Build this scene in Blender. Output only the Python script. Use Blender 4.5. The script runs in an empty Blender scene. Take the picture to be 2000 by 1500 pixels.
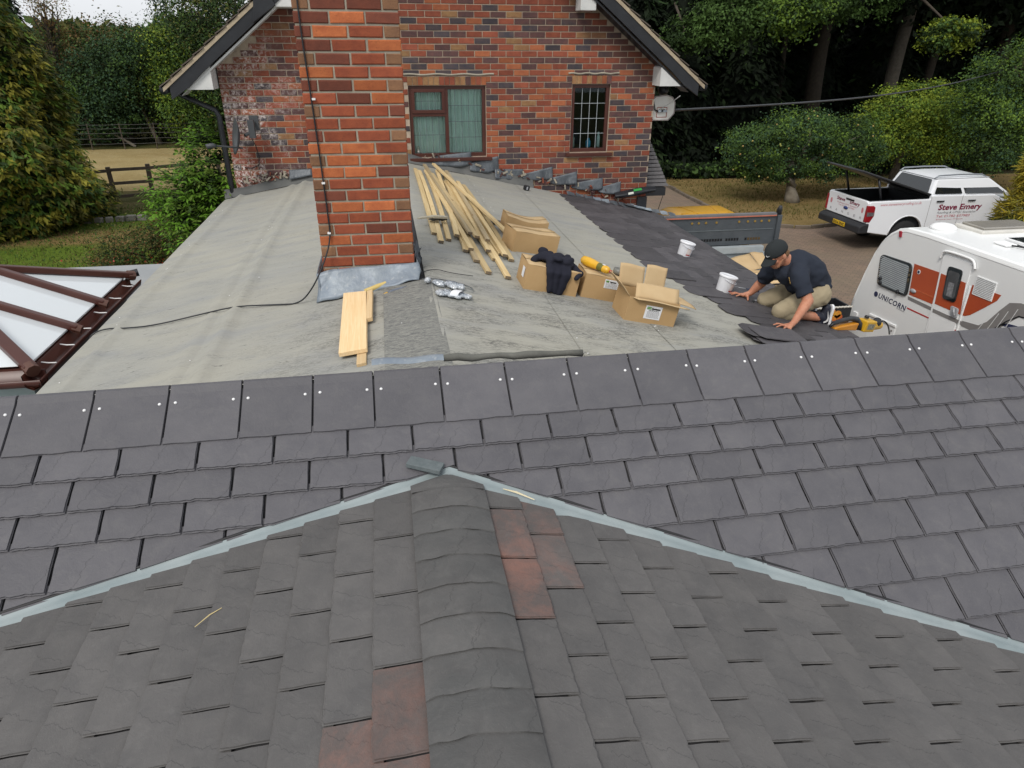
import bpy, math, random
import numpy as np
from mathutils import Matrix, Vector, noise
SC = bpy.context.scene
C = SC.collection
rnd = random.Random(7)
# ---------------------------------------------------------------- camera
cam = bpy.data.cameras.new('camera')
cam.lens = 23.989
cam.sensor_width = 36.0
cam.clip_start = 0.05
cam.clip_end = 3000
camo = bpy.data.objects.new('camera', cam)
C.objects.link(camo)
_r, _u, _f = Vector((0.984907, -0.173023, 0.004689)), Vector((0.073113, 0.440431, 0.894805)), Vector((0.156887, 0.880956, -0.446433))
camo.matrix_world = Matrix(((_r.x, _u.x, -_f.x, 0), (_r.y, _u.y, -_f.y, 0), (_r.z, _u.z, -_f.z, 4.9), (0, 0, 0, 1)))
SC.camera = camo
# ---------------------------------------------------------------- sky and sun
SUN_EL, SUN_AZ = 50.0, 215.0          # azimuth clockwise from +Y: light comes from behind the camera, left
w = bpy.data.worlds.new('World')
SC.world = w
w.use_nodes = True
nt = w.node_tree
nt.nodes.clear()
sky = nt.nodes.new('ShaderNodeTexSky')
sky.sky_type = 'NISHITA'
sky.sun_disc = False
sky.sun_elevation = math.radians(SUN_EL)
sky.sun_rotation = math.radians(SUN_AZ)
sky.dust_density = 3.0
sky.ozone_density = 1.0
hsv = nt.nodes.new('ShaderNodeHueSaturation')
hsv.inputs['Saturation'].default_value = 0.30
tc = nt.nodes.new('ShaderNodeTexCoord')
cn = nt.nodes.new('ShaderNodeTexNoise')
cn.inputs['Scale'].default_value = 3.0
cn.inputs['Detail'].default_value = 6
cr = nt.nodes.new('ShaderNodeValToRGB')
cr.color_ramp.elements[0].position = 0.35
cr.color_ramp.elements[0].color = (0.92, 0.92, 0.92, 1)
cr.color_ramp.elements[1].position = 0.70
cr.color_ramp.elements[1].color = (1.12, 1.12, 1.12, 1)
mm = nt.nodes.new('ShaderNodeMix')
mm.data_type = 'RGBA'
mm.blend_type = 'MULTIPLY'
mm.inputs[0].default_value = 1.0
ov = nt.nodes.new('ShaderNodeMix')
ov.data_type = 'RGBA'
ov.inputs[0].default_value = 0.72
ov.inputs[7].default_value = (6.3, 6.5, 6.8, 1)
bg = nt.nodes.new('ShaderNodeBackground')
bg.inputs['Strength'].default_value = 0.12
ow = nt.nodes.new('ShaderNodeOutputWorld')
L_ = nt.links.new
L_(sky.outputs[0], hsv.inputs['Color'])
L_(tc.outputs['Generated'], cn.inputs['Vector'])
L_(cn.outputs['Fac'], cr.inputs[0])
L_(hsv.outputs[0], ov.inputs[6])
L_(ov.outputs[2], mm.inputs[6])
L_(cr.outputs[0], mm.inputs[7])
L_(mm.outputs[2], bg.inputs['Color'])
L_(bg.outputs[0], ow.inputs[0])
sl = bpy.data.lights.new('sun', 'SUN')
sl.energy = 1.5
sl.angle = math.radians(18)
sl.color = (1.0, 0.95, 0.88)
so = bpy.data.objects.new('sun', sl)
C.objects.link(so)
_e, _a = math.radians(SUN_EL), math.radians(SUN_AZ)
so.rotation_euler = Vector((math.sin(_a) * math.cos(_e), math.cos(_a) * math.cos(_e), math.sin(_e))).to_track_quat('Z', 'Y').to_euler()
so.location = (-10, -15, 30)
SC.view_settings.view_transform = 'Standard'
SC.view_settings.look = 'None'
SC.view_settings.exposure = 0.38
SC.view_settings.gamma = 1.0
SC.view_settings.use_curve_mapping = False
SC.cycles.max_bounces = 5
SC.cycles.diffuse_bounces = 2
SC.cycles.glossy_bounces = 3
SC.cycles.transparent_max_bounces = 8
SC.cycles.use_denoising = True
# ---------------------------------------------------------------- helpers
class MB:
    """collects shapes; build() links them as ONE mesh object"""
    def __init__(s):
        s.v, s.f, s.m = [], [], []
    def add(s, vs, fs, mi=0):
        o = len(s.v)
        s.v += [tuple(p) for p in vs]
        s.f += [tuple(i + o for i in q) for q in fs]
        s.m += [mi] * len(fs)
        return s
    def hexa(s, p, mi=0):
        return s.add(p, [(0, 3, 2, 1), (4, 5, 6, 7), (0, 1, 5, 4), (1, 2, 6, 5), (2, 3, 7, 6), (3, 0, 4, 7)], mi)
    def bx(s, x0, x1, y0, y1, z0, z1, mi=0, M=None):
        p = [Vector(q) for q in ((x0, y0, z0), (x1, y0, z0), (x1, y1, z0), (x0, y1, z0), (x0, y0, z1), (x1, y0, z1), (x1, y1, z1), (x0, y1, z1))]
        if M is not None:
            p = [M @ q for q in p]
        return s.hexa(p, mi)
    def bar(s, a, b, wd, h, mi=0, up=(0, 0, 1)):
        a, b = Vector(a), Vector(b)
        d = (b - a).normalized()
        sd = d.cross(Vector(up)).normalized()
        u = sd.cross(d)
        q = []
        for e in (a, b):
            q += [e - sd * wd / 2 - u * h / 2, e + sd * wd / 2 - u * h / 2, e + sd * wd / 2 + u * h / 2, e - sd * wd / 2 + u * h / 2]
        return s.add(q, [(0, 1, 2, 3), (7, 6, 5, 4), (0, 4, 5, 1), (1, 5, 6, 2), (2, 6, 7, 3), (3, 7, 4, 0)], mi)
    def tube(s, pts, r, n=8, mi=0, cap=True):
        pts = [Vector(p) for p in pts]
        k = len(pts)
        rs = r if isinstance(r, (list, tuple)) else [r] * k
        if len(rs) != k:
            rs = [rs[min(len(rs) - 1, int(i * len(rs) / k))] for i in range(k)]
        o = len(s.v)
        ref = None
        for i, p in enumerate(pts):
            d = (pts[min(i + 1, k - 1)] - pts[max(i - 1, 0)])
            d = d.normalized() if d.length > 1e-9 else Vector((0, 0, 1))
            if ref is None:
                ref = d.orthogonal().normalized()
            ref = (ref - d * ref.dot(d))
            ref = ref.normalized() if ref.length > 1e-6 else d.orthogonal().normalized()
            b = d.cross(ref)
            for j in range(n):
                t = 2 * math.pi * j / n
                s.v.append(tuple(p + (ref * math.cos(t) + b * math.sin(t)) * rs[i]))
        for i in range(k - 1):
            for j in range(n):
                a, b2 = o + i * n + j, o + i * n + (j + 1) % n
                s.f.append((a, b2, b2 + n, a + n))
                s.m.append(mi)
        if cap:
            s.f.append(tuple(o + j for j in reversed(range(n))))
            s.f.append(tuple(o + (k - 1) * n + j for j in range(n)))
            s.m += [mi, mi]
        return s
    def prism(s, poly, O, U, V, N, t, mi=0, mi_side=None):
        O, U, V, N = Vector(O), Vector(U), Vector(V), Vector(N)
        n = len(poly)
        a = [O + U * x + V * y for x, y in poly]
        vs = a + [p + N * t for p in a]
        fs = [tuple(reversed(range(n))), tuple(range(n, 2 * n))]
        s.add(vs, fs, mi)
        o = len(s.v) - 2 * n
        for i in range(n):
            j = (i + 1) % n
            s.f.append((o + i, o + j, o + j + n, o + i + n))
            s.m.append(mi if mi_side is None else mi_side)
        return s
    def lathe(s, prof, n=20, M=None, mi=0, cap=True):
        o = len(s.v)
        for r, z in prof:
            for j in range(n):
                t = 2 * math.pi * j / n
                p = Vector((r * math.cos(t), r * math.sin(t), z))
                s.v.append(tuple(M @ p if M is not None else p))
        for i in range(len(prof) - 1):
            for j in range(n):
                a, b = o + i * n + j, o + i * n + (j + 1) % n
                s.f.append((a, b, b + n, a + n))
                s.m.append(mi)
        if cap:
            s.f.append(tuple(o + j for j in reversed(range(n))))
            s.f.append(tuple(o + (len(prof) - 1) * n + j for j in range(n)))
            s.m += [mi, mi]
        return s
    def grid(s, fn, nu, nv, mi=0):
        vs = [fn(i / nu, j / nv) for j in range(nv + 1) for i in range(nu + 1)]
        fs = [(j * (nu + 1) + i, j * (nu + 1) + i + 1, (j + 1) * (nu + 1) + i + 1, (j + 1) * (nu + 1) + i) for j in range(nv) for i in range(nu)]
        return s.add(vs, fs, mi)
    def mesh(s, name, mats, smooth=False):
        me = bpy.data.meshes.new(name)
        me.from_pydata(s.v, [], s.f)
        for m in (mats if isinstance(mats, (list, tuple)) else [mats]):
            me.materials.append(m)
        if s.m and max(s.m) > 0:
            me.polygons.foreach_set('material_index', s.m)
        if smooth:
            me.polygons.foreach_set('use_smooth', [True] * len(s.f))
        me.update()
        return me
    def build(s, name, mats, parent=None, smooth=False, bevel=0, local=False, M=None):
        return put(name, s.mesh(name, mats, smooth), parent, bevel, local, M)
def put(name, me, parent=None, bevel=0, local=False, M=None):
    o = bpy.data.objects.new(name, me)
    C.objects.link(o)
    if M is not None:
        o.matrix_local = M
    if parent is not None:
        o.parent = parent
        if not local:
            o.matrix_parent_inverse = root_matrix(parent).inverted()
    if bevel:
        b = o.modifiers.new('bevel', 'BEVEL')
        b.width = bevel
        b.segments = 2
        b.limit_method = 'ANGLE'
        b.angle_limit = math.radians(35)
    return o
def root_matrix(o):
    m = o.matrix_basis.copy()
    while o.parent:
        m = o.matrix_parent_inverse @ m
        o = o.parent
        m = o.matrix_basis @ m
    return m
def tag(o, label=None, cat=None, group=None, kind=None):
    for k, x in (('label', label), ('category', cat), ('group', group), ('kind', kind)):
        if x:
            o[k] = x
    return o
def thing(name, label, cat, loc=(0, 0, 0), group=None, M=None):
    o = bpy.data.objects.new(name, None)
    o.empty_display_size = 0.1
    C.objects.link(o)
    if M is not None:
        o.matrix_basis = M
    else:
        o.location = loc
        o.matrix_basis = Matrix.Translation(Vector(loc))
    return tag(o, label, cat, group)
def struct(o):
    o['kind'] = 'structure'
    return o
def copy_tree(o, parent=None):
    c = o.copy()
    C.objects.link(c)
    if parent is not None:
        c.parent = parent
    for ch in list(o.children):
        copy_tree(ch, c)
    return c
def ordn(i):
    return ('first', 'second', 'third', 'fourth', 'fifth', 'sixth', 'seventh', 'eighth', 'ninth', 'tenth', 'eleventh', 'twelfth', 'thirteenth', 'fourteenth', 'fifteenth', 'sixteenth', 'seventeenth', 'eighteenth', 'nineteenth', 'twentieth', 'twenty-first', 'twenty-second')[i]
# ---------------------------------------------------------------- materials
class NG:
    def __init__(s, name):
        s.m = bpy.data.materials.new(name)
        s.m.use_nodes = True
        s.t = s.m.node_tree
        s.b = s.t.nodes['Principled BSDF']
        s.out = s.t.nodes['Material Output']
    def n(s, typ, **kw):
        o = s.t.nodes.new('ShaderNode' + typ)
        for k, x in kw.items():
            if k in o.inputs:
                o.inputs[k].default_value = x
            else:
                setattr(o, k, x)
        return o
    def l(s, a, b):
        s.t.links.new(a, b)
        return b
    def math(s, op, a, b=None, c=None, clamp=False):
        o = s.t.nodes.new('ShaderNodeMath')
        o.operation = op
        o.use_clamp = clamp
        for i, x in enumerate((a, b, c)):
            if x is None:
                continue
            if isinstance(x, (int, float)):
                o.inputs[i].default_value = x
            else:
                s.l(x, o.inputs[i])
        return o.outputs[0]
    def coord(s, kind='Object'):
        if kind == 'World':
            return s.n('NewGeometry').outputs['Position']
        return s.n('TexCoord').outputs[kind]
    def scaled(s, vec, sc, loc=(0, 0, 0), rot=(0, 0, 0)):
        m = s.n('Mapping')
        m.inputs['Scale'].default_value = sc if isinstance(sc, (tuple, list)) else (sc, sc, sc)
        m.inputs['Location'].default_value = loc
        m.inputs['Rotation'].default_value = rot
        s.l(vec, m.inputs['Vector'])
        return m.outputs[0]
    def noise(s, vec, sc, det=4, rough=0.55, dist=0.0):
        o = s.n('TexNoise')
        o.inputs['Scale'].default_value = sc
        o.inputs['Detail'].default_value = det
        o.inputs['Roughness'].default_value = rough
        o.inputs['Distortion'].default_value = dist
        s.l(vec, o.inputs['Vector'])
        return o.outputs['Fac']
    def ramp(s, fac, stops):
        o = s.n('ValToRGB')
        e = o.color_ramp.elements
        while len(e) < len(stops):
            e.new(0.5)
        for i, (p, c) in enumerate(stops):
            e[i].position = p
            e[i].color = (c, c, c, 1) if isinstance(c, (int, float)) else tuple(c) + (1,)
        s.l(fac, o.inputs[0])
        return o.outputs[0]
    def mix(s, fac, a, b, mode='MIX'):
        o = s.n('Mix', data_type='RGBA', blend_type=mode)
        for i, x in ((0, fac), (6, a), (7, b)):
            if isinstance(x, (int, float)):
                o.inputs[i].default_value = x if i == 0 else (x, x, x, 1)
            elif isinstance(x, (tuple, list)):
                o.inputs[i].default_value = tuple(x) + (1,)
            else:
                s.l(x, o.inputs[i])
        return o.outputs[2]
    def rand(s, lo, hi):
        o = s.n('MapRange')
        o.inputs['To Min'].default_value = lo
        o.inputs['To Max'].default_value = hi
        s.l(s.n('ObjectInfo').outputs['Random'], o.inputs['Value'])
        return o.outputs[0]
    def bump(s, h, strength=0.3, dist=0.01):
        o = s.n('Bump')
        o.inputs['Strength'].default_value = strength
        o.inputs['Distance'].default_value = dist
        s.l(h, o.inputs['Height'])
        s.l(o.outputs[0], s.b.inputs['Normal'])
        return o
    def set(s, col=None, rough=None, metal=None, spec=None):
        for nm, x in (('Base Color', col), ('Roughness', rough), ('Metallic', metal), ('Specular IOR Level', spec)):
            if x is None:
                continue
            if isinstance(x, (int, float)):
                s.b.inputs[nm].default_value = x
            elif isinstance(x, (tuple, list)):
                s.b.inputs[nm].default_value = tuple(x) + (1,)
            else:
                s.l(x, s.b.inputs[nm])
        return s.m
def simple(name, c1, c2=None, sc=6, rough=0.7, bump=0.0, bsc=60, var=0.0, metal=0.0, spec=0.4, coord='Object', stretch=None):
    g = NG(name)
    v = g.coord(coord)
    if stretch:
        v = g.scaled(v, stretch)
    c2 = c2 or tuple(x * 0.8 for x in c1)
    col = g.mix(g.ramp(g.noise(v, sc, 5), [(0.3, 0.0), (0.7, 1.0)]), c1, c2)
    if var:
        col = g.mix(1.0, col, g.rand(1 - var, 1 + var), 'MULTIPLY')
    if bump:
        g.bump(g.noise(v, bsc, 4), bump, 0.004)
    return g.set(col, rough, metal, spec)
# ================================================================ building materials
def slate_mat(name, c1, c2, red=0.0, rough=0.55, var=0.09):
    g = NG(name)
    v = g.coord('Object')
    wv = g.coord('World')
    rv = g.n('ObjectInfo').outputs['Random']
    off = g.n('CombineXYZ')
    g.l(g.math('MULTIPLY', rv, 40.0), off.inputs[0])
    add = g.n('VectorMath', operation='ADD')
    g.l(v, add.inputs[0])
    g.l(off.outputs[0], add.inputs[1])
    ov = add.outputs[0]
    big = g.ramp(g.noise(ov, 7, 5, 0.6), [(0.32, 0.0), (0.68, 1.0)])
    col = g.mix(big, c1, c2)
    dust = g.ramp(g.noise(ov, 16, 6, 0.7, 0.4), [(0.52, 0.0), (0.75, 0.30)])
    col = g.mix(dust, col, (0.145, 0.14, 0.135))
    speck = g.ramp(g.noise(ov, 220, 2), [(0.70, 0.0), (0.78, 0.35)])
    col = g.mix(speck, col, (0.24, 0.23, 0.21))
    sep = g.n('SeparateXYZ')
    g.l(v, sep.inputs[0])
    X, Y = sep.outputs[0], sep.outputs[1]
    # two thin moulded cracks running up the slate
    crk = None
    for x0, k, lo, hi, sd in ((-0.075, 0.45, 0.01, 0.13, 3.1), (0.055, 0.5, 0.0, 0.10, 9.7)):
        cv = g.n('CombineXYZ')
        g.l(g.math('MULTIPLY', Y, 26.0), cv.inputs[0])
        g.l(g.math('ADD', g.math('MULTIPLY', rv, 13.0), sd), cv.inputs[1])
        nn = g.math('MULTIPLY', g.math('SUBTRACT', g.noise(cv.outputs[0], 1.0, 3, 0.7), 0.5), 0.07)
        d = g.math('ABSOLUTE', g.math('ADD', g.math('SUBTRACT', g.math('SUBTRACT', X, g.math('ADD', g.math('MULTIPLY', g.math('SUBTRACT', g.math('FRACT', g.math('MULTIPLY', rv, sd * 7.0)), 0.5), 0.14), x0)), g.math('MULTIPLY', Y, k)), nn))
        line = g.math('LESS_THAN', d, 0.0013)
        msk = g.math('MULTIPLY', g.math('GREATER_THAN', Y, lo), g.math('LESS_THAN', Y, hi))
        msk = g.math('MULTIPLY', msk, line)
        crk = msk if crk is None else g.math('MAXIMUM', crk, msk)
    col = g.mix(g.math('MULTIPLY', crk, 0.42), col, (0.03, 0.03, 0.032))
    if red:
        rm = g.ramp(g.noise(wv, 5, 7, 0.72, 0.4), [(0.42, 0.0), (0.66, 1.0)])
        col = g.mix(g.math('MULTIPLY', rm, red), col, (0.27, 0.125, 0.092))
    col = g.mix(1.0, col, g.rand(1 - var, 1 + var), 'MULTIPLY')
    h = g.math('ADD', g.noise(ov, 11, 7, 0.66, 0.6), g.math('MULTIPLY', g.noise(ov, 110, 4), 0.12))
    h = g.math('SUBTRACT', h, g.math('MULTIPLY', crk, 0.7))
    g.bump(h, 0.45, 0.013)
    return g.set(col, g.ramp(big, [(0, rough), (1, rough + 0.13)]), None, 0.45)
M_SLATE = slate_mat('slate_new', (0.076, 0.074, 0.083), (0.098, 0.095, 0.103))
M_SLATE2 = slate_mat('slate_weathered', (0.080, 0.077, 0.076), (0.105, 0.100, 0.097), 0.0, 0.66)
M_SLATER = slate_mat('slate_red_worn', (0.085, 0.072, 0.068), (0.11, 0.085, 0.078), 0.55, 0.7)
M_SLATEM = slate_mat('slate_red_tinge', (0.080, 0.071, 0.068), (0.105, 0.090, 0.085), 0.32, 0.7)
M_SLATEH = slate_mat('slate_hip', (0.068, 0.068, 0.067), (0.090, 0.089, 0.087), 0.02, 0.62)
M_SLATEX = slate_mat('slate_laid', (0.050, 0.047, 0.053), (0.074, 0.069, 0.074), 0.0, 0.6, 0.25)
M_DECK = simple('roof_underlay', (0.040, 0.039, 0.042), (0.03, 0.03, 0.032), rough=0.9)
M_NAIL = simple('nail_head', (0.78, 0.78, 0.78), (0.7, 0.7, 0.7), rough=0.45)
M_ZINC = simple('grp_valley', (0.20, 0.245, 0.255), (0.285, 0.325, 0.33), 5, 0.5, 0.25, 25, spec=0.5)
M_RUB = simple('valley_seal', (0.012, 0.012, 0.014), rough=0.6)
M_DKROLL = simple('felt_roll_dark', (0.085, 0.085, 0.075), (0.13, 0.13, 0.115), 12, 0.85, 0.4, 80)
def felt_mat():
    g = NG('roof_felt')
    v = g.coord('World')
    col = g.mix(g.ramp(g.noise(v, 0.9, 5, 0.6), [(0.3, 0.0), (0.7, 1.0)]), (0.345, 0.335, 0.285), (0.295, 0.296, 0.272))
    cool = g.ramp(g.noise(g.scaled(v, (0.8, 2.5, 1)), 1.6, 5, 0.6, 0.3), [(0.50, 0.0), (0.72, 0.55)])
    col = g.mix(cool, col, (0.235, 0.245, 0.255))
    # boot scuffs, heaviest on the walked area at the near right
    sep = g.n('SeparateXYZ')
    g.l(v, sep.inputs[0])
    near = g.math('MULTIPLY', g.math('SUBTRACT', 6.6, sep.outputs[1]), 0.45, clamp=True)
    nearx = g.math('MULTIPLY', g.math('ADD', sep.outputs[0], 0.9), 1.2, clamp=True)
    msk = g.math('MULTIPLY', g.math('ADD', g.math('MULTIPLY', near, nearx), 0.25), 1.0, clamp=True)
    sm = g.ramp(g.noise(g.scaled(v, (1.2, 3.0, 1)), 2.4, 3, 0.5), [(0.40, 0.0), (0.62, 1.0)])
    fine = g.ramp(g.noise(g.scaled(v, (7, 26, 7), rot=(0, 0, 0.35)), 3.2, 5, 0.75, 1.2), [(0.46, 0.0), (0.58, 1.0)])
    sc = g.math('MULTIPLY', g.math('MULTIPLY', sm, fine), msk)
    col = g.mix(g.math('MULTIPLY', sc, 0.85), col, (0.075, 0.075, 0.072))
    drag = g.ramp(g.noise(g.scaled(v, (3, 14, 3), rot=(0, 0, -0.5)), 3.0, 4, 0.7, 1.0), [(0.63, 0.0), (0.70, 0.8)])
    col = g.mix(drag, col, (0.10, 0.10, 0.097))
    col = g.mix(g.ramp(g.noise(v, 60, 4, 0.7), [(0.55, 0.0), (0.75, 0.22)]), col, (0.42, 0.41, 0.37))
    g.bump(g.math('ADD', g.noise(g.scaled(v, (1, 4, 1)), 2.2, 4), g.math('MULTIPLY', g.noise(v, 90, 3), 0.12)), 0.35, 0.025)
    return g.set(col, 0.88, None, 0.25)
M_FELT = felt_mat()
def felt_dark():
    g = NG('ridge_felt')
    v = g.coord('World')
    fine = g.ramp(g.noise(g.scaled(v, (7, 26, 7), rot=(0, 0, 0.4)), 3.0, 6, 0.75, 1.2), [(0.42, 0.0), (0.62, 1.0)])
    col = g.mix(fine, (0.25, 0.25, 0.225), (0.105, 0.108, 0.108))
    g.bump(g.noise(v, 60, 4), 0.3, 0.01)
    return g.set(col, 0.88, None, 0.25)
M_FELTR = felt_dark()
M_UPST = simple('upstand_felt', (0.085, 0.088, 0.086), (0.12, 0.12, 0.115), 5, 0.85, 0.3, 60)
def lead_mat(name, a, b, c):
    g = NG(name)
    v = g.coord('Object')
    col = g.mix(g.ramp(g.noise(v, 7, 6, 0.65, 0.6), [(0.35, 0.0), (0.65, 1.0)]), a, b)
    col = g.mix(g.ramp(g.noise(g.scaled(v, (6, 6, 1.5)), 5, 6, 0.7), [(0.56, 0.0), (0.75, 0.75)]), col, c)
    g.bump(g.noise(v, 9, 4), 0.5, 0.02)
    return g.set(col, 0.48, 0.15, 0.5)
M_LEAD = lead_mat('lead_new', (0.165, 0.20, 0.245), (0.235, 0.27, 0.30), (0.42, 0.43, 0.42))
M_LEADD = lead_mat('lead_old', (0.060, 0.070, 0.082), (0.115, 0.13, 0.145), (0.26, 0.275, 0.28))
def brick_mat(name, c1, c2, stain=False, speck=True):
    g = NG(name)
    v = g.coord('World')
    o = g.coord('Object')
    col = g.mix(g.ramp(g.noise(v, 14, 5, 0.65), [(0.35, 0.0), (0.65, 1.0)]), c1, c2)
    col = g.mix(1.0, col, g.rand(0.80, 1.20), 'MULTIPLY')
    if speck:
        col = g.mix(g.ramp(g.noise(v, 120, 3, 0.7), [(0.60, 0.0), (0.70, 0.6)]), col, (0.055, 0.03, 0.022))
    if stain:
        sep = g.n('SeparateXYZ')
        g.l(v, sep.inputs[0])
        left = g.math('MULTIPLY', g.math('SUBTRACT', -0.75, sep.outputs[0]), 0.8, clamp=True)
        n1 = g.noise(v, 2.2, 6, 0.65, 0.4)
        eff = g.ramp(g.math('ADD', n1, g.math('MULTIPLY', left, 0.30)), [(0.62, 0.0), (0.80, 1.0)])
        fine = g.ramp(g.noise(v, 22, 5, 0.75, 0.6), [(0.46, 0.0), (0.60, 1.0)])
        col = g.mix(g.math('MULTIPLY', g.math('MULTIPLY', eff, fine), g.math('MULTIPLY', left, 1.3, clamp=True)), col, (0.62, 0.55, 0.52))
        # soot and red wash under the verges
        ax = g.math('ABSOLUTE', g.math('SUBTRACT', sep.outputs[0], 0.94))
        dv = g.math('ADD', g.math('MULTIPLY', ax, 0.78), sep.outputs[2])
        top = g.math('MULTIPLY', g.math('SUBTRACT', dv, 6.42), 2.4, clamp=True)
        wash = g.ramp(g.noise(v, 3.0, 5, 0.6), [(0.35, 0.0), (0.6, 0.75)])
        col = g.mix(g.math('MULTIPLY', top, wash), col, (0.12, 0.052, 0.036))
    g.bump(g.math('ADD', g.noise(v, 40, 5), g.math('MULTIPLY', g.noise(v, 160, 3), 0.4)), 0.5, 0.006)
    return g.set(col, 0.88, None, 0.2)
BK = [brick_mat('brick_red', (0.26, 0.078, 0.045), (0.20, 0.058, 0.037), True),
      brick_mat('brick_orange', (0.33, 0.115, 0.052), (0.27, 0.085, 0.042), True),
      brick_mat('brick_plum', (0.125, 0.062, 0.056), (0.085, 0.050, 0.050), True),
      brick_mat('brick_blue', (0.050, 0.047, 0.056), (0.085, 0.062, 0.062), True),
      brick_mat('brick_buff', (0.30, 0.18, 0.085), (0.24, 0.12, 0.06), True)]
CBK = [brick_mat('stack_orange', (0.43, 0.135, 0.052), (0.33, 0.095, 0.040)),
       brick_mat('stack_red', (0.31, 0.085, 0.042), (0.24, 0.065, 0.036)),
       brick_mat('stack_brown', (0.185, 0.060, 0.038), (0.145, 0.050, 0.034)),
       brick_mat('stack_end', (0.235, 0.125, 0.068), (0.185, 0.098, 0.058))]
def mortar_mat(name, c, stain=False):
    g = NG(name)
    v = g.coord('World')
    col = g.mix(g.ramp(g.noise(v, 9, 5), [(0.3, 0.0), (0.7, 1.0)]), c, tuple(x * 0.7 for x in c))
    g.bump(g.noise(v, 70, 5), 0.6, 0.006)
    return g.set(col, 0.95, None, 0.1)
M_MORT = mortar_mat('mortar_house', (0.43, 0.35, 0.27))
M_MORTC = mortar_mat('mortar_stack', (0.36, 0.325, 0.26))
M_BLACK = simple('black_paint', (0.012, 0.013, 0.016), (0.022, 0.024, 0.028), 5, 0.38, 0.1, 30)
M_WHITEP = simple('old_white_paint', (0.62, 0.62, 0.60), (0.50, 0.51, 0.50), 6, 0.6, 0.2, 50)
M_BROWN = simple('brown_frame', (0.060, 0.018, 0.013), (0.078, 0.026, 0.018), 4, 0.33)
M_LEADLINE = simple('glazing_lead', (0.42, 0.46, 0.48), rough=0.5)
M_LEADLINED = simple('glazing_lead_dark', (0.10, 0.115, 0.13), rough=0.5)
M_TILE = simple('roof_tile', (0.075, 0.062, 0.052), (0.13, 0.105, 0.085), 8, 0.9, 0.4, 60, 0.15)
M_TILEE = simple('verge_mortar', (0.36, 0.30, 0.21), (0.26, 0.21, 0.15), 10, 0.95, 0.5, 60, 0.2)
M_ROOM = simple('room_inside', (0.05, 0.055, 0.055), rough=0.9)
def cloth(name, c, c2, rough=0.9):
    g = NG(name)
    v = g.coord('Object')
    col = g.mix(g.noise(v, 5, 4), c, c2)
    g.bump(g.noise(v, 220, 3), 0.25, 0.002)
    return g.set(col, rough, None, 0.15)
M_CURT = cloth('net_curtain', (0.72, 0.80, 0.76), (0.58, 0.66, 0.63))
def glass_mat(name, tint, refl=0.25, rough=0.02):
    g = NG(name)
    tr = g.n('BsdfTransparent')
    tr.inputs[0].default_value = tuple(tint) + (1,)
    gl = g.n('BsdfGlossy')
    gl.inputs['Roughness'].default_value = rough
    gl.inputs[0].default_value = (0.9, 0.95, 1.0, 1)
    fr = g.n('LayerWeight')
    fr.inputs[0].default_value = refl
    mx = g.n('MixShader')
    g.l(fr.outputs['Fresnel'], mx.inputs[0])
    g.l(tr.outputs[0], mx.inputs[1])
    g.l(gl.outputs[0], mx.inputs[2])
    g.l(mx.outputs[0], g.out.inputs[0])
    return g.m
M_GLASS = glass_mat('window_glass', (0.86, 0.93, 0.91), 0.25)
# ================================================================ slates
def slate_poly(wd, ln, seed, clipfn=None, nb=19):
    r = random.Random(seed)
    p = []
    ph = r.random() * 6
    for i in range(nb):
        u = -wd / 2 + wd * i / (nb - 1)
        p.append((u, 0.0009 * math.sin(u * 45 + ph) + r.uniform(-0.0024, 0.0024)))
    for k in range(1, 4):
        p.append((wd / 2 + r.uniform(-0.0018, 0.0006), ln * k / 4))
    p += [(wd / 2, ln), (-wd / 2, ln)]
    for k in (3, 2, 1):
        p.append((-wd / 2 + r.uniform(-0.0006, 0.0018), ln * k / 4))
    return p
def clip_poly(p, a, b, c):
    """keep a*u + b*v <= c"""
    out = []
    n = len(p)
    for i in range(n):
        P, Q = p[i], p[(i + 1) % n]
        dp, dq = a * P[0] + b * P[1] - c, a * Q[0] + b * Q[1] - c
        if dp <= 0:
            out.append(P)
        if (dp < 0 < dq) or (dq < 0 < dp):
            t = dp / (dp - dq)
            out.append((P[0] + (Q[0] - P[0]) * t, P[1] + (Q[1] - P[1]) * t))
    return out
def slate_mesh(name, poly, wd, t, e, mat, seed):
    r = random.Random(seed)
    n = len(poly)
    zt = lambda v: t * (2 - v / e)
    zb = lambda v: t * (1 - v / e) if v < e else 0.0
    ring = [[], [], [], []]
    for u, v in poly:
        side, butt = abs(abs(u) - wd / 2) < 0.004, v < 0.012
        d = 0.0040 + r.random() * 0.0036
        ds = 0.0018 + r.random() * 0.0024
        h = zt(v) - zb(v)
        iu, iv = (u - math.copysign(ds, u) if side else u), (v + d if butt else v)
        ring[0].append((iu, iv, zt(v)))
        ring[1].append((iu + (math.copysign(0.0006, u) if side else 0), iv - (0.0012 if butt else 0), zb(v) + h * r.uniform(0.52, 0.62)))
        ring[2].append((u, v, zb(v) + h * r.uniform(0.40, 0.48)))
        ring[3].append((u - (math.copysign(0.0035, u) if side else 0), v + (0.006 if butt else 0), zb(v)))
    vs = sum(ring, [])
    fs = [tuple(range(n))]
    for k in range(3):
        for i in range(n):
            j = (i + 1) % n
            fs.append((k * n + i, (k + 1) * n + i, (k + 1) * n + j, k * n + j))
    m = MB()
    m.add(vs, fs)
    return m.mesh(name, mat)
def frame(O, U, V, N):
    return Matrix(((U[0], V[0], N[0], O[0]), (U[1], V[1], N[1], O[1]), (U[2], V[2], N[2], O[2]), (0, 0, 0, 1)))
def var_set(wd, ln, t, e, mat, k, tagname):
    return [slate_mesh(tagname, slate_poly(wd, ln, 100 + i), wd, t, e, mat, 200 + i) for i in range(k)]
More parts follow.
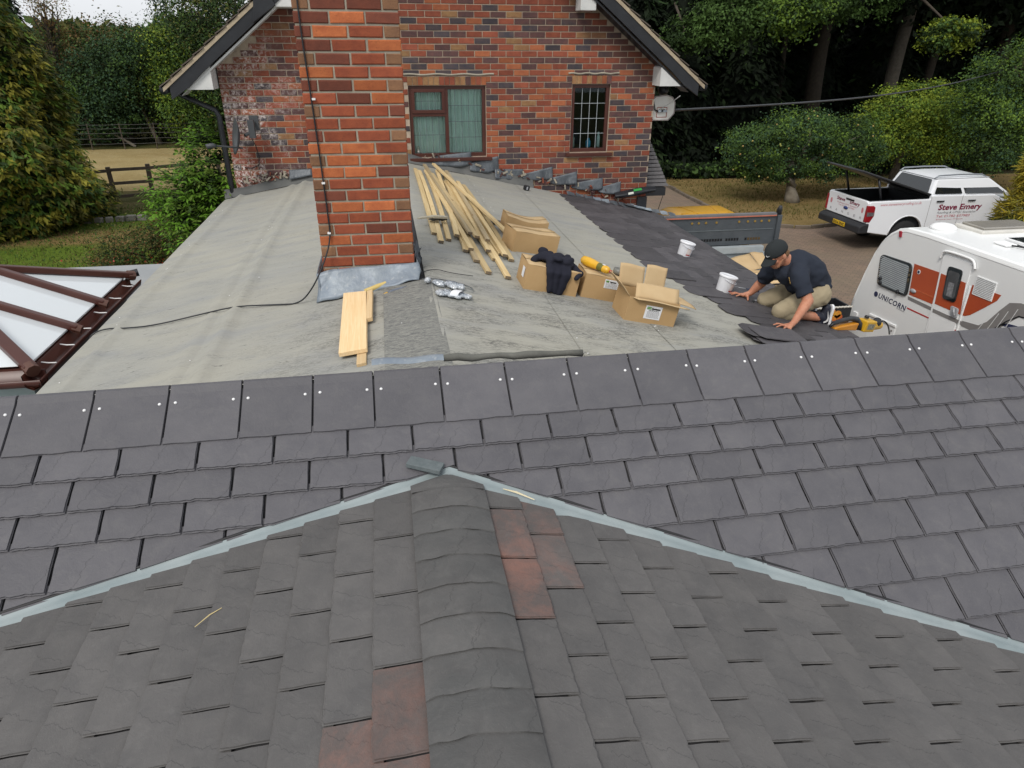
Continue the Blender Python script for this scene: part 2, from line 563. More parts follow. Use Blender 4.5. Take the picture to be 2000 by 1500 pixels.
# ---------------------------------------------------------------- main roof across the picture
AL = math.radians(31.908)
mU, mV, mN = Vector((1, 0, 0)), Vector((0, math.cos(AL), math.sin(AL))), Vector((0, -math.sin(AL), math.cos(AL)))
BUTT0 = Vector((0, 2.657, 3.383))
main_roof = thing('slate_roof', 'dark slate roof with white nailed ridge slates running across the whole picture', 'roof', (0.8, 2.9, 3.5))
APX = Vector((0.16, 2.463, 3.262))
dL = (Vector((-1.489, 2.106, 3.039)) - APX) / (-1.489 - 0.16)
dR = (Vector((2.396, 1.606, 2.728)) - APX) / (2.396 - 0.16)
def valley(x):
    return APX + (dL if x < APX.x else dR) * (x - APX.x)
TM = 0.0145
d_rows = [0.1353, 0.2715, 0.4051, 0.5835, 0.757, 0.9349, 1.11, 1.285, 1.46, 1.635]
x0 = -1.621
PT = 0.305
starts = {1: 0.4831, 2: 0.9592, 3: 10.3896 - 11, 4: 11.9212 - 12, 5: 11.4462 - 12, 6: 11.9705 - 12, 7: 0.47, 8: 0.96, 9: 0.45, 10: 0.95}
mainset = {}
for k, dd in enumerate(d_rows, 1):
    e = dd - (d_rows[k - 2] if k > 1 else 0.0)
    ek = round(e, 3)
    if ek not in mainset:
        mainset[ek] = [slate_mesh('slate', slate_poly(0.2975, e + 0.035, 100 + i), 0.2975, TM, e, M_SLATE, 200 + i) for i in range(6)]
    # joints; a narrow cut slate where the two runs met
    js = []
    s = starts[k]
    if k == 1:
        js = [s + i for i in range(-4, 5)] + [s + 4 + 0.9086 + i for i in range(0, 13)]
    elif k == 2:
        js = [s + i for i in range(-5, 6)] + [s + 5 + 0.9335 + i for i in range(0, 13)]
    else:
        js = [s + i for i in range(-5, 20)]
    js = sorted(js)
    ja = (APX.x - x0) / PT
    if k in (3, 4) and min(abs(j - ja) for j in js) > 0.02:
        js = sorted(js + [ja])
    for a, b in zip(js[:-1], js[1:]):
        xa, xb = x0 + a * PT, x0 + b * PT
        xc, wd = (xa + xb) / 2, xb - xa - 0.0075
        if xc < -2.75 or xc > 4.6:
            continue
        O = BUTT0 + Vector((xc, 0, 0)) - mV * dd
        # cut along the valley (keep the part above it)
        keep = True
        cut = False
        poly = None
        ends = []
        for u, v in ((-wd / 2, 0), (wd / 2, 0), (-wd / 2, e), (wd / 2, e), (0, e)):
            P = O + mU * u + mV * v
            vp = valley(P.x)
            ends.append((P.y - vp.y))
        if max(ends) < 0.0:
            continue
        M = frame(O, mU, mV, mN)
        sd = rnd.randrange(10 ** 6)
        full = abs(wd - 0.2975) < 0.004
        if min(ends) < 0.004 or not full:
            poly = slate_poly(wd, e + 0.035, sd)
            if min(ends) < 0.004:
                for dirv in (dL, dR):
                    # line through APX with direction dirv, in slate coordinates
                    q0 = APX - O
                    q1 = APX + dirv - O
                    u0, v0, u1, v1 = q0.dot(mU), q0.dot(mV), q1.dot(mU), q1.dot(mV)
                    nu, nv = (v1 - v0), -(u1 - u0)
                    if dirv is dL and (xc > APX.x):
                        continue
                    if dirv is dR and (xc < APX.x):
                        continue
                    if nv > 0:
                        nu, nv = -nu, -nv
                    ln_ = math.hypot(nu, nv)
                    poly = clip_poly(poly, nu / ln_, nv / ln_, (nu * u0 + nv * v0) / ln_ - 0.004)
                    if len(poly) < 3:
                        break
            if len(poly) < 3:
                continue
            me = slate_mesh('slate', poly, wd, TM, e, M_SLATE, sd)
        else:
            me = mainset[ek][sd % 6]
        o = put('slate', me, main_roof, M=M @ Matrix.Rotation(rnd.uniform(-0.004, 0.004), 4, 'Z'))
# ridge slates, bent over the ridge
RY, RZ = 2.905, 3.540
def ridge_mesh(wd, seed):
    r = random.Random(seed)
    prof = []
    L0 = 0.292
    for k in range(7):
        s = L0 * (1 - k / 6 * 0.87)
        prof.append((-s * math.cos(AL), -s * math.sin(AL)))
    rr = 0.035
    for k in range(1, 7):
        a = math.radians(90 + 31.9 - k / 6 * 75)
        prof.append((-(rr * 0.2) + rr * 0.9 * math.cos(a) + 0.004, rr * 0.9 * math.sin(a) - rr * 0.92 + 0.006))
    prof.append((0.085, -0.040))
    n = 9
    vs, fs = [], []
    K = len(prof)
    for lay in (0, 1):
        for i in range(n):
            u = -wd / 2 + wd * i / (n - 1)
            for k, (y, z) in enumerate(prof):
                jit = (0.001 * math.sin(u * 50 + seed) + r.uniform(-0.0022, 0.0022)) if k == 0 else 0
                lift = 0.030 if k < 7 else 0.024
                lift = lift * (1 - 0.45 * min(k, 6) / 6)
                off = lift - (0.013 if lay else 0.0)
                eu = 0.0025 * (1 if i == 0 else -1 if i == n - 1 else 0) * (1 - lay)
                yy, zz = y + (-math.sin(AL) * off if k < 7 else 0), z + (math.cos(AL) * off if k < 7 else off)
                if k == 0:
                    yy += (0.0035 * (1 - lay) + jit) * math.cos(AL)
                    zz += (0.0035 * (1 - lay) + jit) * math.sin(AL)
                vs.append((u + eu, yy, zz))
    for i in range(n - 1):
        for k in range(K - 1):
            a = i * K + k
            fs.append((a, a + K, a + K + 1, a + 1))
            b = a + n * K
            fs.append((b, b + 1, b + K + 1, b + K))
    for i in range(n - 1):
        a, b = i * K, i * K + n * K
        fs.append((a, b, b + K, a + K))
    for k in range(K - 1):
        a, b = k, k + n * K
        fs.append((a, a + 1, b + 1, b))
        a, b = (n - 1) * K + k, (n - 1) * K + k + n * K
        fs.append((a, b, b + 1, a + 1))
    m = MB()
    m.add(vs, fs)
    return m.mesh('ridge_slate', M_SLATE, False)
RM = [ridge_mesh(0.300, i) for i in range(5)]
nail_me = MB().lathe([(0.0001, 0.0055), (0.0045, 0.0045), (0.0068, 0.0015), (0.0070, 0.0)], 10).mesh('nail', M_NAIL, True)
tj = [i for i in range(-4, 5)] + [4.8764 + i for i in range(0, 17)]
for a, b in zip(tj[:-1], tj[1:]):
    xc, wd = x0 + PT * (a + b) / 2, (b - a) * PT - 0.005
    if xc < -2.8 or xc > 4.6:
        continue
    me = RM[rnd.randrange(5)] if abs(wd - 0.3) < 0.004 else ridge_mesh(wd, 77)
    M = Matrix.Translation((xc, RY, RZ - 0.012)) @ Matrix.Rotation(rnd.uniform(-0.003, 0.003), 4, 'Z')
    o = put('ridge_slate', me, main_roof, M=M)
    for sg in (-1, 1):
        s_ = 0.088 + rnd.uniform(-0.004, 0.004)
        off = 0.030 * (1 - 0.45 * (0.292 - s_) / 0.292 / 0.87) + 0.0008
        P = Vector((xc + sg * (wd / 2 - 0.027 + rnd.uniform(-.004, .004)), RY, RZ - 0.012)) - mV * s_ + mN * off
        put('nail', nail_me, o, M=frame(P, mU, mV, mN))
m = MB()
m.prism([(-2.8, -2.9), (4.7, -2.9), (4.7, 0.0), (-2.8, 0.0)], Vector((0, 2.657, 3.383)) + mV * 0.26 - mN * 0.001, mU, mV, mN, -0.03)
m.build('roof_deck', M_DECK, main_roof)
m = MB()
m.hexa([(-2.8, RY, RZ - 0.05), (4.7, RY, RZ - 0.05), (4.7, 4.2, 2.70), (-2.8, 4.2, 2.70), (-2.8, RY + 0.01, RZ - 0.02), (4.7, RY + 0.01, RZ - 0.02), (4.7, 4.22, 2.73), (-2.8, 4.22, 2.73)])
m.build('rear_slope', M_UPST, main_roof)
m = MB()
m.bx(-2.7, 4.6, 1.0, 4.1, 0.0, 2.0)
m.build('wall', M_MORT, main_roof)
# lead strip and felt roll poking out behind the ridge
m = MB()
m.grid(lambda a, b: (-0.14 + 0.34 * a, RY + 0.07 + 0.07 * b, RZ + 0.004 + 0.014 * math.sin(b * 3.1) + 0.004 * math.sin(a * 9)), 14, 5)
m.build('lead_strip', M_LEAD, main_roof, True)
m = MB()
m.tube([(0.20 + 0.069 * i, RY + 0.10 + 0.006 * math.sin(i * 1.9), RZ + 0.004 + 0.004 * math.sin(i * 2.3) - 0.002 * i) for i in range(11)], [0.017 + 0.003 * math.sin(i * 1.3) for i in range(11)], 9)
m.build('felt_roll', M_DKROLL, main_roof, True)
# GRP valleys between the two slate roofs
for nm, dv, xe in (('valley', dL, -2.9), ('valley', dR, 3.6)):
    m = MB()
    n = 30
    sl = -0.1363 if dv is dL else 0.2397
    gap = 0.068 if dv is dL else 0.080
    def vp(a, b):
        x = APX.x + (xe - APX.x) * a
        P = APX + dv * (x - APX.x)
        y = P.y - gap * 1.35 * b
        z = P.z + 0.004 + 0.016 * (1 - min(1, b * 5))
        return (x, y, z + 0.006 * math.sin(min(1, b * 1.3) * 3.14))
    m.grid(vp, n, 8)
    o = m.build('valley', M_ZINC, main_roof, True)
    m = MB()
    m.tube([APX + dv * ((xe - APX.x) * i / n) + Vector((0, 0.006, 0.021 + 0.002 * math.sin(i * 1.7))) for i in range(n + 1)], 0.0065, 6)
    m.build('valley_seal', M_RUB, o)
# ---------------------------------------------------------------- low front roof with a ridge towards the camera
front_roof = thing('slate_roof', 'low weathered slate roof in the foreground with a rounded ridge pointing away', 'roof', (0.15, 1.6, 3.26))
tL, tR = math.atan(0.1363), math.atan(0.2397)
def fyL(x):
    return valley(x).y - 0.068
def fyR(x):
    return valley(x).y - 0.080
TF = 0.0115
for side in (-1, 1):
    th = tL if side < 0 else tR
    ev = 0.1375 / math.cos(th)
    V = Vector((-side * math.cos(th), 0, math.sin(th)))
    N = Vector((side * math.sin(th), 0, math.cos(th)))
    U = V.cross(N)
    sets = {}
    for nm, mt in (('w', M_SLATE2), ('r', M_SLATER), ('m', M_SLATEM)):
        sets[nm] = [slate_mesh('slate', slate_poly(0.2935, ev + 0.03, 300 + i), 0.2935, TF, ev, mt, 400 + i) for i in range(5)]
    for c in range(0, 17):
        if side < 0:
            xb = -0.150 - 0.1375 * c
            z = 3.262 - 0.1363 * (0.15 - xb)
            phase = (1.180 if c % 2 == 0 else 1.323)
            fy = fyL
        else:
            xb = 0.435 + 0.1375 * c
            z = 3.262 - 0.2397 * (xb - 0.15)
            phase = (1.311 if c % 2 == 0 else 1.166)
            fy = fyR
        xm = xb - side * 0.07
        for q in range(-4, 6):
            ya = phase + 0.2975 * q
            yb = ya + 0.2975
            yc = (ya + yb) / 2
            if yb < 0.25:
                continue
            if ya > fy(xm) - 0.01:
                continue
            O = Vector((xb, yc, z - 0.004))
            kind = 'w'
            if side > 0 and c == 0 and 1.55 < yc < 2.1:
                kind = 'r'
            elif side > 0 and c in (0, 1) and 1.75 < yc < 2.25:
                kind = 'm'
            elif side < 0 and c in (0, 1) and yc < 1.45:
                kind = 'r' if (c == 0 and yc < 1.2) or (c == 1 and 0.9 < yc < 1.3) else 'm'
            elif rnd.random() < 0.0:
                kind = 'm'
            M = frame(O, U, V, N)
            sd = rnd.randrange(10 ** 6)
            ymax = max(fy(xb), fy(xb - side * 0.1375))
            if yb > min(fy(xb), fy(xb - side * 0.1375)):
                poly = slate_poly(0.2935, ev + 0.03, sd)
                # clip line through the valley offset
                a0 = Vector((xb, fy(xb), 0)) - O
                a1 = Vector((xb - side * 0.1375, fy(xb - side * 0.1375), 0)) - O
                u0, u1 = a0.y * U.y, a1.y * U.y
                v0, v1 = 0.0, ev
                nu, nv = (v1 - v0), -(u1 - u0)
                cc = nu * u0 + nv * v0
                if (nu * (U.y * 1.0)) < 0:
                    nu, nv, cc = -nu, -nv, -cc
                l_ = math.hypot(nu, nv)
                poly = clip_poly(poly, nu / l_, nv / l_, cc / l_ + rnd.uniform(-0.004, 0.006))
                if len(poly) < 3:
                    continue
                me = slate_mesh('slate', poly, 0.2935, TF, ev, {'w': M_SLATE2, 'r': M_SLATER, 'm': M_SLATEM}[kind], sd)
            else:
                me = sets[kind][sd % 5]
            put('slate', me, front_roof, M=Matrix.Translation((0, 0, 0.003)) @ M @ Matrix.Rotation((-0.016 if U.y < 0 else 0.016) + rnd.uniform(-.005, .005), 4, 'Y') @ Matrix.Rotation(rnd.uniform(-0.006, 0.006), 4, 'Z') @ Matrix.Rotation(rnd.uniform(-0.006, 0.006), 4, 'X'))
    # deck
    m = MB()
    xo = -2.9 if side < 0 else 3.4
    zo = 3.262 - (0.1363 * (0.15 - xo) if side < 0 else 0.2397 * (xo - 0.15))
    yv = valley(xo).y
    m.hexa([(0.15, -1.0, 3.18), (xo, -1.0, zo - 0.08), (xo, yv, zo - 0.08), (0.15, 2.46, 3.18), (0.15, -1.0, 3.2575), (xo, -1.0, zo - 0.0045), (xo, yv, zo - 0.0045), (0.15, 2.46, 3.2575)])
    m.build('roof_deck', M_DECK, front_roof)
# hip caps along the front ridge
def cap_mesh(seed, ln=0.165):
    r = random.Random(seed)
    n = 13
    vs, fs = [], []
    pr = []
    for i in range(n):
        a = i / (n - 1)
        x = -0.151 + 0.302 * a
        sl = 0.1363 if x < 0 else 0.2397
        z = 0.030 - math.sqrt(max(0, (x * sl) ** 2 + 0.012 ** 2)) + 0.012
        z -= 0.010 * (abs(x) / 0.151) ** 6
        pr.append((x, z))
    for lay in (0, 1):
        for i, (x, z) in enumerate(pr):
            for b, y in enumerate((0.0, 0.002, ln * 0.5, ln)):
                jit = r.uniform(-0.003, 0.003) if b == 0 else 0
                zz = z + 0.0075 * (1 - y / ln) - (0.0085 if lay else (0.001 if b == 0 else 0))
                vs.append((x, y + jit + (0.002 * math.sin(x * 40 + seed) if b < 2 else 0), zz))
    K = 4
    for i in range(n - 1):
        for b in range(3):
            a = i * K + b
            fs.append((a, a + K, a + K + 1, a + 1))
        a, b2 = i * K, i * K + n * K
        fs.append((a, b2, b2 + K, a + K))
    for b in range(3):
        a, b2 = b, b + n * K
        fs.append((a, a + 1, b2 + 1, b2))
        a, b2 = (n - 1) * K + b, (n - 1) * K + b + n * K
        fs.append((a, b2, b2 + 1, a + 1))
    m = MB()
    m.add(vs, fs)
    me = m.mesh('ridge_cap', M_SLATEH, True)
    me.set_sharp_from_angle(angle=0.7)
    return me
CM = [cap_mesh(i) for i in range(5)]
for i in range(16):
    y = 2.172 - 0.1425 * i + rnd.uniform(-0.004, 0.004)
    if y < -0.2:
        break
    put('ridge_cap', CM[i % 5], front_roof, M=Matrix.Translation((0.148, y, 3.262 - 0.006)) @ Matrix.Rotation(rnd.uniform(-.01, .01), 4, 'Z'))
# the last cap, cut to the valley
m = MB()
def lastcap(a, b):
    x = -0.15 + 0.30 * a
    yt = (valley(0.148 + x).y - 0.055) - 0.01 * abs(x) / 0.15
    y = 2.30 + (yt - 2.30) * b
    sl = 0.1363 if x < 0 else 0.2397
    return (0.148 + x, y, 3.262 + 0.030 - math.sqrt((x * sl) ** 2 + 0.012 ** 2) + 0.008 * (1 - b))
m.grid(lastcap, 12, 3)
m.build('ridge_cap', M_SLATEH, front_roof, True)
# loose end of a grey trim piece at the valley apex
m = MB()
m.bx(-0.075, 0.075, -0.032, 0.032, 0, 0.022)
o = m.build('trim_piece', simple('grey_trim', (0.09, 0.11, 0.115), (0.13, 0.15, 0.155), 30, 0.8, 0.6, 120), None, bevel=0.003, M=Matrix.Translation((0.065, 2.455, 3.292)) @ Matrix.Rotation(-0.40, 4, 'Z') @ Matrix.Rotation(0.10, 4, 'Y'))
tag(o, 'short grey trim offcut poking out where the two valleys meet', 'trim offcut')
m = MB()
m.tube([(-0.74, 1.82, 3.164), (-0.70, 1.86, 3.172), (-0.665, 1.885, 3.174)], [0.0012, 0.0022, 0.001], 5)
tag(m.build('straw', simple('straw', (0.62, 0.50, 0.25), rough=0.8)), 'thin pale straw lying on the left foreground slates', 'straw')
m = MB()
m.tube([(0.38, 2.335, 3.228), (0.43, 2.305, 3.226), (0.50, 2.262, 3.210)], [0.002, 0.005, 0.002], 5)
tag(m.build('wood_splinter', simple('splinter', (0.70, 0.62, 0.42), rough=0.8)), 'pale wood splinter lying along the right hand valley', 'splinter')
# ================================================================ extension with the felted low roof
SR, SL_ = 0.222, 0.178
XR, ZR = 0.25, 3.33
def zr(x):
    return ZR - SR * (x - XR)
def zl(x):
    return ZR - SL_ * (XR - x)
def zroof(x):
    return zr(x) if x > XR else zl(x)
aR, aL = math.atan(SR), math.atan(SL_)
def onR(x, y, rz=0, h=0.0):
    N = Vector((math.sin(aR), 0, math.cos(aR)))
    return frame(Vector((x, y, zr(x))) + N * h, (math.cos(aR), 0, -math.sin(aR)), (0, 1, 0), N) @ Matrix.Rotation(rz, 4, 'Z')
def onLf(x, y, rz=0, h=0.0):
    N = Vector((-math.sin(aL), 0, math.cos(aL)))
    return frame(Vector((x, y, zl(x))) + N * h, (math.cos(aL), 0, math.sin(aL)), (0, 1, 0), N) @ Matrix.Rotation(rz, 4, 'Z')
YW = 10.6
ext = thing('extension_roof', 'low pitched extension roof in grey underlay felt, half covered with new dark slates', 'roof', (0.25, 7, 3.3))
def felt_sheet(x0, x1, lift, bumps=(), lapside=1):
    m = MB()
    nx = max(6, int(abs(x1 - x0) / 0.035))
    ny = 60
    def fn(a, b):
        x = x0 + (x1 - x0) * a
        y = 3.05 + (YW - 0.06 - 3.05) * b
        z = zroof(x) + lift
        for bx_, w_, h_ in bumps:
            xx = bx_ + 0.03 * (b - 0.4) + 0.012 * math.sin(b * 9)
            z += h_ * math.exp(-((x - xx) / w_) ** 2)
        z += 0.004 * noise.noise(Vector((x * 2.2, y * 1.6, 1.3))) + 0.0025 * noise.noise(Vector((x * 6, y * 3.1, 4.0)))
        return (x, y, z)
    m.grid(fn, nx, ny)
    return m.build('felt_sheet', M_FELT, ext, True)
felt_sheet(-2.33, -1.30, 0.001, [(-2.14, 0.04, 0.030), (-1.40, 0.05, 0.020)])
felt_sheet(-1.36, -0.20, 0.005, [(-1.22, 0.05, 0.034)])
felt_sheet(-0.62, 0.02, 0.009)
felt_sheet(0.22, 1.20, 0.004)
felt_sheet(1.14, 1.97, 0.008)
felt_sheet(1.91, 2.85, 0.012)
felt_sheet(2.80, 4.13, 0.002)
m = MB()
def rs(a, b):
    x = -0.095 + 0.37 * a
    y = 3.05 + 1.86 * b
    return (x, y, zroof(x) - 0.010 * math.exp(-((x - XR) / 0.06) ** 2) + 0.014 + 0.003 * noise.noise(Vector((x * 5, y * 3, 2))))
m.grid(rs, 14, 40)
m.build('ridge_strip', M_FELTR, ext, True)
# deck, fascia and walls below the felt
m = MB()
m.prism([(-2.30, zl(-2.30) - 0.012), (XR, ZR - 0.012), (4.12, zr(4.12) - 0.012), (4.12, zr(4.12) - 0.06), (XR, ZR - 0.07), (-2.30, zl(-2.30) - 0.06)], (0, 3.06, 0), (1, 0, 0), (0, 0, 1), (0, 1, 0), YW - 3.1)
m.build('roof_deck', M_DECK, ext)
m = MB()
m.bx(-2.325, -2.30, 3.06, YW - 0.05, zl(-2.3) - 0.20, zl(-2.3) - 0.012)
m.bx(4.12, 4.145, 3.06, YW - 0.05, zr(4.12) - 0.19, zr(4.12) - 0.012)
m.build('fascia', M_BLACK, ext)
m = MB()
m.bx(-2.2, 3.95, 4.12, YW - 0.04, 0, 2.30)
m.build('wall', M_MORT, ext)
m = MB()
g_pts = [(4.20, 3.3, zr(4.12) - 0.07), (4.20, YW - 0.2, zr(4.12) - 0.07)]
m.tube(g_pts, 0.05, 10)
m.build('gutter', M_BLACK, ext, True)
# felt turned up against the gable wall
m = MB()
def up(a, b):
    x = -2.33 + (2.20 + 2.33) * a
    h = 0.115 * b * (1 + 0.12 * math.sin(x * 7))
    return (x, YW - 0.075 + 0.05 * min(1, b * 1.6), zroof(x) + 0.010 + h)
m.grid(up, 60, 4)
m.build('upstand', M_UPST, ext, True)
m = MB()
for i in range(70):
    side = rnd.random()
    x = rnd.choice([-2.2, -1.33, -1.18, -0.22, -0.06, 0.0, 1.17, 1.94]) + rnd.uniform(-0.03, 0.03)
    y = rnd.uniform(3.5, 10.2)
    m.lathe([(0.0001, 0.003), (0.004, 0.002), (0.005, 0)], 6, Matrix.Translation((x, y, zroof(x) + 0.011)))
m.build('clout_nail', M_NAIL, ext)['kind'] = 'stuff'
# slates laid from the right eave upwards; heads of the top course show their clipped corners
HEAD = 0.43
def laid_poly(seed):
    r = random.Random(seed)
    p = [(-0.148 + 0.296 * i / 6, r.uniform(-0.004, 0.004)) for i in range(7)]
    c = r.uniform(0.045, 0.075)
    d = r.uniform(0.045, 0.08)
    p += [(0.148, HEAD - d), (0.148 - c, HEAD + r.uniform(-.01, .006)), (0.02, HEAD + r.uniform(-.012, .012)), (-0.148 + c * 0.8, HEAD), (-0.148, HEAD - d * 0.9)]
    return p
lV, lN = Vector((-math.cos(aR), 0, math.sin(aR))), Vector((math.sin(aR), 0, math.cos(aR)))
lU = lV.cross(lN)
def laid_mesh(seed):
    r = random.Random(seed)
    poly = laid_poly(seed)
    n = len(poly)
    zt = lambda v: 0.025 - 0.017 * min(1, v / 0.17) - 0.004 * max(0, (v - 0.17) / 0.26) + r.uniform(-.0012, .0012)
    zb = lambda v: max(0.0, 0.011 * (1 - v / 0.17))
    vs = [(u * 0.985, v + (0.004 if v < 0.01 else -0.002), zt(v)) for u, v in poly] + [(u, v, zb(v)) for u, v in poly]
    fs = [tuple(range(n))] + [(i, i + n, (i + 1) % n + n, (i + 1) % n) for i in range(n)]
    k = MB()
    k.add(vs, fs)
    return k.mesh('slate', M_SLATEX)
LM = [laid_mesh(i) for i in range(7)]
for k in range(8):
    s = 0.17 * k
    ymin = {7: 6.25, 6: 5.85, 5: 5.15, 4: 4.95, 3: 4.85}.get(k, 4.6)
    for q in range(25):
        y = 10.46 - 0.304 * q - (0.152 if k % 2 else 0)
        if y < ymin:
            continue
        P = Vector((4.15, y, zr(4.15))) + lV * s + lN * (0.014 + 0.0006 * k)
        put('slate', LM[rnd.randrange(7)], ext, M=frame(P, lU, lV, lN) @ Matrix.Rotation(rnd.uniform(-0.02, 0.02), 4, 'Z') @ Matrix.Rotation(rnd.uniform(-.014, .014), 4, 'X') @ Matrix.Rotation(rnd.uniform(-.012, .012), 4, 'Y'))
# soakers along the wall on the slated part
for i in range(13):
    x = 2.72 + i * 0.142
    m = MB()
    m.grid(lambda a, b: (x + 0.128 * a, YW - 0.20 + 0.13 * b, zr(x + 0.128 * a) + 0.034 + 0.07 * max(0, b - 0.5) + 0.006 * math.sin(a * 5 + i)), 4, 4)
    m.build('lead_soaker', M_LEAD if i in (3, 4, 8, 9, 11) else M_LEADD, ext, True)
# ================================================================ brick chimney
CX0, CX1, CY0, CCH, CZ0 = -0.517, 0.148, 5.035, 0.07935, 3.416
stack = thing('brick_chimney', 'broad orange brick chimney stack standing on the felted roof', 'chimney', (-0.18, 5.25, 3.2))
m = MB()
m.bx(CX0 + 0.008, CX1 - 0.008, CY0 + 0.008, CY0 + 0.45 - 0.008, 3.05, 6.0)
m.build('mortar_core', M_MORTC, stack)
def brick_mesh(name, w_, h_, d_, mt, seed, ch=0.006):
    r = random.Random(seed)
    x, z = w_ / 2, h_ / 2
    j = lambda a: a + r.uniform(-0.0018, 0.0018)
    f = [(j(-x + ch), 0, j(-z + ch)), (j(x - ch), 0, j(-z + ch)), (j(x - ch), 0, j(z - ch)), (j(-x + ch), 0, j(z - ch))]
    g = [(j(-x), ch, j(-z)), (j(x), ch, j(-z)), (j(x), ch, j(z)), (j(-x), ch, j(z))]
    b = [(-x, d_, -z), (x, d_, -z), (x, d_, z), (-x, d_, z)]
    vs = f + g + b
    fs = [(0, 1, 2, 3)]
    for o in (0, 4):
        for i in range(4):
            k = (i + 1) % 4
            fs.append((o + i, o + 4 + i, o + 4 + k, o + k))
    k = MB()
    k.add(vs, fs)
    return k.mesh(name, mt)
CB = {}
def cbrick(full, mi):
    key = (full, mi, rnd.randrange(3))
    if key not in CB:
        CB[key] = brick_mesh('brick', 0.2145 if full else 0.1015, 0.0665, 0.05, CBK[mi], hash(key) % 999)
    return CB[key]
for c in range(-3, 32):
    zc = CZ0 + CCH * (c + 0.5)
    if c % 2 == 0:
        lay = [(CX0 + 0.1075 + 0.2255 * i, True) for i in range(3)]
    else:
        lay = [(CX0 + 0.051, False), (CX0 + 0.2195, True), (CX0 + 0.445, True), (CX1 - 0.051, False)]
    for x, full in lay:
        mi = (3 if rnd.random() < 0.8 else 2) if not full else rnd.choice([0, 0, 0, 1, 1, 1, 2])
        put('brick', cbrick(full, mi), stack, M=Matrix.Translation((x + rnd.uniform(-.002, .002), CY0 + rnd.uniform(-.0015, .0015), zc)))
    for sx, ang in ((CX0, -90), (CX1, 90)):
        lay2 = [(CY0 + 0.105 + 0.057, False), (CY0 + 0.33, True)] if c % 2 == 0 else [(CY0 + 0.119, True), (CY0 + 0.335, True)]
        for y, full in lay2:
            put('brick', cbrick(full, rnd.choice([0, 1, 1, 2])), stack, M=Matrix.Translation((sx, y, zc)) @ Matrix.Rotation(math.radians(ang), 4, 'Z'))
m = MB()
m.bx(CX0 - 0.04, CX1 + 0.04, CY0 - 0.04, CY0 + 0.49, 5.96, 6.08)
m.lathe([(0.13, 6.08), (0.115, 6.2), (0.10, 6.45), (0.12, 6.47), (0.12, 6.52), (0.09, 6.52)], 20, Matrix.Translation((-0.18, 5.26, 0)))
m.build('cap', M_MORTC, stack, False)
# lead apron and side flashing
m = MB()
def apron(a, b):
    x = -0.572 + (0.178 + 0.572) * a
    zt = 3.404 + 0.028 * a - 0.030 * max(0, 0.15 - a) / 0.15
    zb = zl(min(x, XR)) + 0.012 + 0.010 * math.sin(a * 8) + 0.006 * math.sin(a * 23)
    y = CY0 - 0.012 - 0.13 * b ** 1.3 - 0.012 * math.sin(a * 6) * b + 0.006 * math.sin(a * 19 + 2 * b)
    return (x + 0.010 * math.sin(b * 4), y, zt + (zb - zt) * b)
m.grid(apron, 30, 8)
m.grid(lambda a, b: (-0.572 + 0.02 * math.sin(b * 3), CY0 - 0.012 - 0.12 * b + 0.5 * a, 3.374 + (zl(-0.57) + 0.02 - 3.374) * b - 0.0 * a), 8, 6)
m.grid(lambda a, b: (0.178 - 0.012 * (1 - b) + 0.02 * b * math.sin(a * 9), CY0 - 0.012 + 0.5 * a, 3.43 - 0.10 * b + 0.012 * math.sin(a * 14)), 10, 5)
o = m.build('lead_flashing', M_LEAD, stack, True)
o.modifiers.new('solid', 'SOLIDIFY').thickness = 0.004
m = MB()
m.grid(lambda a, b: (0.165 + 0.045 * a + 0.01 * math.sin(b * 8), 5.30 + 0.05 * b, 3.345 + 0.17 * b * (1 - 0.4 * a) + 0.02 * math.sin(a * 7)), 6, 8)
m.build('lead_flashing', M_LEADD, stack, True)
# ================================================================ house with the brick gable
house = thing('brick_house', 'red brick gabled house with black bargeboards behind the felted roof', 'house', (0.94, 14, 0))
HX0, HX1, AX, HD = -2.16, 4.05, 0.94, 8.0
SLP = 0.78
def roofz(x):
    return 4.44 + SLP * ((x + 2.70) if x < AX else (4.58 - x))
HB, HC = 0.225, 0.0815
WL = (0.37, 1.48, 3.385, 4.36)
WR = (2.765, 3.35, 3.415, 4.37)
def opening(x, z, mx=0.0):
    for a, b, c, d in (WL, WR):
        if a - mx < x < b + mx and c < z < d:
            return True
    return False
BM = {}
def hbrick(wd, mi):
    key = (round(wd, 3), mi, rnd.randrange(2))
    if key not in BM:
        BM[key] = brick_mesh('brick', wd, 0.070, 0.03, BK[mi], hash(key) % 997, 0.004)
    return BM[key]
cand = []
z0 = 2.2
for c in range(64):
    zc = z0 + HC * (c + 0.5)
    off = HB / 2 if c % 2 else 0.0
    x = HX0 - off
    i = 0
    while x < HX1:
        xa, xb = max(x, HX0) + 0.005, min(x + HB, HX1) - 0.005
        x += HB
        if xb - xa < 0.06:
            continue
        segs = [(xa, xb)]
        for a, b, zz0, zz1 in (WL, WR):
            zl_, zh_ = zz0 - 0.055, zz1 + 0.125
            if zc > zl_ and zc < zh_:
                new = []
                for s0, s1 in segs:
                    if s1 <= a or s0 >= b:
                        new.append((s0, s1))
                    else:
                        if s0 < a - 0.05:
                            new.append((s0, a - 0.006))
                        if s1 > b + 0.05:
                            new.append((b + 0.006, s1))
                segs = new
        for s0, s1 in segs:
            xm = (s0 + s1) / 2
            if zc + 0.04 > roofz(s0) - 0.16 or zc + 0.04 > roofz(s1) - 0.16:
                continue
            cand.append((xm, zc, s1 - s0))
def choose():
    q = rnd.random()
    return 0 if q < 0.46 else 1 if q < 0.58 else 2 if q < 0.80 else 3 if q < 0.95 else 4
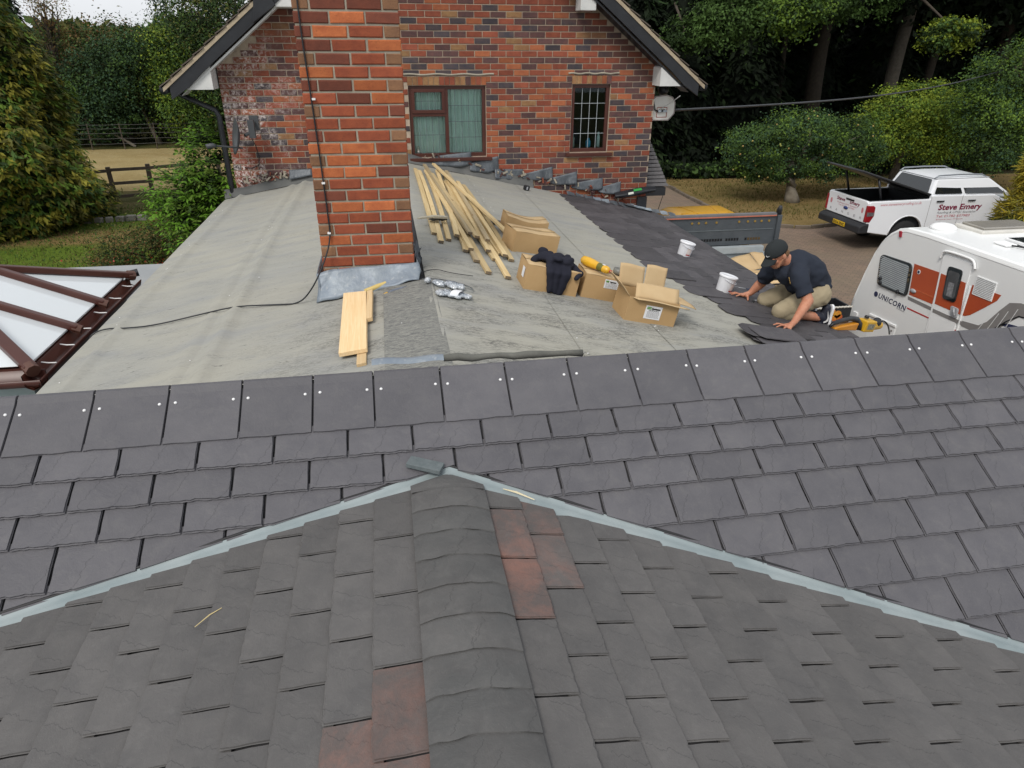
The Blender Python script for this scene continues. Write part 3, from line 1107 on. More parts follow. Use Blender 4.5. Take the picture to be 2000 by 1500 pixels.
# the 300 that show largest: in frame, not behind the chimney, above the roof line
def shown(b):
    x, z, wd = b
    if z > 5.25 or z < zroof(x) + 0.05:
        return 99
    pxl = (0.16 * 10.6 / 5.03 > x > -0.56 * 10.6 / 5.03 - 0.05)
    if pxl:
        return 98
    return abs(z - 4.0) + abs(x - 1.6) * 0.3
cand.sort(key=shown)
for x, z, wd in cand[:296]:
    put('brick', hbrick(wd, choose()), house, M=Matrix.Translation((x, YW - 0.004 + rnd.uniform(-.0015, .0015), z)))
m = MB()
for x, z, wd in cand[296:]:
    k = choose()
    y = YW - 0.004 + rnd.uniform(-.0015, .0015)
    h = 0.035
    c4 = 0.004
    f = [(x - wd / 2 + c4, y, z - h + c4), (x + wd / 2 - c4, y, z - h + c4), (x + wd / 2 - c4, y, z + h - c4), (x - wd / 2 + c4, y, z + h - c4)]
    g = [(x - wd / 2, y + c4, z - h), (x + wd / 2, y + c4, z - h), (x + wd / 2, y + c4, z + h), (x - wd / 2, y + c4, z + h)]
    b = [(p[0], y + 0.03, p[2]) for p in g]
    m.add(f + g + b, [(0, 1, 2, 3)] + [(o + i, o + 4 + i, o + 4 + (i + 1) % 4, o + (i + 1) % 4) for o in (0, 4) for i in range(4)], k)
m.build('brickwork', BK, house)['kind'] = 'stuff'
# mortar wall with the two openings
m = MB()
xs = [HX0 + 0.004, WL[0], WL[1], AX + 0.8, WR[0], WR[1], HX1 - 0.004]
for xa, xb in zip(xs[:-1], xs[1:]):
    rng = [(0.0, None)]
    for a, b, c, d in (WL, WR):
        if abs(xa - a) < 1e-6:
            rng = [(0.0, c), (d, None)]
    for lo, hi in rng:
        if hi is None:
            poly = [(xa, lo), (xb, lo), (xb, roofz(xb) - 0.06)]
            if xa < AX < xb:
                poly.append((AX, roofz(AX) - 0.06))
            poly.append((xa, roofz(xa) - 0.06))
        else:
            poly = [(xa, lo), (xb, lo), (xb, hi), (xa, hi)]
        m.prism(poly, (0, YW + 0.004, 0), (1, 0, 0), (0, 0, 1), (0, 1, 0), 0.20)
m.bx(HX0 + 0.004, HX0 + 0.2, YW + 0.2, YW + HD, 0, 4.6)
m.bx(HX1 - 0.2, HX1 - 0.004, YW + 0.2, YW + HD, 0, 4.6)
m.bx(HX0 + 0.004, HX1 - 0.004, YW + HD - 0.2, YW + HD, 0, 4.5)
m.build('mortar_wall', M_MORT, house)
# soldier lintels and the old render lines over them
for a, b, zt in ((0.36, 1.49, 4.363), (2.755, 3.36, 4.373)):
    n = int(round((b - a) / 0.0745))
    for i in range(n):
        wd = (b - a) / n
        k = MB()
        k.bx(a + wd * i + 0.004, a + wd * (i + 1) - 0.004, YW - 0.006, YW + 0.03, zt + 0.004, zt + 0.112)
        k.build('brick', BK[rnd.choice([4, 4, 0, 2, 1])], house)
    k = MB()
    k.grid(lambda p, q: (a - 0.06 + (b - a + 0.17) * p, YW - 0.006 - 0.014 * math.sin(q * 3.14) * (1 + 0.3 * math.sin(p * 37)), zt + 0.128 + 0.026 * q + 0.006 * math.sin(p * 21)), 40, 4)
    k.build('render_line', M_MORTC, house, True)
# windows
def window(x0, x1, z0, z1, split):
    wn = MB()
    f = 0.052
    yf, yb = YW + 0.035, YW + 0.105
    def fr(a, b, c, d, t=f, y0=yf, y1=yb):
        wn.bx(a, b, y0, y1, c, c + t)
        wn.bx(a, b, y0, y1, d - t, d)
        wn.bx(a, a + t, y0, y1, c + t, d - t)
        wn.bx(b - t, b, y0, y1, c + t, d - t)
    fr(x0, x1, z0, z1)
    panes = []
    if split:
        xm = x0 + (x1 - x0) * 0.485
        zt = z0 + (z1 - z0) * 0.60
        wn.bx(xm - 0.026, xm + 0.026, yf - 0.004, yb - 0.002, z0 + f, z1 - f)
        wn.bx(x0 + f, xm - 0.026, yf - 0.003, yb - 0.003, zt - 0.024, zt + 0.024)
        fr(x0 + 0.042, xm - 0.020, zt + 0.020, z1 - 0.044, 0.045, yf - 0.018, yb - 0.02)
        panes = [(x0 + f, xm - 0.026, z0 + f, zt - 0.024, 5, 2), (x0 + 0.085, xm - 0.064, zt + 0.064, z1 - 0.088, 4, 2), (xm + 0.026, x1 - f, z0 + f, z1 - f, 5, 4)]
    else:
        panes = [(x0 + f, x1 - f, z0 + f, z1 - f, 4, 4)]
    o = wn.build('window', M_BROWN, house, bevel=0.004)
    for a, b, c, d, nx, nz in panes:
        k = MB()
        k.bx(a, b, yf + 0.030, yf + 0.036, c, d)
        k.build('pane', M_GLASS, o)
        k = MB()
        for i in range(1, nx):
            x = a + (b - a) * i / nx
            k.bx(x - 0.0028, x + 0.0028, yf + 0.024, yf + 0.030, c, d)
        for i in range(1, nz):
            z = c + (d - c) * i / nz
            k.bx(a, b, yf + 0.0225, yf + 0.0285, z - 0.0028, z + 0.0028)
        k.build('glazing_lead', M_LEADLINE if not split else M_LEADLINED, o)
    return o
w1 = window(*WL, True)
w2 = window(*WR, False)
for a, b, z in ((0.34, 1.56, 3.385), (2.70, 3.43, 3.412)):
    k = MB()
    k.bx(a, b, YW - 0.055, YW + 0.10, z - 0.055, z - 0.006)
    k.build('sill', M_BROWN, w1 if a < 1 else w2, bevel=0.006)
k = MB()
for xa, xb in ((0.40, 0.93), (0.90, 1.46)):
    k.grid(lambda p, q: (xa + (xb - xa) * p, YW + 0.135 + 0.016 * math.sin(p * (60 + 8 * math.sin(q * 2))) + 0.012 * math.sin(p * 23 + xa), 3.40 + 0.95 * q), 60, 6)
k.build('curtain', M_CURT, w1, True)
# rooms behind
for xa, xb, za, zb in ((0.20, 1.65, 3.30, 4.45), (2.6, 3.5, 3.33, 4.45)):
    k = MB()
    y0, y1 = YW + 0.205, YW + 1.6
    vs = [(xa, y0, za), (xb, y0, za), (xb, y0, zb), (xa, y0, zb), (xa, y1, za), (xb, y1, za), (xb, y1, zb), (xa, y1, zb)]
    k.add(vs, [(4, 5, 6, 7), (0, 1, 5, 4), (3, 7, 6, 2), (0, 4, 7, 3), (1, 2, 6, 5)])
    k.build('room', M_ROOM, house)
def bottle(name, x, z, r, h, col, label, cat, y=YW + 0.15):
    k = MB()
    k.lathe([(r, 0), (r, h * 0.65), (r * 0.55, h * 0.8), (r * 0.5, h), (0.001, h)], 12, Matrix.Translation((x, y, z)))
    tag(k.build(name, simple(name + '_mat', col, rough=0.4), None, True), label, cat)
bottle('bottle', 3.25, 3.47, 0.028, 0.22, (0.60, 0.70, 0.72), 'tall pale bottle at the right inside the narrow window', 'bottle')
bottle('jar', 3.09, 3.47, 0.040, 0.13, (0.03, 0.30, 0.55), 'bright blue pot on the sill inside the narrow window', 'pot')
bottle('bottle', 2.84, 3.47, 0.032, 0.20, (0.35, 0.38, 0.36), 'grey bottle at the left inside the narrow window', 'bottle')
k = MB()
k.lathe([(0.035, 0), (0.05, 0.05), (0.04, 0.10), (0.018, 0.13), (0.026, 0.16), (0.001, 0.185)], 12, Matrix.Translation((0.475, YW + 0.092, 3.43)) @ Matrix.Scale(0.6, 4))
tag(k.build('ornament', simple('ornament_mat', (0.35, 0.30, 0.25), (0.65, 0.62, 0.58), 25), None, True), 'small pale figurine inside the lower left corner of the curtained window', 'ornament')
# roof: slopes, verge tiles, bargeboards, soffit boxes
m = MB()
YF = 10.22
for sg in (-1, 1):
    xe = -2.78 if sg < 0 else 4.66
    m.hexa([(xe, YF, roofz(xe) - 0.06), (AX, YF, roofz(AX) - 0.06), (AX, YW + HD + 0.3, roofz(AX) - 0.06), (xe, YW + HD + 0.3, roofz(xe) - 0.06), (xe, YF, roofz(xe) - 0.005), (AX, YF, roofz(AX) - 0.005), (AX, YW + HD + 0.3, roofz(AX) - 0.005), (xe, YW + HD + 0.3, roofz(xe) - 0.005)])
m.build('roof', M_TILEE, house)
sl_ang = math.atan(SLP)
vt = {}
tf = MB()
for sg in (-1, 1):
    V = Vector((math.cos(sl_ang) * -sg, 0, math.sin(sl_ang)))
    N = Vector((math.sin(sl_ang) * sg, 0, math.cos(sl_ang)))
    U = V.cross(N)
    xe = -2.80 if sg < 0 else 4.68
    ln = abs(AX - xe) / math.cos(sl_ang)
    nrow = int(ln / 0.10)
    tm = MB()
    tm.hexa([(-0.082, 0, 0.016), (0.082, 0, 0.016), (0.082, 0.17, 0.0), (-0.082, 0.17, 0.0), (-0.082, 0, 0.030), (0.082, 0, 0.030), (0.082, 0.17, 0.012), (-0.082, 0.17, 0.012)])
    tme = tm.mesh('tile', M_TILE)
    for rI in range(nrow):
        P0 = Vector((xe, 0, roofz(xe))) + V * (0.10 * rI)
        for cI in range(46):
            y = YF - 0.02 + 0.085 + 0.170 * cI + (0.085 if rI % 2 else 0)
            P = P0 + Vector((0, y, 0)) + N * 0.0
            Mx = frame(P, U, V, N) @ Matrix.Rotation(rnd.uniform(-.03, .03), 4, 'X') @ Matrix.Rotation(rnd.uniform(-.02, .02), 4, 'Z')
            if cI < 2 and rI < 34:
                put('tile', tme, house, M=Mx)
            elif (sg < 0 and cI < 40) or (sg > 0 and cI < 40):
                tf.hexa([Mx @ Vector(q) for q in [(-0.082, 0, 0.016), (0.082, 0, 0.016), (0.082, 0.17, 0.0), (-0.082, 0.17, 0.0), (-0.082, 0, 0.030), (0.082, 0, 0.030), (0.082, 0.17, 0.012), (-0.082, 0.17, 0.012)]])
tf.build('tiling', M_TILE, house)['kind'] = 'stuff'
for sg in (-1, 1):
    xe = -2.70 if sg < 0 else 4.575
    d = Vector((math.cos(sl_ang) * -sg, 0, math.sin(sl_ang)))
    dn = Vector((0, 0, -1))
    z = roofz(xe) - 0.022
    n = 40
    ln = abs(AX - xe) / math.cos(sl_ang)
    poly = [(0, 0), (ln, 0), (ln, 0.22), (0.55, 0.215), (0.30, 0.235), (0.0, 0.20)]
    m = MB()
    m.prism([(a, b) for a, b in poly], (xe, YF + 0.015, z), d, dn, (0, 1, 0), 0.035)
    m.build('bargeboard', M_BLACK, house, bevel=0.004)
    # lower moulding strip
    m = MB()
    m.prism([(0.30, 0.24), (ln, 0.225), (ln, 0.255), (0.30, 0.27)], (xe, YF + 0.055, z), d, dn, (0, 1, 0), 0.03)
    m.build('barge_moulding', M_WHITEP if sg < 0 else M_BLACK, house)
    # underside of the overhang
    m = MB()
    m.prism([(0.15, 0.235), (ln, 0.235), (ln, 0.245), (0.15, 0.245)], (xe, YF + 0.09, z), d, dn, (0, 1, 0), 0.30)
    m.build('soffit', M_WHITEP if sg < 0 else M_BLACK, house)
    # boxed eave end
    m = MB()
    if sg < 0:
        m.prism([(HX0 - 0.012, 4.34), (HX0 - 0.012, 4.70), (-2.30, 4.60), (-2.52, 4.34)], (0, YF + 0.06, 0), (1, 0, 0), (0, 0, 1), (0, 1, 0), 0.7)
    else:
        m.prism([(HX1 - 0.06, 4.355), (4.34, 4.355), (4.02, 4.62), (HX1 - 0.06, 4.60)], (0, YF + 0.06, 0), (1, 0, 0), (0, 0, 1), (0, 1, 0), 0.7)
    m.build('soffit_box', M_WHITEP, house)
    # gutter
    gx = -2.78 if sg < 0 else 4.66
    m = MB()
    m.tube([(gx, YF + 0.02, roofz(xe) - 0.10), (gx, YW + HD, roofz(xe) - 0.10)], 0.055, 10)
    m.build('gutter', M_BLACK, house, True)
    if sg < 0:
        m = MB()
        m.tube([(gx + 0.05, YF + 0.45, 4.28), (-2.62, YF + 0.45, 4.22), (-2.26, YW - 0.0, 4.06), (-2.23, YW + 0.0, 3.98), (-2.225, YW + 0.0, 0.2)], 0.038, 10)
        m.build('downpipe', M_BLACK, house, True)
# old stub boxes high on the gable
m = MB()
m.bx(-1.44, -1.00, 10.25, 10.58, 5.30, 5.62)
m.build('soffit_box', M_WHITEP, house, bevel=0.01)
m = MB()
m.prism([(-1.54, 5.12), (-1.50, 5.40), (-1.30, 5.46), (-1.24, 5.32)], (0, 10.20, 0), (1, 0, 0), (0, 0, 1), (0, 1, 0), 0.34)
m.build('bracket', M_BLACK, house, bevel=0.006)
m = MB()
m.prism([(2.76, 5.31), (2.98, 5.31), (2.98, 5.42), (2.90, 5.62), (2.76, 5.62)], (0, 10.30, 0), (1, 0, 0), (0, 0, 1), (0, 1, 0), 0.28)
m.build('soffit_box', M_WHITEP, house, bevel=0.008)
# stepped lead flashings hanging off the wall
fl = [(0.66, 1.25, 3.27, 3.40, 3.455), (1.22, 1.66, 3.17, 3.30, 3.385), (1.60, 2.04, 3.045, 3.20, 3.185), (2.03, 2.50, 3.035, 3.11, 3.215), (2.42, 2.89, 2.955, 3.03, 3.135), (2.81, 3.31, 2.865, 2.95, 3.03), (3.24, 3.61, 2.80, 2.875, 2.965)]
for i, (a, b, zb, zla, zrb) in enumerate(fl):
    k = MB()
    bow = 0.05 if i == 2 else 0.03
    def ff(p, q):
        zt = zla + (zrb - zla) * p
        lo = zb - (0.02 * math.sin(p * 3.1) if i == 2 else 0.03 * math.sin(p * 3.0)) + (0.02 * (1 - p))
        lo = min(lo, zt - 0.015)
        return (a + (b - a) * p, YW - 0.012 - bow * q * (0.6 + 0.6 * math.sin(p * 3.1 + i)) - 0.012 * math.sin(p * 11 + i) * q, zt + (lo - zt) * q)
    k.grid(ff, 16, 6)
    o = k.build('lead_flashing', M_LEADD, house, True)
    o.modifiers.new('solid', 'SOLIDIFY').thickness = 0.004
k = MB()
k.grid(lambda p, q: (-1.40 + 0.32 * p, YW - 0.012 - 0.05 * q, 3.255 + 0.01 * p - (0.135 - 0.05 * p) * q), 10, 5)
k.build('lead_flashing', M_LEADD, house, True).modifiers.new('solid', 'SOLIDIFY').thickness = 0.004
k = MB()
def rolled(p, q):
    return (3.50 + 0.66 * p, YW - 0.05 - 0.09 * math.sin(q * 3.1) - 0.02 * math.sin(p * 6), 2.80 + 0.03 * p + 0.05 * p * p - 0.09 * q + 0.03 * math.sin(p * 3.1) * (1 - q))
k.grid(rolled, 16, 6)
o = k.build('torn_felt', M_BLACK, house, True)
k = MB()
k.grid(lambda p, q: (3.70 + 0.09 * p, rolled(0.31 + 0.13 * p, 0.28 + 0.25 * q)[1] - 0.006, rolled(0.31 + 0.13 * p, 0.28 + 0.25 * q)[2] + 0.004), 3, 2)
k.build('sticker', simple('sticker_white', (0.6, 0.62, 0.55)), o)
k = MB()
k.grid(lambda p, q: (3.80 + 0.14 * p, rolled(0.46 + 0.2 * p, 0.08 + 0.2 * q)[1] - 0.006, rolled(0.46 + 0.2 * p, 0.08 + 0.2 * q)[2] + 0.004), 3, 2)
k.build('sticker', simple('sticker_green', (0.03, 0.30, 0.06)), o)
k = MB()
k.bx(3.9, 4.06, YW - 0.04, YW + 0.01, 2.30, 2.72)
k.build('torn_felt', M_BLACK, house)
# broken bricks and mortar rubble left on the ledge under the flashings
k = MB()
for i in range(110):
    if i < 45:
        x = rnd.uniform(-2.1, -1.45)
        z = zl(x) + 0.135 + rnd.uniform(0, 0.10)
    else:
        x = rnd.uniform(0.55, 3.7)
        z = zr(x) + 0.130 + rnd.uniform(-0.03, 0.07)
    s = rnd.uniform(0.008, 0.028)
    Mx = Matrix.Translation((x, YW - 0.016 - rnd.uniform(0, 0.02), z)) @ Matrix.Rotation(rnd.uniform(0, 3), 4, 'Y') @ Matrix.Rotation(rnd.uniform(-.5, .5), 4, 'Z')
    k.bx(-s * 1.6, s * 1.6, -s * .6, s * .6, -s * .5, s * .5, rnd.choice([0, 1, 1, 2, 2]), Mx)
k.build('rubble', [BK[0], M_MORTC, BK[2]], house)['kind'] = 'stuff'
# lean-to roof on the right side of the house
m = MB()
for r_ in range(14):
    z = 2.80 + 0.062 * r_
    for c_ in range(8):
        xa = 4.56 - 0.033 * r_ - 0.0
        m2 = xa - 0.34
        m.hexa([(4.06, 10.95 + .17 * c_, z), (xa, 10.95 + .17 * c_, z), (xa, 11.11 + .17 * c_, z), (4.06, 11.11 + .17 * c_, z), (4.06, 10.95 + .17 * c_, z + 0.05), (xa - 0.02, 10.95 + .17 * c_, z + 0.05), (xa - 0.02, 11.11 + .17 * c_, z + 0.05), (4.06, 11.11 + .17 * c_, z + 0.05)])
m.build('lean_to_roof', simple('lean_tile', (0.13, 0.125, 0.13), (0.19, 0.185, 0.19), 20, 0.8, 0.5, 60), house, bevel=0.006)
m = MB()
m.bx(4.06, 4.5, 10.9, 12.2, 2.66, 2.79)
m.build('lean_to_fascia', M_BLACK, house)
# ================================================================ satellite dish, backboard, speaker, cables
dish = thing('satellite_dish', 'dark grey satellite dish on the white stained brickwork', 'satellite dish', (-1.85, 10.5, 3.85))
M_DISH = simple('dish_grey', (0.05, 0.055, 0.06), (0.07, 0.075, 0.08), rough=0.5)
Md = Matrix.Translation((-1.95, 10.28, 3.74)) @ Matrix.Rotation(math.radians(-70), 4, 'Z') @ Matrix.Rotation(math.radians(80), 4, 'X') @ Matrix.Diagonal((0.19, 0.23, 0.22, 1))
k = MB()
k.lathe([(0.001, 0.0), (0.4, 0.04), (0.75, 0.14), (1.0, 0.26), (1.0, 0.235), (0.75, 0.11), (0.4, 0.01), (0.001, -0.03)], 24, Md, cap=False)
k.build('dish', M_DISH, dish, True)
k = MB()
k.tube([(-1.78, YW, 3.90), (-1.78, 10.42, 3.90), (-1.80, 10.40, 3.80), (-1.88, 10.32, 3.76)], 0.022, 8)
k.bx(-1.84, -1.72, YW - 0.02, YW - 0.002, 3.80, 3.99)
k.bx(-1.83, -1.75, 10.35, 10.43, 3.72, 3.95)
k.build('bracket', M_DISH, dish)
k = MB()
k.tube([(-1.93, 10.30, 3.60), (-2.10, 10.22, 3.63), (-2.27, 10.16, 3.655)], 0.012, 6)
k.build('feed_arm', M_DISH, dish)
k = MB()
k.tube([(-2.24, 10.17, 3.65), (-2.28, 10.155, 3.66), (-2.36, 10.13, 3.645)], [0.022, 0.032, 0.034], 10)
k.build('receiver', M_DISH, dish, True)
k = MB()
k.tube([(-1.82, 10.40, 3.74), (-1.79, 10.50, 3.60), (-1.78, 10.57, 3.45), (-1.80, 10.585, 3.33), (-1.90, 10.585, 3.29), (-2.0, 10.585, 3.30)], 0.007, 6)
k.build('lead', M_BLACK, dish, True)
bb = thing('basketball_backboard', 'small white basketball backboard fixed beside the right house corner', 'backboard', (4.27, 10.75, 4.0))
k = MB()
c_ = [(4.06, 3.90), (4.10, 3.84), (4.36, 3.84), (4.45, 3.94), (4.45, 4.10), (4.40, 4.18), (4.30, 4.21), (4.12, 4.19), (4.06, 4.14)]
k.prism(c_, (0, 10.74, 0), (1, 0, 0), (0, 0, 1), (0, 1, 0), 0.02)
k.build('board', simple('board_white', (0.70, 0.70, 0.67), (0.58, 0.56, 0.50), 7, 0.5), bb, bevel=0.003)
k = MB()
for (xa, za), (xb, zb) in zip(c_, c_[1:] + c_[:1]):
    cx, cz = 4.26, 4.02
    sx = lambda x, z: (cx + (x - cx) * 0.95, 10.7385, cz + (z - cz) * 0.95)
    k.bar(sx(xa, za), sx(xb, zb), 0.007, 0.003, 0, (0, 1, 0))
k.build('board_edge_line', simple('line_brown', (0.12, 0.05, 0.06)), bb)
k = MB()
for a, b in (((4.16, 3.89), (4.32, 3.89)), ((4.32, 3.89), (4.32, 4.03)), ((4.32, 4.03), (4.16, 4.03)), ((4.16, 4.03), (4.16, 3.89))):
    k.bar((a[0], 10.7385, a[1]), (b[0], 10.7385, b[1]), 0.010, 0.003, 0, (0, 1, 0))
k.build('target_square', simple('line_red', (0.30, 0.06, 0.04)), bb)
k = MB()
k.bx(4.17, 4.31, 10.70, 10.738, 3.965, 3.995)
k.build('rim_bracket', simple('bracket_grey', (0.4, 0.45, 0.5), rough=0.4), bb)
k = MB()
k.tube([(4.05, 10.76, 3.98), (4.09, 10.72, 4.12), (4.12, 10.72, 4.00), (4.18, 10.71, 3.97)], 0.012, 6)
k.build('strap', M_BLACK, bb, True)
k = MB()
k.lathe([(0.03, -0.06), (0.075, -0.03), (0.08, 0.05), (0.05, 0.09)], 14, Matrix.Translation((4.27, 10.85, 4.27)) @ Matrix.Rotation(1.2, 4, 'X'))
lamp = k.build('floodlight', M_BLACK, None, True)
tag(lamp, 'round black outdoor lamp above the white backboard', 'lamp')
k = MB()
pts = []
for i in range(41):
    t = i / 40
    a, b = Vector((4.22, 10.70, 3.985)), Vector((23.3, 24.0, 4.30))
    p = a + (b - a) * t
    pts.append(p + Vector((0, 0, -0.30 * math.sin(math.pi * t))))
k.tube(pts, 0.019, 6)
tag(k.build('overhead_cable', M_BLACK, None, True), 'black overhead cable running from the house corner across the dark wood', 'cable')
k = MB()
k.tube([(4.35, 10.35, 4.22), (4.33, 10.5, 4.15), (4.28, 10.62, 4.08), (4.18, 10.71, 4.0)], 0.006, 6)
tag(k.build('cable', M_WHITEP, None, True), 'thin pale wire hanging from the right bargeboard to the backboard', 'wire')
# loose black cable down the chimney and over the felt to the left
k = MB()
cp = [(-0.478, 5.026, 5.25), (-0.476, 5.026, 4.95), (-0.462, 5.026, 4.60), (-0.452, 5.026, 4.30), (-0.444, 5.026, 4.00), (-0.440, 5.026, 3.78), (-0.438, 5.025, 3.66), (-0.47, 4.99, 3.54), (-0.56, 4.93, 3.36), (-0.66, 4.96, 3.22), (-0.74, 5.02, 3.16)]
pf = [(-0.81, 5.02), (-0.95, 5.10), (-1.22, 5.19), (-1.50, 5.24), (-1.83, 5.22), (-2.05, 5.30), (-2.24, 5.41), (-2.33, 5.37)]
cp += [(x, y, zl(x) + 0.016 + (0.02 if -1.45 < x < -1.2 else 0)) for x, y in pf]
cp += [(-2.37, 5.34, 2.83), (-2.40, 5.30, 2.72)]
def smooth_pts(p, it=2):
    p = [Vector(q) for q in p]
    for _ in range(it):
        n = [p[0]]
        for a, b in zip(p[:-1], p[1:]):
            n += [a.lerp(b, 0.25), a.lerp(b, 0.75)]
        p = n + [p[-1]]
    return p
k.tube(smooth_pts(cp), 0.0055, 6)
o = k.build('cable', M_BLACK, None, True)
tag(o, 'thin black cable down the chimney face and looping over the felt to the roof lantern', 'cable')
for z in (4.56, 4.02, 3.67):
    k = MB()
    k.bx(-0.456, -0.434, 5.012, 5.034, z, z + 0.012)
    k.build('cable_clip', M_NAIL, o)
k = MB()
k.tube(smooth_pts([(0.17, 5.05, zroof(0.17) + .02), (0.30, 5.16, zr(0.30) + .02), (0.42, 5.12, zr(.42) + .016), (0.60, 5.14, zr(.6) + .016)]), 0.003, 5)
tag(k.build('wire', M_BLACK, None, True), 'short thin black wire on the felt right of the chimney foot', 'wire')
# ================================================================ roof lantern of the conservatory
lan = thing('roof_lantern', 'brown framed hipped glass roof lantern beside the left eave', 'roof lantern', (-3.6, 5.8, 2.6))
GX, LY0, LY1, LZ = -2.55, 4.78, 6.82, 2.88
RYc, LS = 5.80, 0.44
RXc = GX - (LY1 - LY0) / 2
RZc = LZ + LS * (LY1 - LY0) / 2
XB = -7.5
M_OPAL = NG('lantern_glass')
M_OPAL.set((0.62, 0.66, 0.68), 0.04, None, 0.9)
M_OPAL = M_OPAL.m
M_UPS = simple('upstand_grey', (0.30, 0.38, 0.37), (0.36, 0.43, 0.42), 4, 0.6)
cs = {'e0': Vector((GX, LY0, LZ)), 'e1': Vector((GX, LY1, LZ)), 'r': Vector((RXc, RYc, RZc)), 'rb': Vector((XB, RYc, RZc)), 'w0': Vector((XB, LY0, LZ)), 'w1': Vector((XB, LY1, LZ))}
def hipx(y):
    t = abs(y - (LY0 if y < RYc else LY1)) / ((LY1 - LY0) / 2)
    p = cs['e0' if y < RYc else 'e1'].lerp(cs['r'], t)
    return p
def pane(pts):
    k = MB()
    up_ = Vector((0, 0, 0.012))
    n = len(pts)
    k.add([Vector(p) for p in pts] + [Vector(p) + up_ for p in pts], [tuple(reversed(range(n))), tuple(range(n, 2 * n))] + [(i, (i + 1) % n, (i + 1) % n + n, i + n) for i in range(n)])
    k.build('pane', M_OPAL, lan)
yA, yB = 6.09, 5.50
pA, pB = hipx(yA), hipx(yB)
fA, fB = Vector((GX, yA, LZ)), Vector((GX, yB, LZ))
pane([cs['e0'], fB, pB])
pane([fB, fA, pA, cs['r'], pB])
pane([fA, cs['e1'], pA])
for i in range(5):
    xa, xb = GX - 1.0 * i, GX - 1.0 * (i + 1)
    def topat(x, s):
        if x > RXc:
            y = LY0 + (GX - x) if s == 0 else LY1 - (GX - x)
            return Vector((x, y, LZ + LS * (GX - x)))
        return Vector((x, RYc, RZc))
    for s, yb in ((0, LY0), (1, LY1)):
        q = [Vector((xa, yb, LZ)), Vector((xb, yb, LZ)), topat(xb, s)]
        if xa > RXc > xb:
            q.append(cs['r'])
        if i > 0:
            q.append(topat(xa, s))
        pane(q if s else q[::-1])
        if i > 0:
            k = MB()
            k.bar(Vector((xa, yb, LZ + 0.03)), topat(xa, s) + Vector((0, 0, 0.03)), 0.055, 0.055)
            k.build('rafter', M_BROWN, lan, bevel=0.008)
for a, b, wd in ((fA, pA, 0.065), (fB, pB, 0.065), (cs['e0'], cs['r'], 0.085), (cs['e1'], cs['r'], 0.085), (cs['r'], cs['rb'], 0.10)):
    k = MB()
    e = (a - b).normalized() * 0.075 if wd < 0.1 else Vector()
    k.bar(a + e + Vector((0, 0, 0.036)), b + Vector((0, 0, 0.036)), wd, 0.055)
    o = k.build('rafter', M_BROWN, lan, bevel=0.010)
    if wd < 0.1:
        k = MB()
        q = a + e * 1.15 + Vector((0, 0, 0.030))
        k.tube([q - e.normalized() * 0.05, q + e.normalized() * 0.014], wd * 0.56, 8)
        k.build('end_cap', simple('brown_cap', (0.11, 0.05, 0.035), rough=0.45), o)
k = MB()
k.bx(GX - 0.055, GX - 0.008, LY0 - 0.0, LY1 + 0.0, LZ - 0.06, LZ + 0.014)
k.bx(XB, GX - 0.055, LY0 - 0.0, LY0 + 0.047, LZ - 0.06, LZ + 0.014)
k.bx(XB, GX - 0.055, LY1 - 0.047, LY1, LZ - 0.06, LZ + 0.014)
k.build('eave_beam', M_BROWN, lan)
# box gutter (open) round the eave
k = MB()
def gut(a, b, out):
    a, b, out = Vector(a), Vector(b), Vector(out)
    prof = [(0.0, 0.035), (0.006, -0.05), (0.05, -0.075), (0.10, -0.055), (0.115, 0.0), (0.105, 0.0), (0.092, -0.045), (0.05, -0.062), (0.012, -0.04), (0.008, 0.035)]
    n = len(prof)
    vs = [P + out * u + Vector((0, 0, v)) for P in (a, b) for u, v in prof]
    k.add(vs, [(i, (i + 1) % n, (i + 1) % n + n, i + n) for i in range(n)])
gut((GX + 0.0, LY0 - 0.11, LZ - 0.05), (GX + 0.0, LY1 + 0.10, LZ - 0.05), (1, 0, 0))
gut((XB, LY0 - 0.0, LZ - 0.05), (GX + 0.11, LY0 - 0.0, LZ - 0.05), (0, -1, 0))
k.build('gutter', M_BROWN, lan, True)
for y in (4.95, 5.28, 5.62, 5.98, 6.35, 6.70):
    k = MB()
    k.tube([(GX - 0.01, y, LZ - 0.03), (GX + 0.05, y + 0.012, LZ - 0.048), (GX + 0.11, y, LZ - 0.045)], 0.005, 5)
    k.build('gutter_bracket', M_NAIL, lan)
k = MB()
k.bx(XB, GX - 0.02, LY0 + 0.03, LY1 - 0.02, 0, LZ - 0.05)
k.build('upstand', M_UPS, lan)
k = MB()
k.tube([(GX + 0.02, LY1 + 0.08, LZ + 0.01), (GX + 0.10, LY1 + 0.11, LZ + 0.02)], 0.04, 6)
k.build('outlet', M_BLACK, lan)
# flat lead roof beyond the lantern
k = MB()
k.bx(-9, -2.335, 3.2, 8.2, 2.30, 2.62)
o = k.build('flat_roof', simple('flat_roof_lead', (0.25, 0.265, 0.275), (0.31, 0.32, 0.32), 3, 0.6, 0.2, 20), None)
tag(o, 'grey flat roof between the glass lantern and the lawn', 'flat roof')
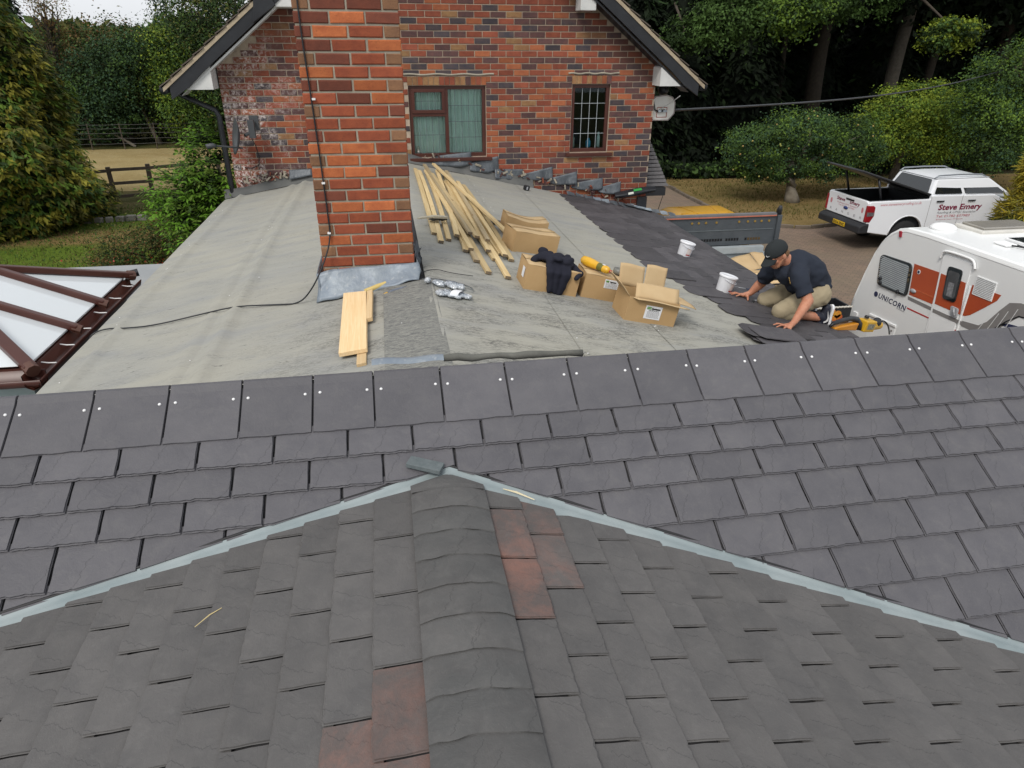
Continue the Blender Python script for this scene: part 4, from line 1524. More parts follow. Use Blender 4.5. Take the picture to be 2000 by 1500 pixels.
# ================================================================ ground, drive, kerb
def ground_mat(name, a, b, c, s1=0.25, s2=2.0, thr=(0.42, 0.62), stretch=None, rough=0.95):
    g = NG(name)
    v = g.coord('World')
    vv = g.scaled(v, stretch) if stretch else v
    col = g.mix(g.ramp(g.noise(vv, s1, 6, 0.6, 0.3), [(thr[0], 0.0), (thr[1], 1.0)]), a, b)
    col = g.mix(g.ramp(g.noise(v, s2, 6, 0.7), [(0.42, 0.0), (0.70, 0.8)]), col, c)
    col = g.mix(1.0, col, g.ramp(g.noise(v, 24, 5, 0.75), [(0.3, 0.65), (0.7, 1.25)]), 'MULTIPLY')
    g.bump(g.math('ADD', g.noise(v, 9, 5, 0.7), g.noise(v, 45, 4, 0.7)), 0.9, 0.08)
    return g.set(col, rough, None, 0.1)
def sheet(name, poly, z, mt):
    m = MB()
    m.add([(x, y, z) for x, y in poly], [tuple(range(len(poly)))])
    return struct(m.build(name, mt))
G_GR = ground_mat('grass_base', (0.085, 0.095, 0.030), (0.16, 0.13, 0.055), (0.06, 0.08, 0.02))
def lawn_mat():
    g = NG('lawn_grass')
    v = g.coord('World')
    sep = g.n('SeparateXYZ')
    g.l(v, sep.inputs[0])
    n = g.noise(v, 0.35, 5, 0.6, 0.3)
    # worn brown band near the conifer, greener mown strip towards the house
    band = g.math('SUBTRACT', 1.0, g.math('MULTIPLY', g.math('ABSOLUTE', g.math('SUBTRACT', sep.outputs[1], g.math('ADD', 20.3, g.math('MULTIPLY', sep.outputs[0], -0.02)))), 0.62), clamp=True)
    fac = g.ramp(g.math('ADD', g.math('MULTIPLY', band, 0.75), g.math('MULTIPLY', g.math('SUBTRACT', n, 0.5), 1.6)), [(0.18, 0.0), (0.50, 1.0)])
    col = g.mix(fac, (0.125, 0.185, 0.024), (0.26, 0.185, 0.075))
    col = g.mix(1.0, col, g.ramp(g.noise(v, 14, 5, 0.75), [(0.3, 0.70), (0.7, 1.22)]), 'MULTIPLY')
    g.bump(g.math('ADD', g.noise(v, 9, 5, 0.7), g.noise(v, 45, 4, 0.7)), 0.9, 0.07)
    return g.set(col, 0.95, None, 0.1)
G_DRY = ground_mat('dry_grass', (0.265, 0.185, 0.075), (0.135, 0.118, 0.040), (0.31, 0.23, 0.10), 0.30, 1.3, (0.45, 0.66), (0.6, 1.6, 1))  # the darker green-brown noise patches paint shadow onto the grass
G_FIELD = ground_mat('straw_field', (0.42, 0.325, 0.15), (0.34, 0.255, 0.11), (0.46, 0.37, 0.19), 0.22, 1.2, (0.4, 0.62), (0.35, 2.0, 1))
G_SOIL = ground_mat('wood_floor', (0.030, 0.026, 0.014), (0.045, 0.042, 0.018), (0.022, 0.018, 0.011))
def pave_mat():
    g = NG('block_paving')
    v = g.scaled(g.coord('World'), 1.0, (0, 0, 0), (0, 0, math.radians(45)))
    b = g.n('TexBrick')
    b.inputs['Scale'].default_value = 1.0
    b.inputs['Brick Width'].default_value = 0.2
    b.inputs['Row Height'].default_value = 0.1
    b.inputs['Mortar Size'].default_value = 0.008
    b.inputs['Mortar Smooth'].default_value = 0.3
    b.inputs['Bias'].default_value = 0.0
    b.inputs['Color1'].default_value = (0.225, 0.155, 0.115, 1)
    b.inputs['Color2'].default_value = (0.165, 0.120, 0.095, 1)
    b.inputs['Mortar'].default_value = (0.095, 0.080, 0.062, 1)
    g.l(v, b.inputs['Vector'])
    col = g.mix(g.ramp(g.noise(v, 0.6, 5, 0.6), [(0.35, 0.0), (0.7, 0.55)]), b.outputs['Color'], (0.165, 0.140, 0.095))
    g.bump(b.outputs['Fac'], -0.5, 0.01)
    return g.set(col, 0.9, None, 0.2)
sheet('ground', [(-500, -60), (500, -60), (500, 900), (-500, 900)], 0.0, G_GR)
sheet('lawn', [(-40, 6), (-2.2, 6), (-2.2, 23.6), (-40, 23.6)], 0.008, lawn_mat())
sheet('field', [(-70, 25.3), (-1, 27.8), (-1, 39.6), (-70, 37.6)], 0.008, G_FIELD)
sheet('wood_floor', [(7, 26.6), (60, 25.6), (60, 90), (7, 90)], 0.008, G_SOIL)
kl = [(10.55, 27.5), (10.52, 25.1), (10.45, 22.7), (10.48, 20.9), (10.66, 19.7), (10.95, 19.05), (11.4, 18.75), (12.05, 18.35), (13.0, 18.55), (14.6, 18.9), (17, 19.2), (22, 19.6), (30, 20)]
sheet('grass', kl + [(60, 20), (60, 25.8), (20, 26.0), (14, 26.6)], 0.016, G_DRY)
sheet('driveway', [(4.1, -10), (60, -10), (60, 20)] + kl[::-1] + [(4.1, 27.5)], 0.012, pave_mat())
kerb = thing('kerb', 'low brown kerb of short stones edging the dry grass beside the drive', 'kerb', (11, 19, 0))
M_KERB = simple('kerb_stone', (0.16, 0.125, 0.095), (0.10, 0.085, 0.065), 6, 0.9, 0.5, 40, 0.2)
kp = []
for a, b in zip(kl[:-1], kl[1:]):
    a, b = Vector(a), Vector(b)
    n = max(1, int((b - a).length / 0.05))
    kp += [a.lerp(b, i / n) for i in range(n)]
acc, last = 0.0, kp[0]
st = MB()
st.bx(-0.225, 0.225, -0.05, 0.05, -0.06, 0.115)
kme = st.mesh('kerb_stone', M_KERB)
i = 0
while i + 9 < len(kp) and i < 400:
    a, b = kp[i], kp[min(i + 9, len(kp) - 1)]
    c_ = (a + b) / 2
    ang = math.atan2(b.y - a.y, b.x - a.x)
    put('kerb_stone', kme, kerb, 0.012, M=Matrix.Translation((c_.x, c_.y, rnd.uniform(-0.012, 0.01))) @ Matrix.Rotation(ang, 4, 'Z'))
    i += 10
# grass tufts for relief
def tufts(name, n, fn, hgt, mats, seed):
    r = np.random.default_rng(seed)
    P = fn(r, n)
    a = r.uniform(0, 6.283, n)
    h = hgt * r.uniform(0.5, 1.3, n)
    wv = 0.25 * h
    d = np.stack([np.cos(a), np.sin(a), np.zeros(n)], 1)
    lean = np.stack([r.normal(0, 0.35, n) * h, r.normal(0, 0.35, n) * h, h], 1)
    v = np.stack([P - d * wv[:, None], P + d * wv[:, None], P + lean], 1).reshape(-1, 3)
    me = bpy.data.meshes.new(name)
    me.vertices.add(len(v))
    me.vertices.foreach_set('co', v.ravel())
    me.loops.add(len(v))
    me.loops.foreach_set('vertex_index', np.arange(len(v)))
    me.polygons.add(n)
    me.polygons.foreach_set('loop_start', np.arange(0, len(v), 3))
    for m_ in mats:
        me.materials.append(m_)
    me.polygons.foreach_set('material_index', r.integers(0, len(mats), n).astype(np.int32))
    me.update()
    me.validate()
    o = put(name, me)
    o['kind'] = 'stuff'
    return o
# ================================================================ foliage
def leaf_mat(name, c, var=0.35, trans=0.25):
    g = NG(name)
    v = g.coord('World')
    col = g.mix(g.ramp(g.noise(v, 0.9, 4), [(0.3, 0.0), (0.7, 1.0)]), tuple(x * (1 - var) for x in c), tuple(x * (1 + var) for x in c))
    col = g.mix(1.0, col, g.ramp(g.noise(v, 9, 3), [(0.3, 0.75), (0.7, 1.25)]), 'MULTIPLY')
    g.set(col, 0.7, None, 0.15)
    tr = g.n('BsdfTranslucent')
    g.l(col, tr.inputs[0])
    mx = g.n('MixShader')
    mx.inputs[0].default_value = trans
    g.l(g.b.outputs[0], mx.inputs[1])
    g.l(tr.outputs[0], mx.inputs[2])
    g.l(mx.outputs[0], g.out.inputs[0])
    return g.m
LF = {k: leaf_mat('leaf_' + k, c) for k, c in dict(
    dark=(0.026, 0.048, 0.016), deep=(0.012, 0.022, 0.009), mid=(0.062, 0.112, 0.028), fresh=(0.115, 0.185, 0.028), lime=(0.20, 0.255, 0.030),
    yell=(0.36, 0.29, 0.035), gold=(0.245, 0.225, 0.035), olive=(0.11, 0.11, 0.030), rust=(0.17, 0.10, 0.04), blueg=(0.045, 0.088, 0.045), wist=(0.13, 0.27, 0.025), grey=(0.11, 0.13, 0.08), wood=(0.0055, 0.0095, 0.0045), wood2=(0.010, 0.018, 0.007)).items()}  # last two tones: leaf colour darkened to paint in the wood's shade
M_BARK = simple('bark', (0.085, 0.068, 0.05), (0.045, 0.037, 0.028), 9, 0.95, 0.8, 25)
M_BARKP = simple('bark_pale', (0.20, 0.175, 0.135), (0.12, 0.10, 0.075), 7, 0.95, 0.7, 25)
M_BARKD = simple('bark_shaded', (0.040, 0.031, 0.022), (0.022, 0.018, 0.013), 9, 0.95, 0.8, 25)  # bark colour darkened to carry the shade inside the wood
M_BARKD2 = simple('bark_pale_shaded', (0.085, 0.075, 0.06), (0.05, 0.043, 0.034), 9, 0.95, 0.8, 25)  # pale bark dimmed likewise, shade put into its colour
def leaf_obj(name, P, N, ln, wd, mi, mats, parent=None, seed=0, dirs=None):
    r = np.random.default_rng(seed)
    n = len(P)
    if dirs is None:
        t = r.normal(size=(n, 3))
    else:
        t = dirs + r.normal(size=(n, 3)) * 0.15
    N = N / (np.linalg.norm(N, axis=1, keepdims=True) + 1e-9)
    t = t - N * (t * N).sum(1, keepdims=True)
    t /= np.linalg.norm(t, axis=1, keepdims=True) + 1e-9
    b = np.cross(N, t)
    L, W = ln[:, None] * t * 0.5, wd[:, None] * b * 0.5
    v = np.stack([P - L, P + W - L * 0.1, P + L, P - W - L * 0.1], 1).reshape(-1, 3)
    me = bpy.data.meshes.new(name)
    me.vertices.add(4 * n)
    me.vertices.foreach_set('co', v.ravel())
    me.loops.add(4 * n)
    me.loops.foreach_set('vertex_index', np.arange(4 * n))
    me.polygons.add(n)
    me.polygons.foreach_set('loop_start', np.arange(0, 4 * n, 4))
    for m_ in mats:
        me.materials.append(m_)
    me.polygons.foreach_set('material_index', np.asarray(mi, dtype=np.int32))
    me.update()
    me.validate()
    return put(name, me, parent)
def crown(parent, blobs, n, size, mats, seed, probs=None, cl=45, spread=0.33, aspect=0.55, name='crown', hollow=0.55, droop=0.0):
    """leaf clumps spread through a set of ellipsoid blobs (x, y, z, rx, ry, rz)"""
    n, size, cl = int(n * 2.0), size * 0.66, int(cl * 1.6)
    r = np.random.default_rng(seed)
    B = np.array(blobs, float)
    wgt = (B[:, 3] * B[:, 4] * B[:, 5]) ** (2 / 3)
    K = max(4, n // cl)
    bi = r.choice(len(B), K, p=wgt / wgt.sum())
    d = r.normal(size=(K, 3))
    d /= np.linalg.norm(d, axis=1, keepdims=True)
    rad = hollow + (1 - hollow) * r.uniform(0, 1, K) ** 0.5
    cpos = B[bi, :3] + d * rad[:, None] * B[bi, 3:]
    crad = spread * B[bi, 3:].min(1) * r.uniform(0.5, 1.25, K)
    tone = r.choice(len(mats), K, p=probs)
    ci = r.integers(0, K, n)
    off = r.normal(size=(n, 3)) * crad[ci][:, None] * np.array([1, 1, 0.7])
    P = cpos[ci] + off
    P[:, 2] -= droop * np.abs(off[:, 2])
    N = d[ci] * 0.6 + r.normal(size=(n, 3)) * 0.55 + np.array([0, 0, 0.5])
    tn = tone[ci]
    flip = r.uniform(size=n) < 0.18
    tn[flip] = r.integers(0, len(mats), flip.sum())
    s = size * r.uniform(0.6, 1.35, n)
    keep = P[:, 2] > 0.02
    return leaf_obj(name, P[keep], N[keep], s[keep], (s * aspect)[keep], tn[keep], mats, parent, seed + 1)
def limbs(parent, base, top, r0, blobs, seed, mt=M_BARK, nb=7, lean=0.0):
    r = random.Random(seed)
    m = MB()
    b, t = Vector(base), Vector(top)
    pts = []
    for i in range(8):
        f = i / 7
        p = b.lerp(t, f) + Vector((math.sin(f * 4 + seed) * r0 * 0.6, math.cos(f * 3 + seed) * r0 * 0.5, 0)) * (1 if 0 < i else 0)
        pts.append(p)
    m.tube(pts, [r0 * (1.45 if i == 0 else 1.12 if i == 1 else 1 - 0.10 * i) for i in range(8)], 9)
    for k in range(nb):
        f = r.uniform(0.45, 1.0)
        s = b.lerp(t, f)
        q = r.choice(blobs)
        e = Vector((q[0] + r.uniform(-.6, .6) * q[3], q[1] + r.uniform(-.6, .6) * q[4], q[2] + r.uniform(-.4, .6) * q[5]))
        mid = s.lerp(e, 0.5) + Vector((r.uniform(-.2, .2), r.uniform(-.2, .2), r.uniform(0, .3)))
        m.tube([s, s.lerp(mid, .5), mid, mid.lerp(e, .5), e], [r0 * .45, r0 * .38, r0 * .28, r0 * .18, r0 * .07], 6)
    return m.build('trunk', mt, parent, True)
def tree(name, label, blobs, n, size, mats, seed, base, r0, probs=None, top=None, group=None, mt=None, cat='tree', nb=7, **kw):
    t = thing(name, label, cat, base, group)
    top = top or (np.mean([b[0] for b in blobs]), np.mean([b[1] for b in blobs]), max(b[2] for b in blobs))
    limbs(t, base, top, r0, blobs, seed, mt or M_BARK, nb)
    crown(t, blobs, n, size, [LF[k] for k in mats], seed, probs, **kw)
    return t
# ---------------------------------------------------------------- golden conifer at the left edge
def conifer(label, cx, cy, H, R, pw, n, mats, probs, seed, leaf, name='conifer', inner='deep', fan=6, droop=0.55, group=None):
    t = thing(name, label, 'conifer', (cx, cy, 0), group)
    r = np.random.default_rng(seed)
    prof = lambda z: R * np.clip(1 - (z / H) ** pw, 0.01, None) * np.clip(0.86 + z * 0.25, 0, 1)
    K = n // fan
    z = H * r.uniform(0.01, 1, int(K * 2.2)) ** 1.1
    acc_ = r.uniform(size=len(z)) < prof(z) / R
    z = z[acc_][:K]
    K = len(z)
    a = r.uniform(0, 2 * np.pi, K)
    lump = 1 + 0.10 * np.sin(3 * a + z * 1.7) + 0.07 * np.sin(7 * a - z * 2.3)
    rr = prof(z) * lump * r.uniform(0.80, 1.04, K)
    c = np.stack([cx + rr * np.cos(a), cy + rr * np.sin(a), z], 1)
    out = np.stack([np.cos(a), np.sin(a), np.zeros(K)], 1)
    tan = np.stack([-np.sin(a), np.cos(a), np.zeros(K)], 1)
    tone = r.choice(len(mats), K, p=probs)
    idx = np.repeat(np.arange(K), fan)
    j = np.tile(np.linspace(-1, 1, fan), K)
    m_ = len(idx)
    sz = leaf * r.uniform(0.7, 1.35, m_)
    dirv = out[idx] * 0.55 + tan[idx] * (j[:, None] * 0.75) + np.array([0, 0, -droop]) + r.normal(size=(m_, 3)) * 0.18
    dirv /= np.linalg.norm(dirv, axis=1, keepdims=True)
    P = c[idx] + dirv * sz[:, None] * 0.5 + r.normal(size=(m_, 3)) * leaf * 0.22
    N = out[idx] * 0.6 + np.array([0, 0, 0.8]) + r.normal(size=(m_, 3)) * 0.3
    keep = P[:, 2] > 0.02
    leaf_obj('crown', P[keep], N[keep], sz[keep], (sz * 0.36)[keep], tone[idx][keep], [LF[k] for k in mats], t, seed, dirv[keep])
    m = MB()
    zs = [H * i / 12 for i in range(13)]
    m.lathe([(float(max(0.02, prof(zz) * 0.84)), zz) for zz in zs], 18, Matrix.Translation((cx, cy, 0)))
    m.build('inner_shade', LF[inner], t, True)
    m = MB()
    m.tube([(cx, cy, -0.1), (cx, cy, H * 0.5), (cx, cy, H * 0.97)], [0.28, 0.18, 0.03], 8)
    m.build('trunk', M_BARK, t, True)
    return t
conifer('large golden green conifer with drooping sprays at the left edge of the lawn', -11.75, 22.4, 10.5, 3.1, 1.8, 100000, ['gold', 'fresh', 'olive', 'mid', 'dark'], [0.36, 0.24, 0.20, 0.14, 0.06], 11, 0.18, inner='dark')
# ---------------------------------------------------------------- wood behind the field, left
tree('tree', 'rust tinged broad tree behind the top of the golden conifer', [(-16.2, 44, 3.6, 2.4, 2, 1.9), (-14.0, 44, 3.9, 1.9, 2, 1.7)], 9000, 0.24, ['rust', 'olive', 'mid', 'dark'], 21, (-15.2, 44, 0), 0.2, [0.35, 0.25, 0.25, 0.15])
tree('tree', 'dark green rounded tree at the field edge right of the golden conifer', [(-13.9, 41.2, 2.9, 2.0, 1.6, 1.7), (-14.6, 40.6, 1.6, 1.5, 1.4, 1.3), (-12.6, 41, 3.9, 1.6, 1.6, 1.5), (-13.4, 40.3, 1.5, 1.3, 1.1, 0.9)], 15000, 0.20, ['blueg', 'dark', 'mid', 'deep'], 22, (-13.4, 41.4, 0), 0.2, [0.4, 0.28, 0.2, 0.12])
tree('tree', 'leafy dark tree with a leaning pale trunk above the wire fence', [(-11.9, 42, 4.1, 1.7, 1.7, 1.4), (-11.0, 41.5, 2.9, 1.5, 1.4, 1.3), (-12.3, 42, 2.6, 1.2, 1.2, 1.0)], 9500, 0.19, ['dark', 'olive', 'mid', 'blueg'], 23, (-11.8, 41, 0), 0.10, [0.35, 0.25, 0.2, 0.2], (-13.0, 41.2, 3.4), mt=M_BARKP)
tree('tree', 'bright green bushy tree just left of the house eave', [(-10.0, 40.5, 4.4, 1.4, 1.4, 1.5), (-9.3, 40.2, 3.0, 1.5, 1.3, 1.7), (-9.9, 40.0, 1.7, 1.3, 1.2, 1.4), (-10.7, 40.6, 3.2, 1.0, 1.0, 1.2)], 15000, 0.20, ['fresh', 'mid', 'lime', 'dark'], 24, (-9.8, 40.6, 0), 0.16, [0.35, 0.33, 0.10, 0.22])
tree('tree', 'tall open tree with sky showing between its limbs behind the house eave', [(-10.4, 46, 6.4, 1.9, 1.6, 0.9), (-8.6, 46, 7.2, 1.8, 1.5, 1.0), (-11.6, 46, 5.4, 1.0, 1.2, 0.6)], 4200, 0.22, ['dark', 'mid', 'blueg'], 25, (-8.8, 46, 0), 0.24, [0.45, 0.3, 0.25], (-8.9, 46, 7.2), nb=12, hollow=0.4)
tree('tree', 'large dark tree standing close behind the left roof verge', [(-7.6, 40, 5.6, 2.3, 2.0, 2.2), (-6.0, 40.5, 4.2, 2.4, 2.0, 2.4), (-7.2, 39.8, 2.2, 2.0, 1.6, 1.9), (-8.6, 40.3, 4.8, 1.3, 1.2, 1.4)], 17000, 0.21, ['dark', 'mid', 'olive', 'deep'], 26, (-6.9, 40.6, 0), 0.24, [0.4, 0.28, 0.14, 0.18])
tree('tree', 'thin half bare tree against the sky beside the conifer top', [(-16.6, 43, 6.2, 1.1, 1.0, 1.3)], 900, 0.15, ['rust', 'olive'], 27, (-16.9, 43, 0), 0.12, None, (-16.5, 43, 6.6), nb=26, hollow=0.2)
conifer('dark narrow conifer showing beside the golden conifer top', -17.3, 40, 9.0, 1.5, 1.3, 7000, ['deep', 'dark'], [0.6, 0.4], 28, 0.35)
tree('tree', 'shaded thicket of slim stems below the dark trees at the field edge', [(-12.0, 42.4, 1.2, 3.4, 1.0, 1.3), (-8.0, 42.0, 1.4, 3.0, 1.0, 1.5), (-16.5, 42.5, 1.4, 2.5, 1.0, 1.5)], 9000, 0.2, ['deep', 'dark', 'olive'], 29, (-11.0, 42, 0), 0.08, [0.55, 0.3, 0.15], nb=14, mt=M_BARKP, cat='thicket')
m = MB()
m.tube(smooth_pts([(-15.4, 40.5, 2.1), (-15.3, 40.4, 1.6), (-14.7, 40.3, 1.1), (-13.9, 40.2, 0.75), (-13.0, 40.1, 0.15), (-12.8, 40.1, 0.0)]), [0.05] * 8 + [0.065] * 8 + [0.08] * 6, 7)
tag(m.build('fallen_branch', M_BARKP, None, True), 'curved pale dead branch leaning at the field edge', 'branch')
# hedge mass closing the far side of the field and wood
def mass(name, x0, x1, y0, y1, h0, h1, n, size, mats, seed):
    r = np.random.default_rng(seed)
    x = r.uniform(x0, x1, n)
    y = r.uniform(y0, y1, n)
    hh = h0 + (h1 - h0) * (0.5 + 0.5 * np.sin(x * 0.55 + seed) * np.sin(x * 0.23 + 1.1 * seed)) * r.uniform(0.75, 1.0, n)
    z = hh * r.uniform(0, 1, n) ** 0.7
    P = np.stack([x, y, z], 1)
    N = r.normal(size=(n, 3)) + np.array([0, -0.6, 0.4])
    s = size * r.uniform(0.6, 1.4, n)
    o = leaf_obj(name, P, N, s, s * 0.7, r.integers(0, len(mats), n), [LF[k] for k in mats], None, seed)
    o['kind'] = 'stuff'
    return o
mass('distant_wood', -70, -3, 48, 54, 4.0, 6.2, 16000, 0.75, ['dark', 'deep', 'mid', 'olive'], 3)
mass('distant_wood', -70, -3, 60, 70, 4.5, 7.0, 9000, 1.1, ['mid', 'olive', 'dark'], 4)
# field fences
M_POST = simple('fence_wood', (0.060, 0.045, 0.034), (0.095, 0.075, 0.055), 7, 0.9, 0.5, 40)
fn = thing('rail_fence', 'dark post and rail fence between the lawn and the straw field', 'fence', (-8.6, 26, 0))
fa, fb = Vector((-14.5, 23.2, 0)), Vector((-4.0, 28.4, 0))
nfp = 11
for i in range(nfp):
    p = fa.lerp(fb, i / (nfp - 1))
    m = MB()
    m.bx(-0.07, 0.07, -0.05, 0.05, -0.05, 1.12, 0, Matrix.Translation(p) @ Matrix.Rotation(0.46, 4, 'Z') @ Matrix.Rotation(rnd.uniform(-.03, .03), 4, 'Y'))
    m.build('post', M_POST, fn, bevel=0.01)
    if i < nfp - 1:
        q = fa.lerp(fb, (i + 1) / (nfp - 1))
        for z in (0.15, 0.58, 1.0):
            m = MB()
            m.bar(p + Vector((0.03, -0.07, z + rnd.uniform(-.03, .03))), q + Vector((0.03, -0.07, z + rnd.uniform(-.03, .03))), 0.04, 0.10)
            m.build('rail', M_POST, fn)
wf = thing('wire_fence', 'thin wire fence on slim posts along the far field edge', 'fence', (-12, 39.3, 0))
wa, wb = Vector((-22, 38.6, 0)), Vector((-4, 39.6, 0))
for i in range(13):
    p = wa.lerp(wb, i / 12)
    m = MB()
    m.tube([p, p + Vector((rnd.uniform(-.04, .04), 0, 1.25))], 0.032, 6)
    m.build('post', M_POST, wf)
for z in (0.3, 0.55, 0.8, 1.02, 1.2):
    m = MB()
    m.tube([wa.lerp(wb, i / 24) + Vector((0, -0.05, z - 0.02 * (i % 2))) for i in range(25)], 0.010, 4)
    m.build('wire', simple('fence_wire%d' % int(z * 100), (0.10, 0.10, 0.095), rough=0.5), wf)
lw = thing('stone_edging', 'low row of pale edging stones at the far side of the lawn', 'edging', (-7.8, 22.5, 0))
for i in range(9):
    p = Vector((-9.0, 22.4, 0)).lerp(Vector((-6.6, 22.75, 0)), i / 8)
    m = MB()
    s = rnd.uniform(0.10, 0.15)
    m.bx(-s, s, -0.09, 0.09, -0.02, rnd.uniform(0.12, 0.18), 0, Matrix.Translation(p) @ Matrix.Rotation(rnd.uniform(-.2, .3), 4, 'Z'))
    m.build('stone', simple('edging_stone%d' % i, (0.24, 0.23, 0.20), (0.16, 0.15, 0.13), 8, 0.95, 0.5, 40), lw, bevel=0.025)
m = MB()
m.bx(-0.05, 0.05, -0.04, 0.04, -0.05, 0.55, 0, Matrix.Translation((-7.55, 24.0, 0)) @ Matrix.Rotation(0.1, 4, 'Y'))
tag(m.build('stake', M_BARKP, None, bevel=0.008), 'short pale wooden stake in the grass before the rail fence', 'stake')
# shrubs against the house
def fronds(parent, blobs, n, mats, seed, ln=0.22, lw_=0.05, per=9):
    r = np.random.default_rng(seed)
    B = np.array(blobs, float)
    wgt = (B[:, 3] * B[:, 4] * B[:, 5]) ** (2 / 3)
    K = n // per
    bi = r.choice(len(B), K, p=wgt / wgt.sum())
    d = r.normal(size=(K, 3))
    d /= np.linalg.norm(d, axis=1, keepdims=True)
    c = B[bi, :3] + d * B[bi, 3:] * (0.55 + 0.45 * r.uniform(size=K) ** 0.5)[:, None]
    dr = d + np.array([0, 0, 0.35]) + r.normal(size=(K, 3)) * 0.4
    dr /= np.linalg.norm(dr, axis=1, keepdims=True)
    idx = np.repeat(np.arange(K), per)
    k = np.tile(np.arange(per), K)
    sd = np.cross(dr, np.array([0, 0, 1.0]))
    sd /= np.linalg.norm(sd, axis=1, keepdims=True) + 1e-9
    f = (k // 2) / (per / 2)
    sgn = np.where(k % 2 == 0, 1, -1)
    tip = k == per - 1
    dirv = dr[idx] * 0.6 + sd[idx] * (sgn * 0.8)[:, None] + np.array([0, 0, -0.25])
    dirv[tip] = dr[idx][tip]
    P = c[idx] + dr[idx] * (f * 0.30)[:, None] + np.array([0, 0, -1.0]) * (f ** 2 * 0.10)[:, None] + dirv * (ln * 0.28)
    N = np.array([0, 0, 1.0]) + r.normal(size=(len(P), 3)) * 0.35 + d[idx] * 0.4
    s = ln * 0.6 * r.uniform(0.7, 1.2, len(P))
    tn = r.choice(len(mats), K)[idx]
    return leaf_obj('crown', P, N, s, s * 0.36, tn, [LF[q] for q in mats], parent, seed, dirv)
ws = thing('climber_shrub', 'bright green climbing shrub with feathery leaves against the left house corner', 'shrub', (-2.8, 11.3, 0))
wb_ = [(-2.75, 11.3, 2.2, 0.5, 0.6, 0.75), (-2.55, 11.1, 3.2, 0.32, 0.4, 0.6), (-3.05, 11.3, 2.75, 0.45, 0.45, 0.42), (-2.9, 11.2, 1.3, 0.55, 0.5, 0.7), (-2.45, 10.9, 2.35, 0.22, 0.3, 0.6)]
fronds(ws, wb_, 20000, ['wist', 'fresh', 'mid', 'wist'], 31, 0.15)
crown(ws, [(b[0], b[1] + .1, b[2], b[3] * .8, b[4] * .8, b[5] * .85) for b in wb_], 3500, 0.10, [LF['dark'], LF['deep']], 32, name='inner_leaves')
limbs(ws, (-2.8, 11.4, 0), (-2.6, 11.2, 3.2), 0.06, wb_, 5, M_BARK, 8)
bs = tree('berry_bush', 'low brownish green bush with red berries beside the flat roof', [(-5.3, 15.2, 0.85, 0.75, 0.7, 0.62), (-4.5, 15.4, 1.0, 0.6, 0.6, 0.6), (-5.9, 15.3, 0.6, 0.45, 0.5, 0.45)], 9000, 0.075, ['olive', 'dark', 'rust', 'mid'], 33, (-5.0, 15.3, 0), 0.05, [0.4, 0.25, 0.15, 0.2], cat='bush')
r_ = np.random.default_rng(5)
k = 240
Pb = np.array([-5.2, 14.95, 0.72]) + r_.normal(size=(k, 3)) * np.array([0.5, 0.3, 0.14])
leaf_obj('berries', Pb, r_.normal(size=(k, 3)), np.full(k, 0.045), np.full(k, 0.04), np.zeros(k), [simple('berry_red', (0.42, 0.05, 0.025), rough=0.5)], bs, 9)['kind'] = 'stuff'
gs = tree('shrub', 'grey green lavender like shrub below the climber', [(-4.6, 17.5, 0.75, 0.55, 0.6, 0.85), (-4.1, 17.2, 1.0, 0.5, 0.5, 0.85)], 6500, 0.10, ['grey', 'olive', 'mid'], 34, (-4.4, 17.4, 0), 0.04, [0.5, 0.25, 0.25], cat='shrub', aspect=0.22)
tree('shrub', 'small leafy green plant by the stone edging', [(-6.3, 21.7, 0.35, 0.8, 0.5, 0.4)], 2200, 0.12, ['fresh', 'mid', 'wist'], 35, (-6.3, 21.7, 0), 0.02, None, cat='plant')
# ---------------------------------------------------------------- right side: apple tree, lime tree, dark wood
ap = [(14.0, 22.6, 2.2, 1.5, 1.2, 0.72), (12.4, 22.4, 1.95, 1.25, 1.1, 0.62), (15.6, 22.6, 1.95, 1.35, 1.1, 0.75), (13.2, 22.3, 1.25, 1.1, 0.9, 0.5), (14.9, 22.3, 1.2, 1.0, 0.9, 0.5), (16.4, 22.9, 1.5, 0.9, 0.9, 0.6), (12.2, 22.2, 1.1, 0.7, 0.7, 0.35)]
ta = tree('apple_tree', 'small spreading apple tree with a crooked pale trunk on the dry grass', ap, 21000, 0.12, ['mid', 'blueg', 'dark', 'fresh'], 41, (13.78, 22.05, 0), 0.20, [0.42, 0.28, 0.18, 0.12], (13.95, 22.5, 1.5), mt=M_BARKP, nb=11, cl=30, spread=0.28)
m = MB()
m.tube([(13.78, 22.05, 0.55), (13.55, 22.0, 0.75), (13.45, 21.97, 0.82)], [0.09, 0.07, 0.05], 7)
m.build('branch_stub', M_BARKP, ta, True)
k = 60
ri = np.random.default_rng(8)
Bq = np.array(ap)[ri.integers(0, len(ap), k)]
dq = ri.normal(size=(k, 3))
dq /= np.linalg.norm(dq, axis=1, keepdims=True)
dq[:, 1] = -abs(dq[:, 1])
m = MB()
for p in Bq[:, :3] + dq * Bq[:, 3:] * 1.02:
    m.lathe([(0.005, -0.03), (0.028, -0.015), (0.032, 0.006), (0.018, 0.028)], 6, Matrix.Translation(p))
m.build('apples', simple('apple', (0.30, 0.31, 0.07), (0.33, 0.18, 0.07), 3, 0.5), ta, True)['kind'] = 'stuff'
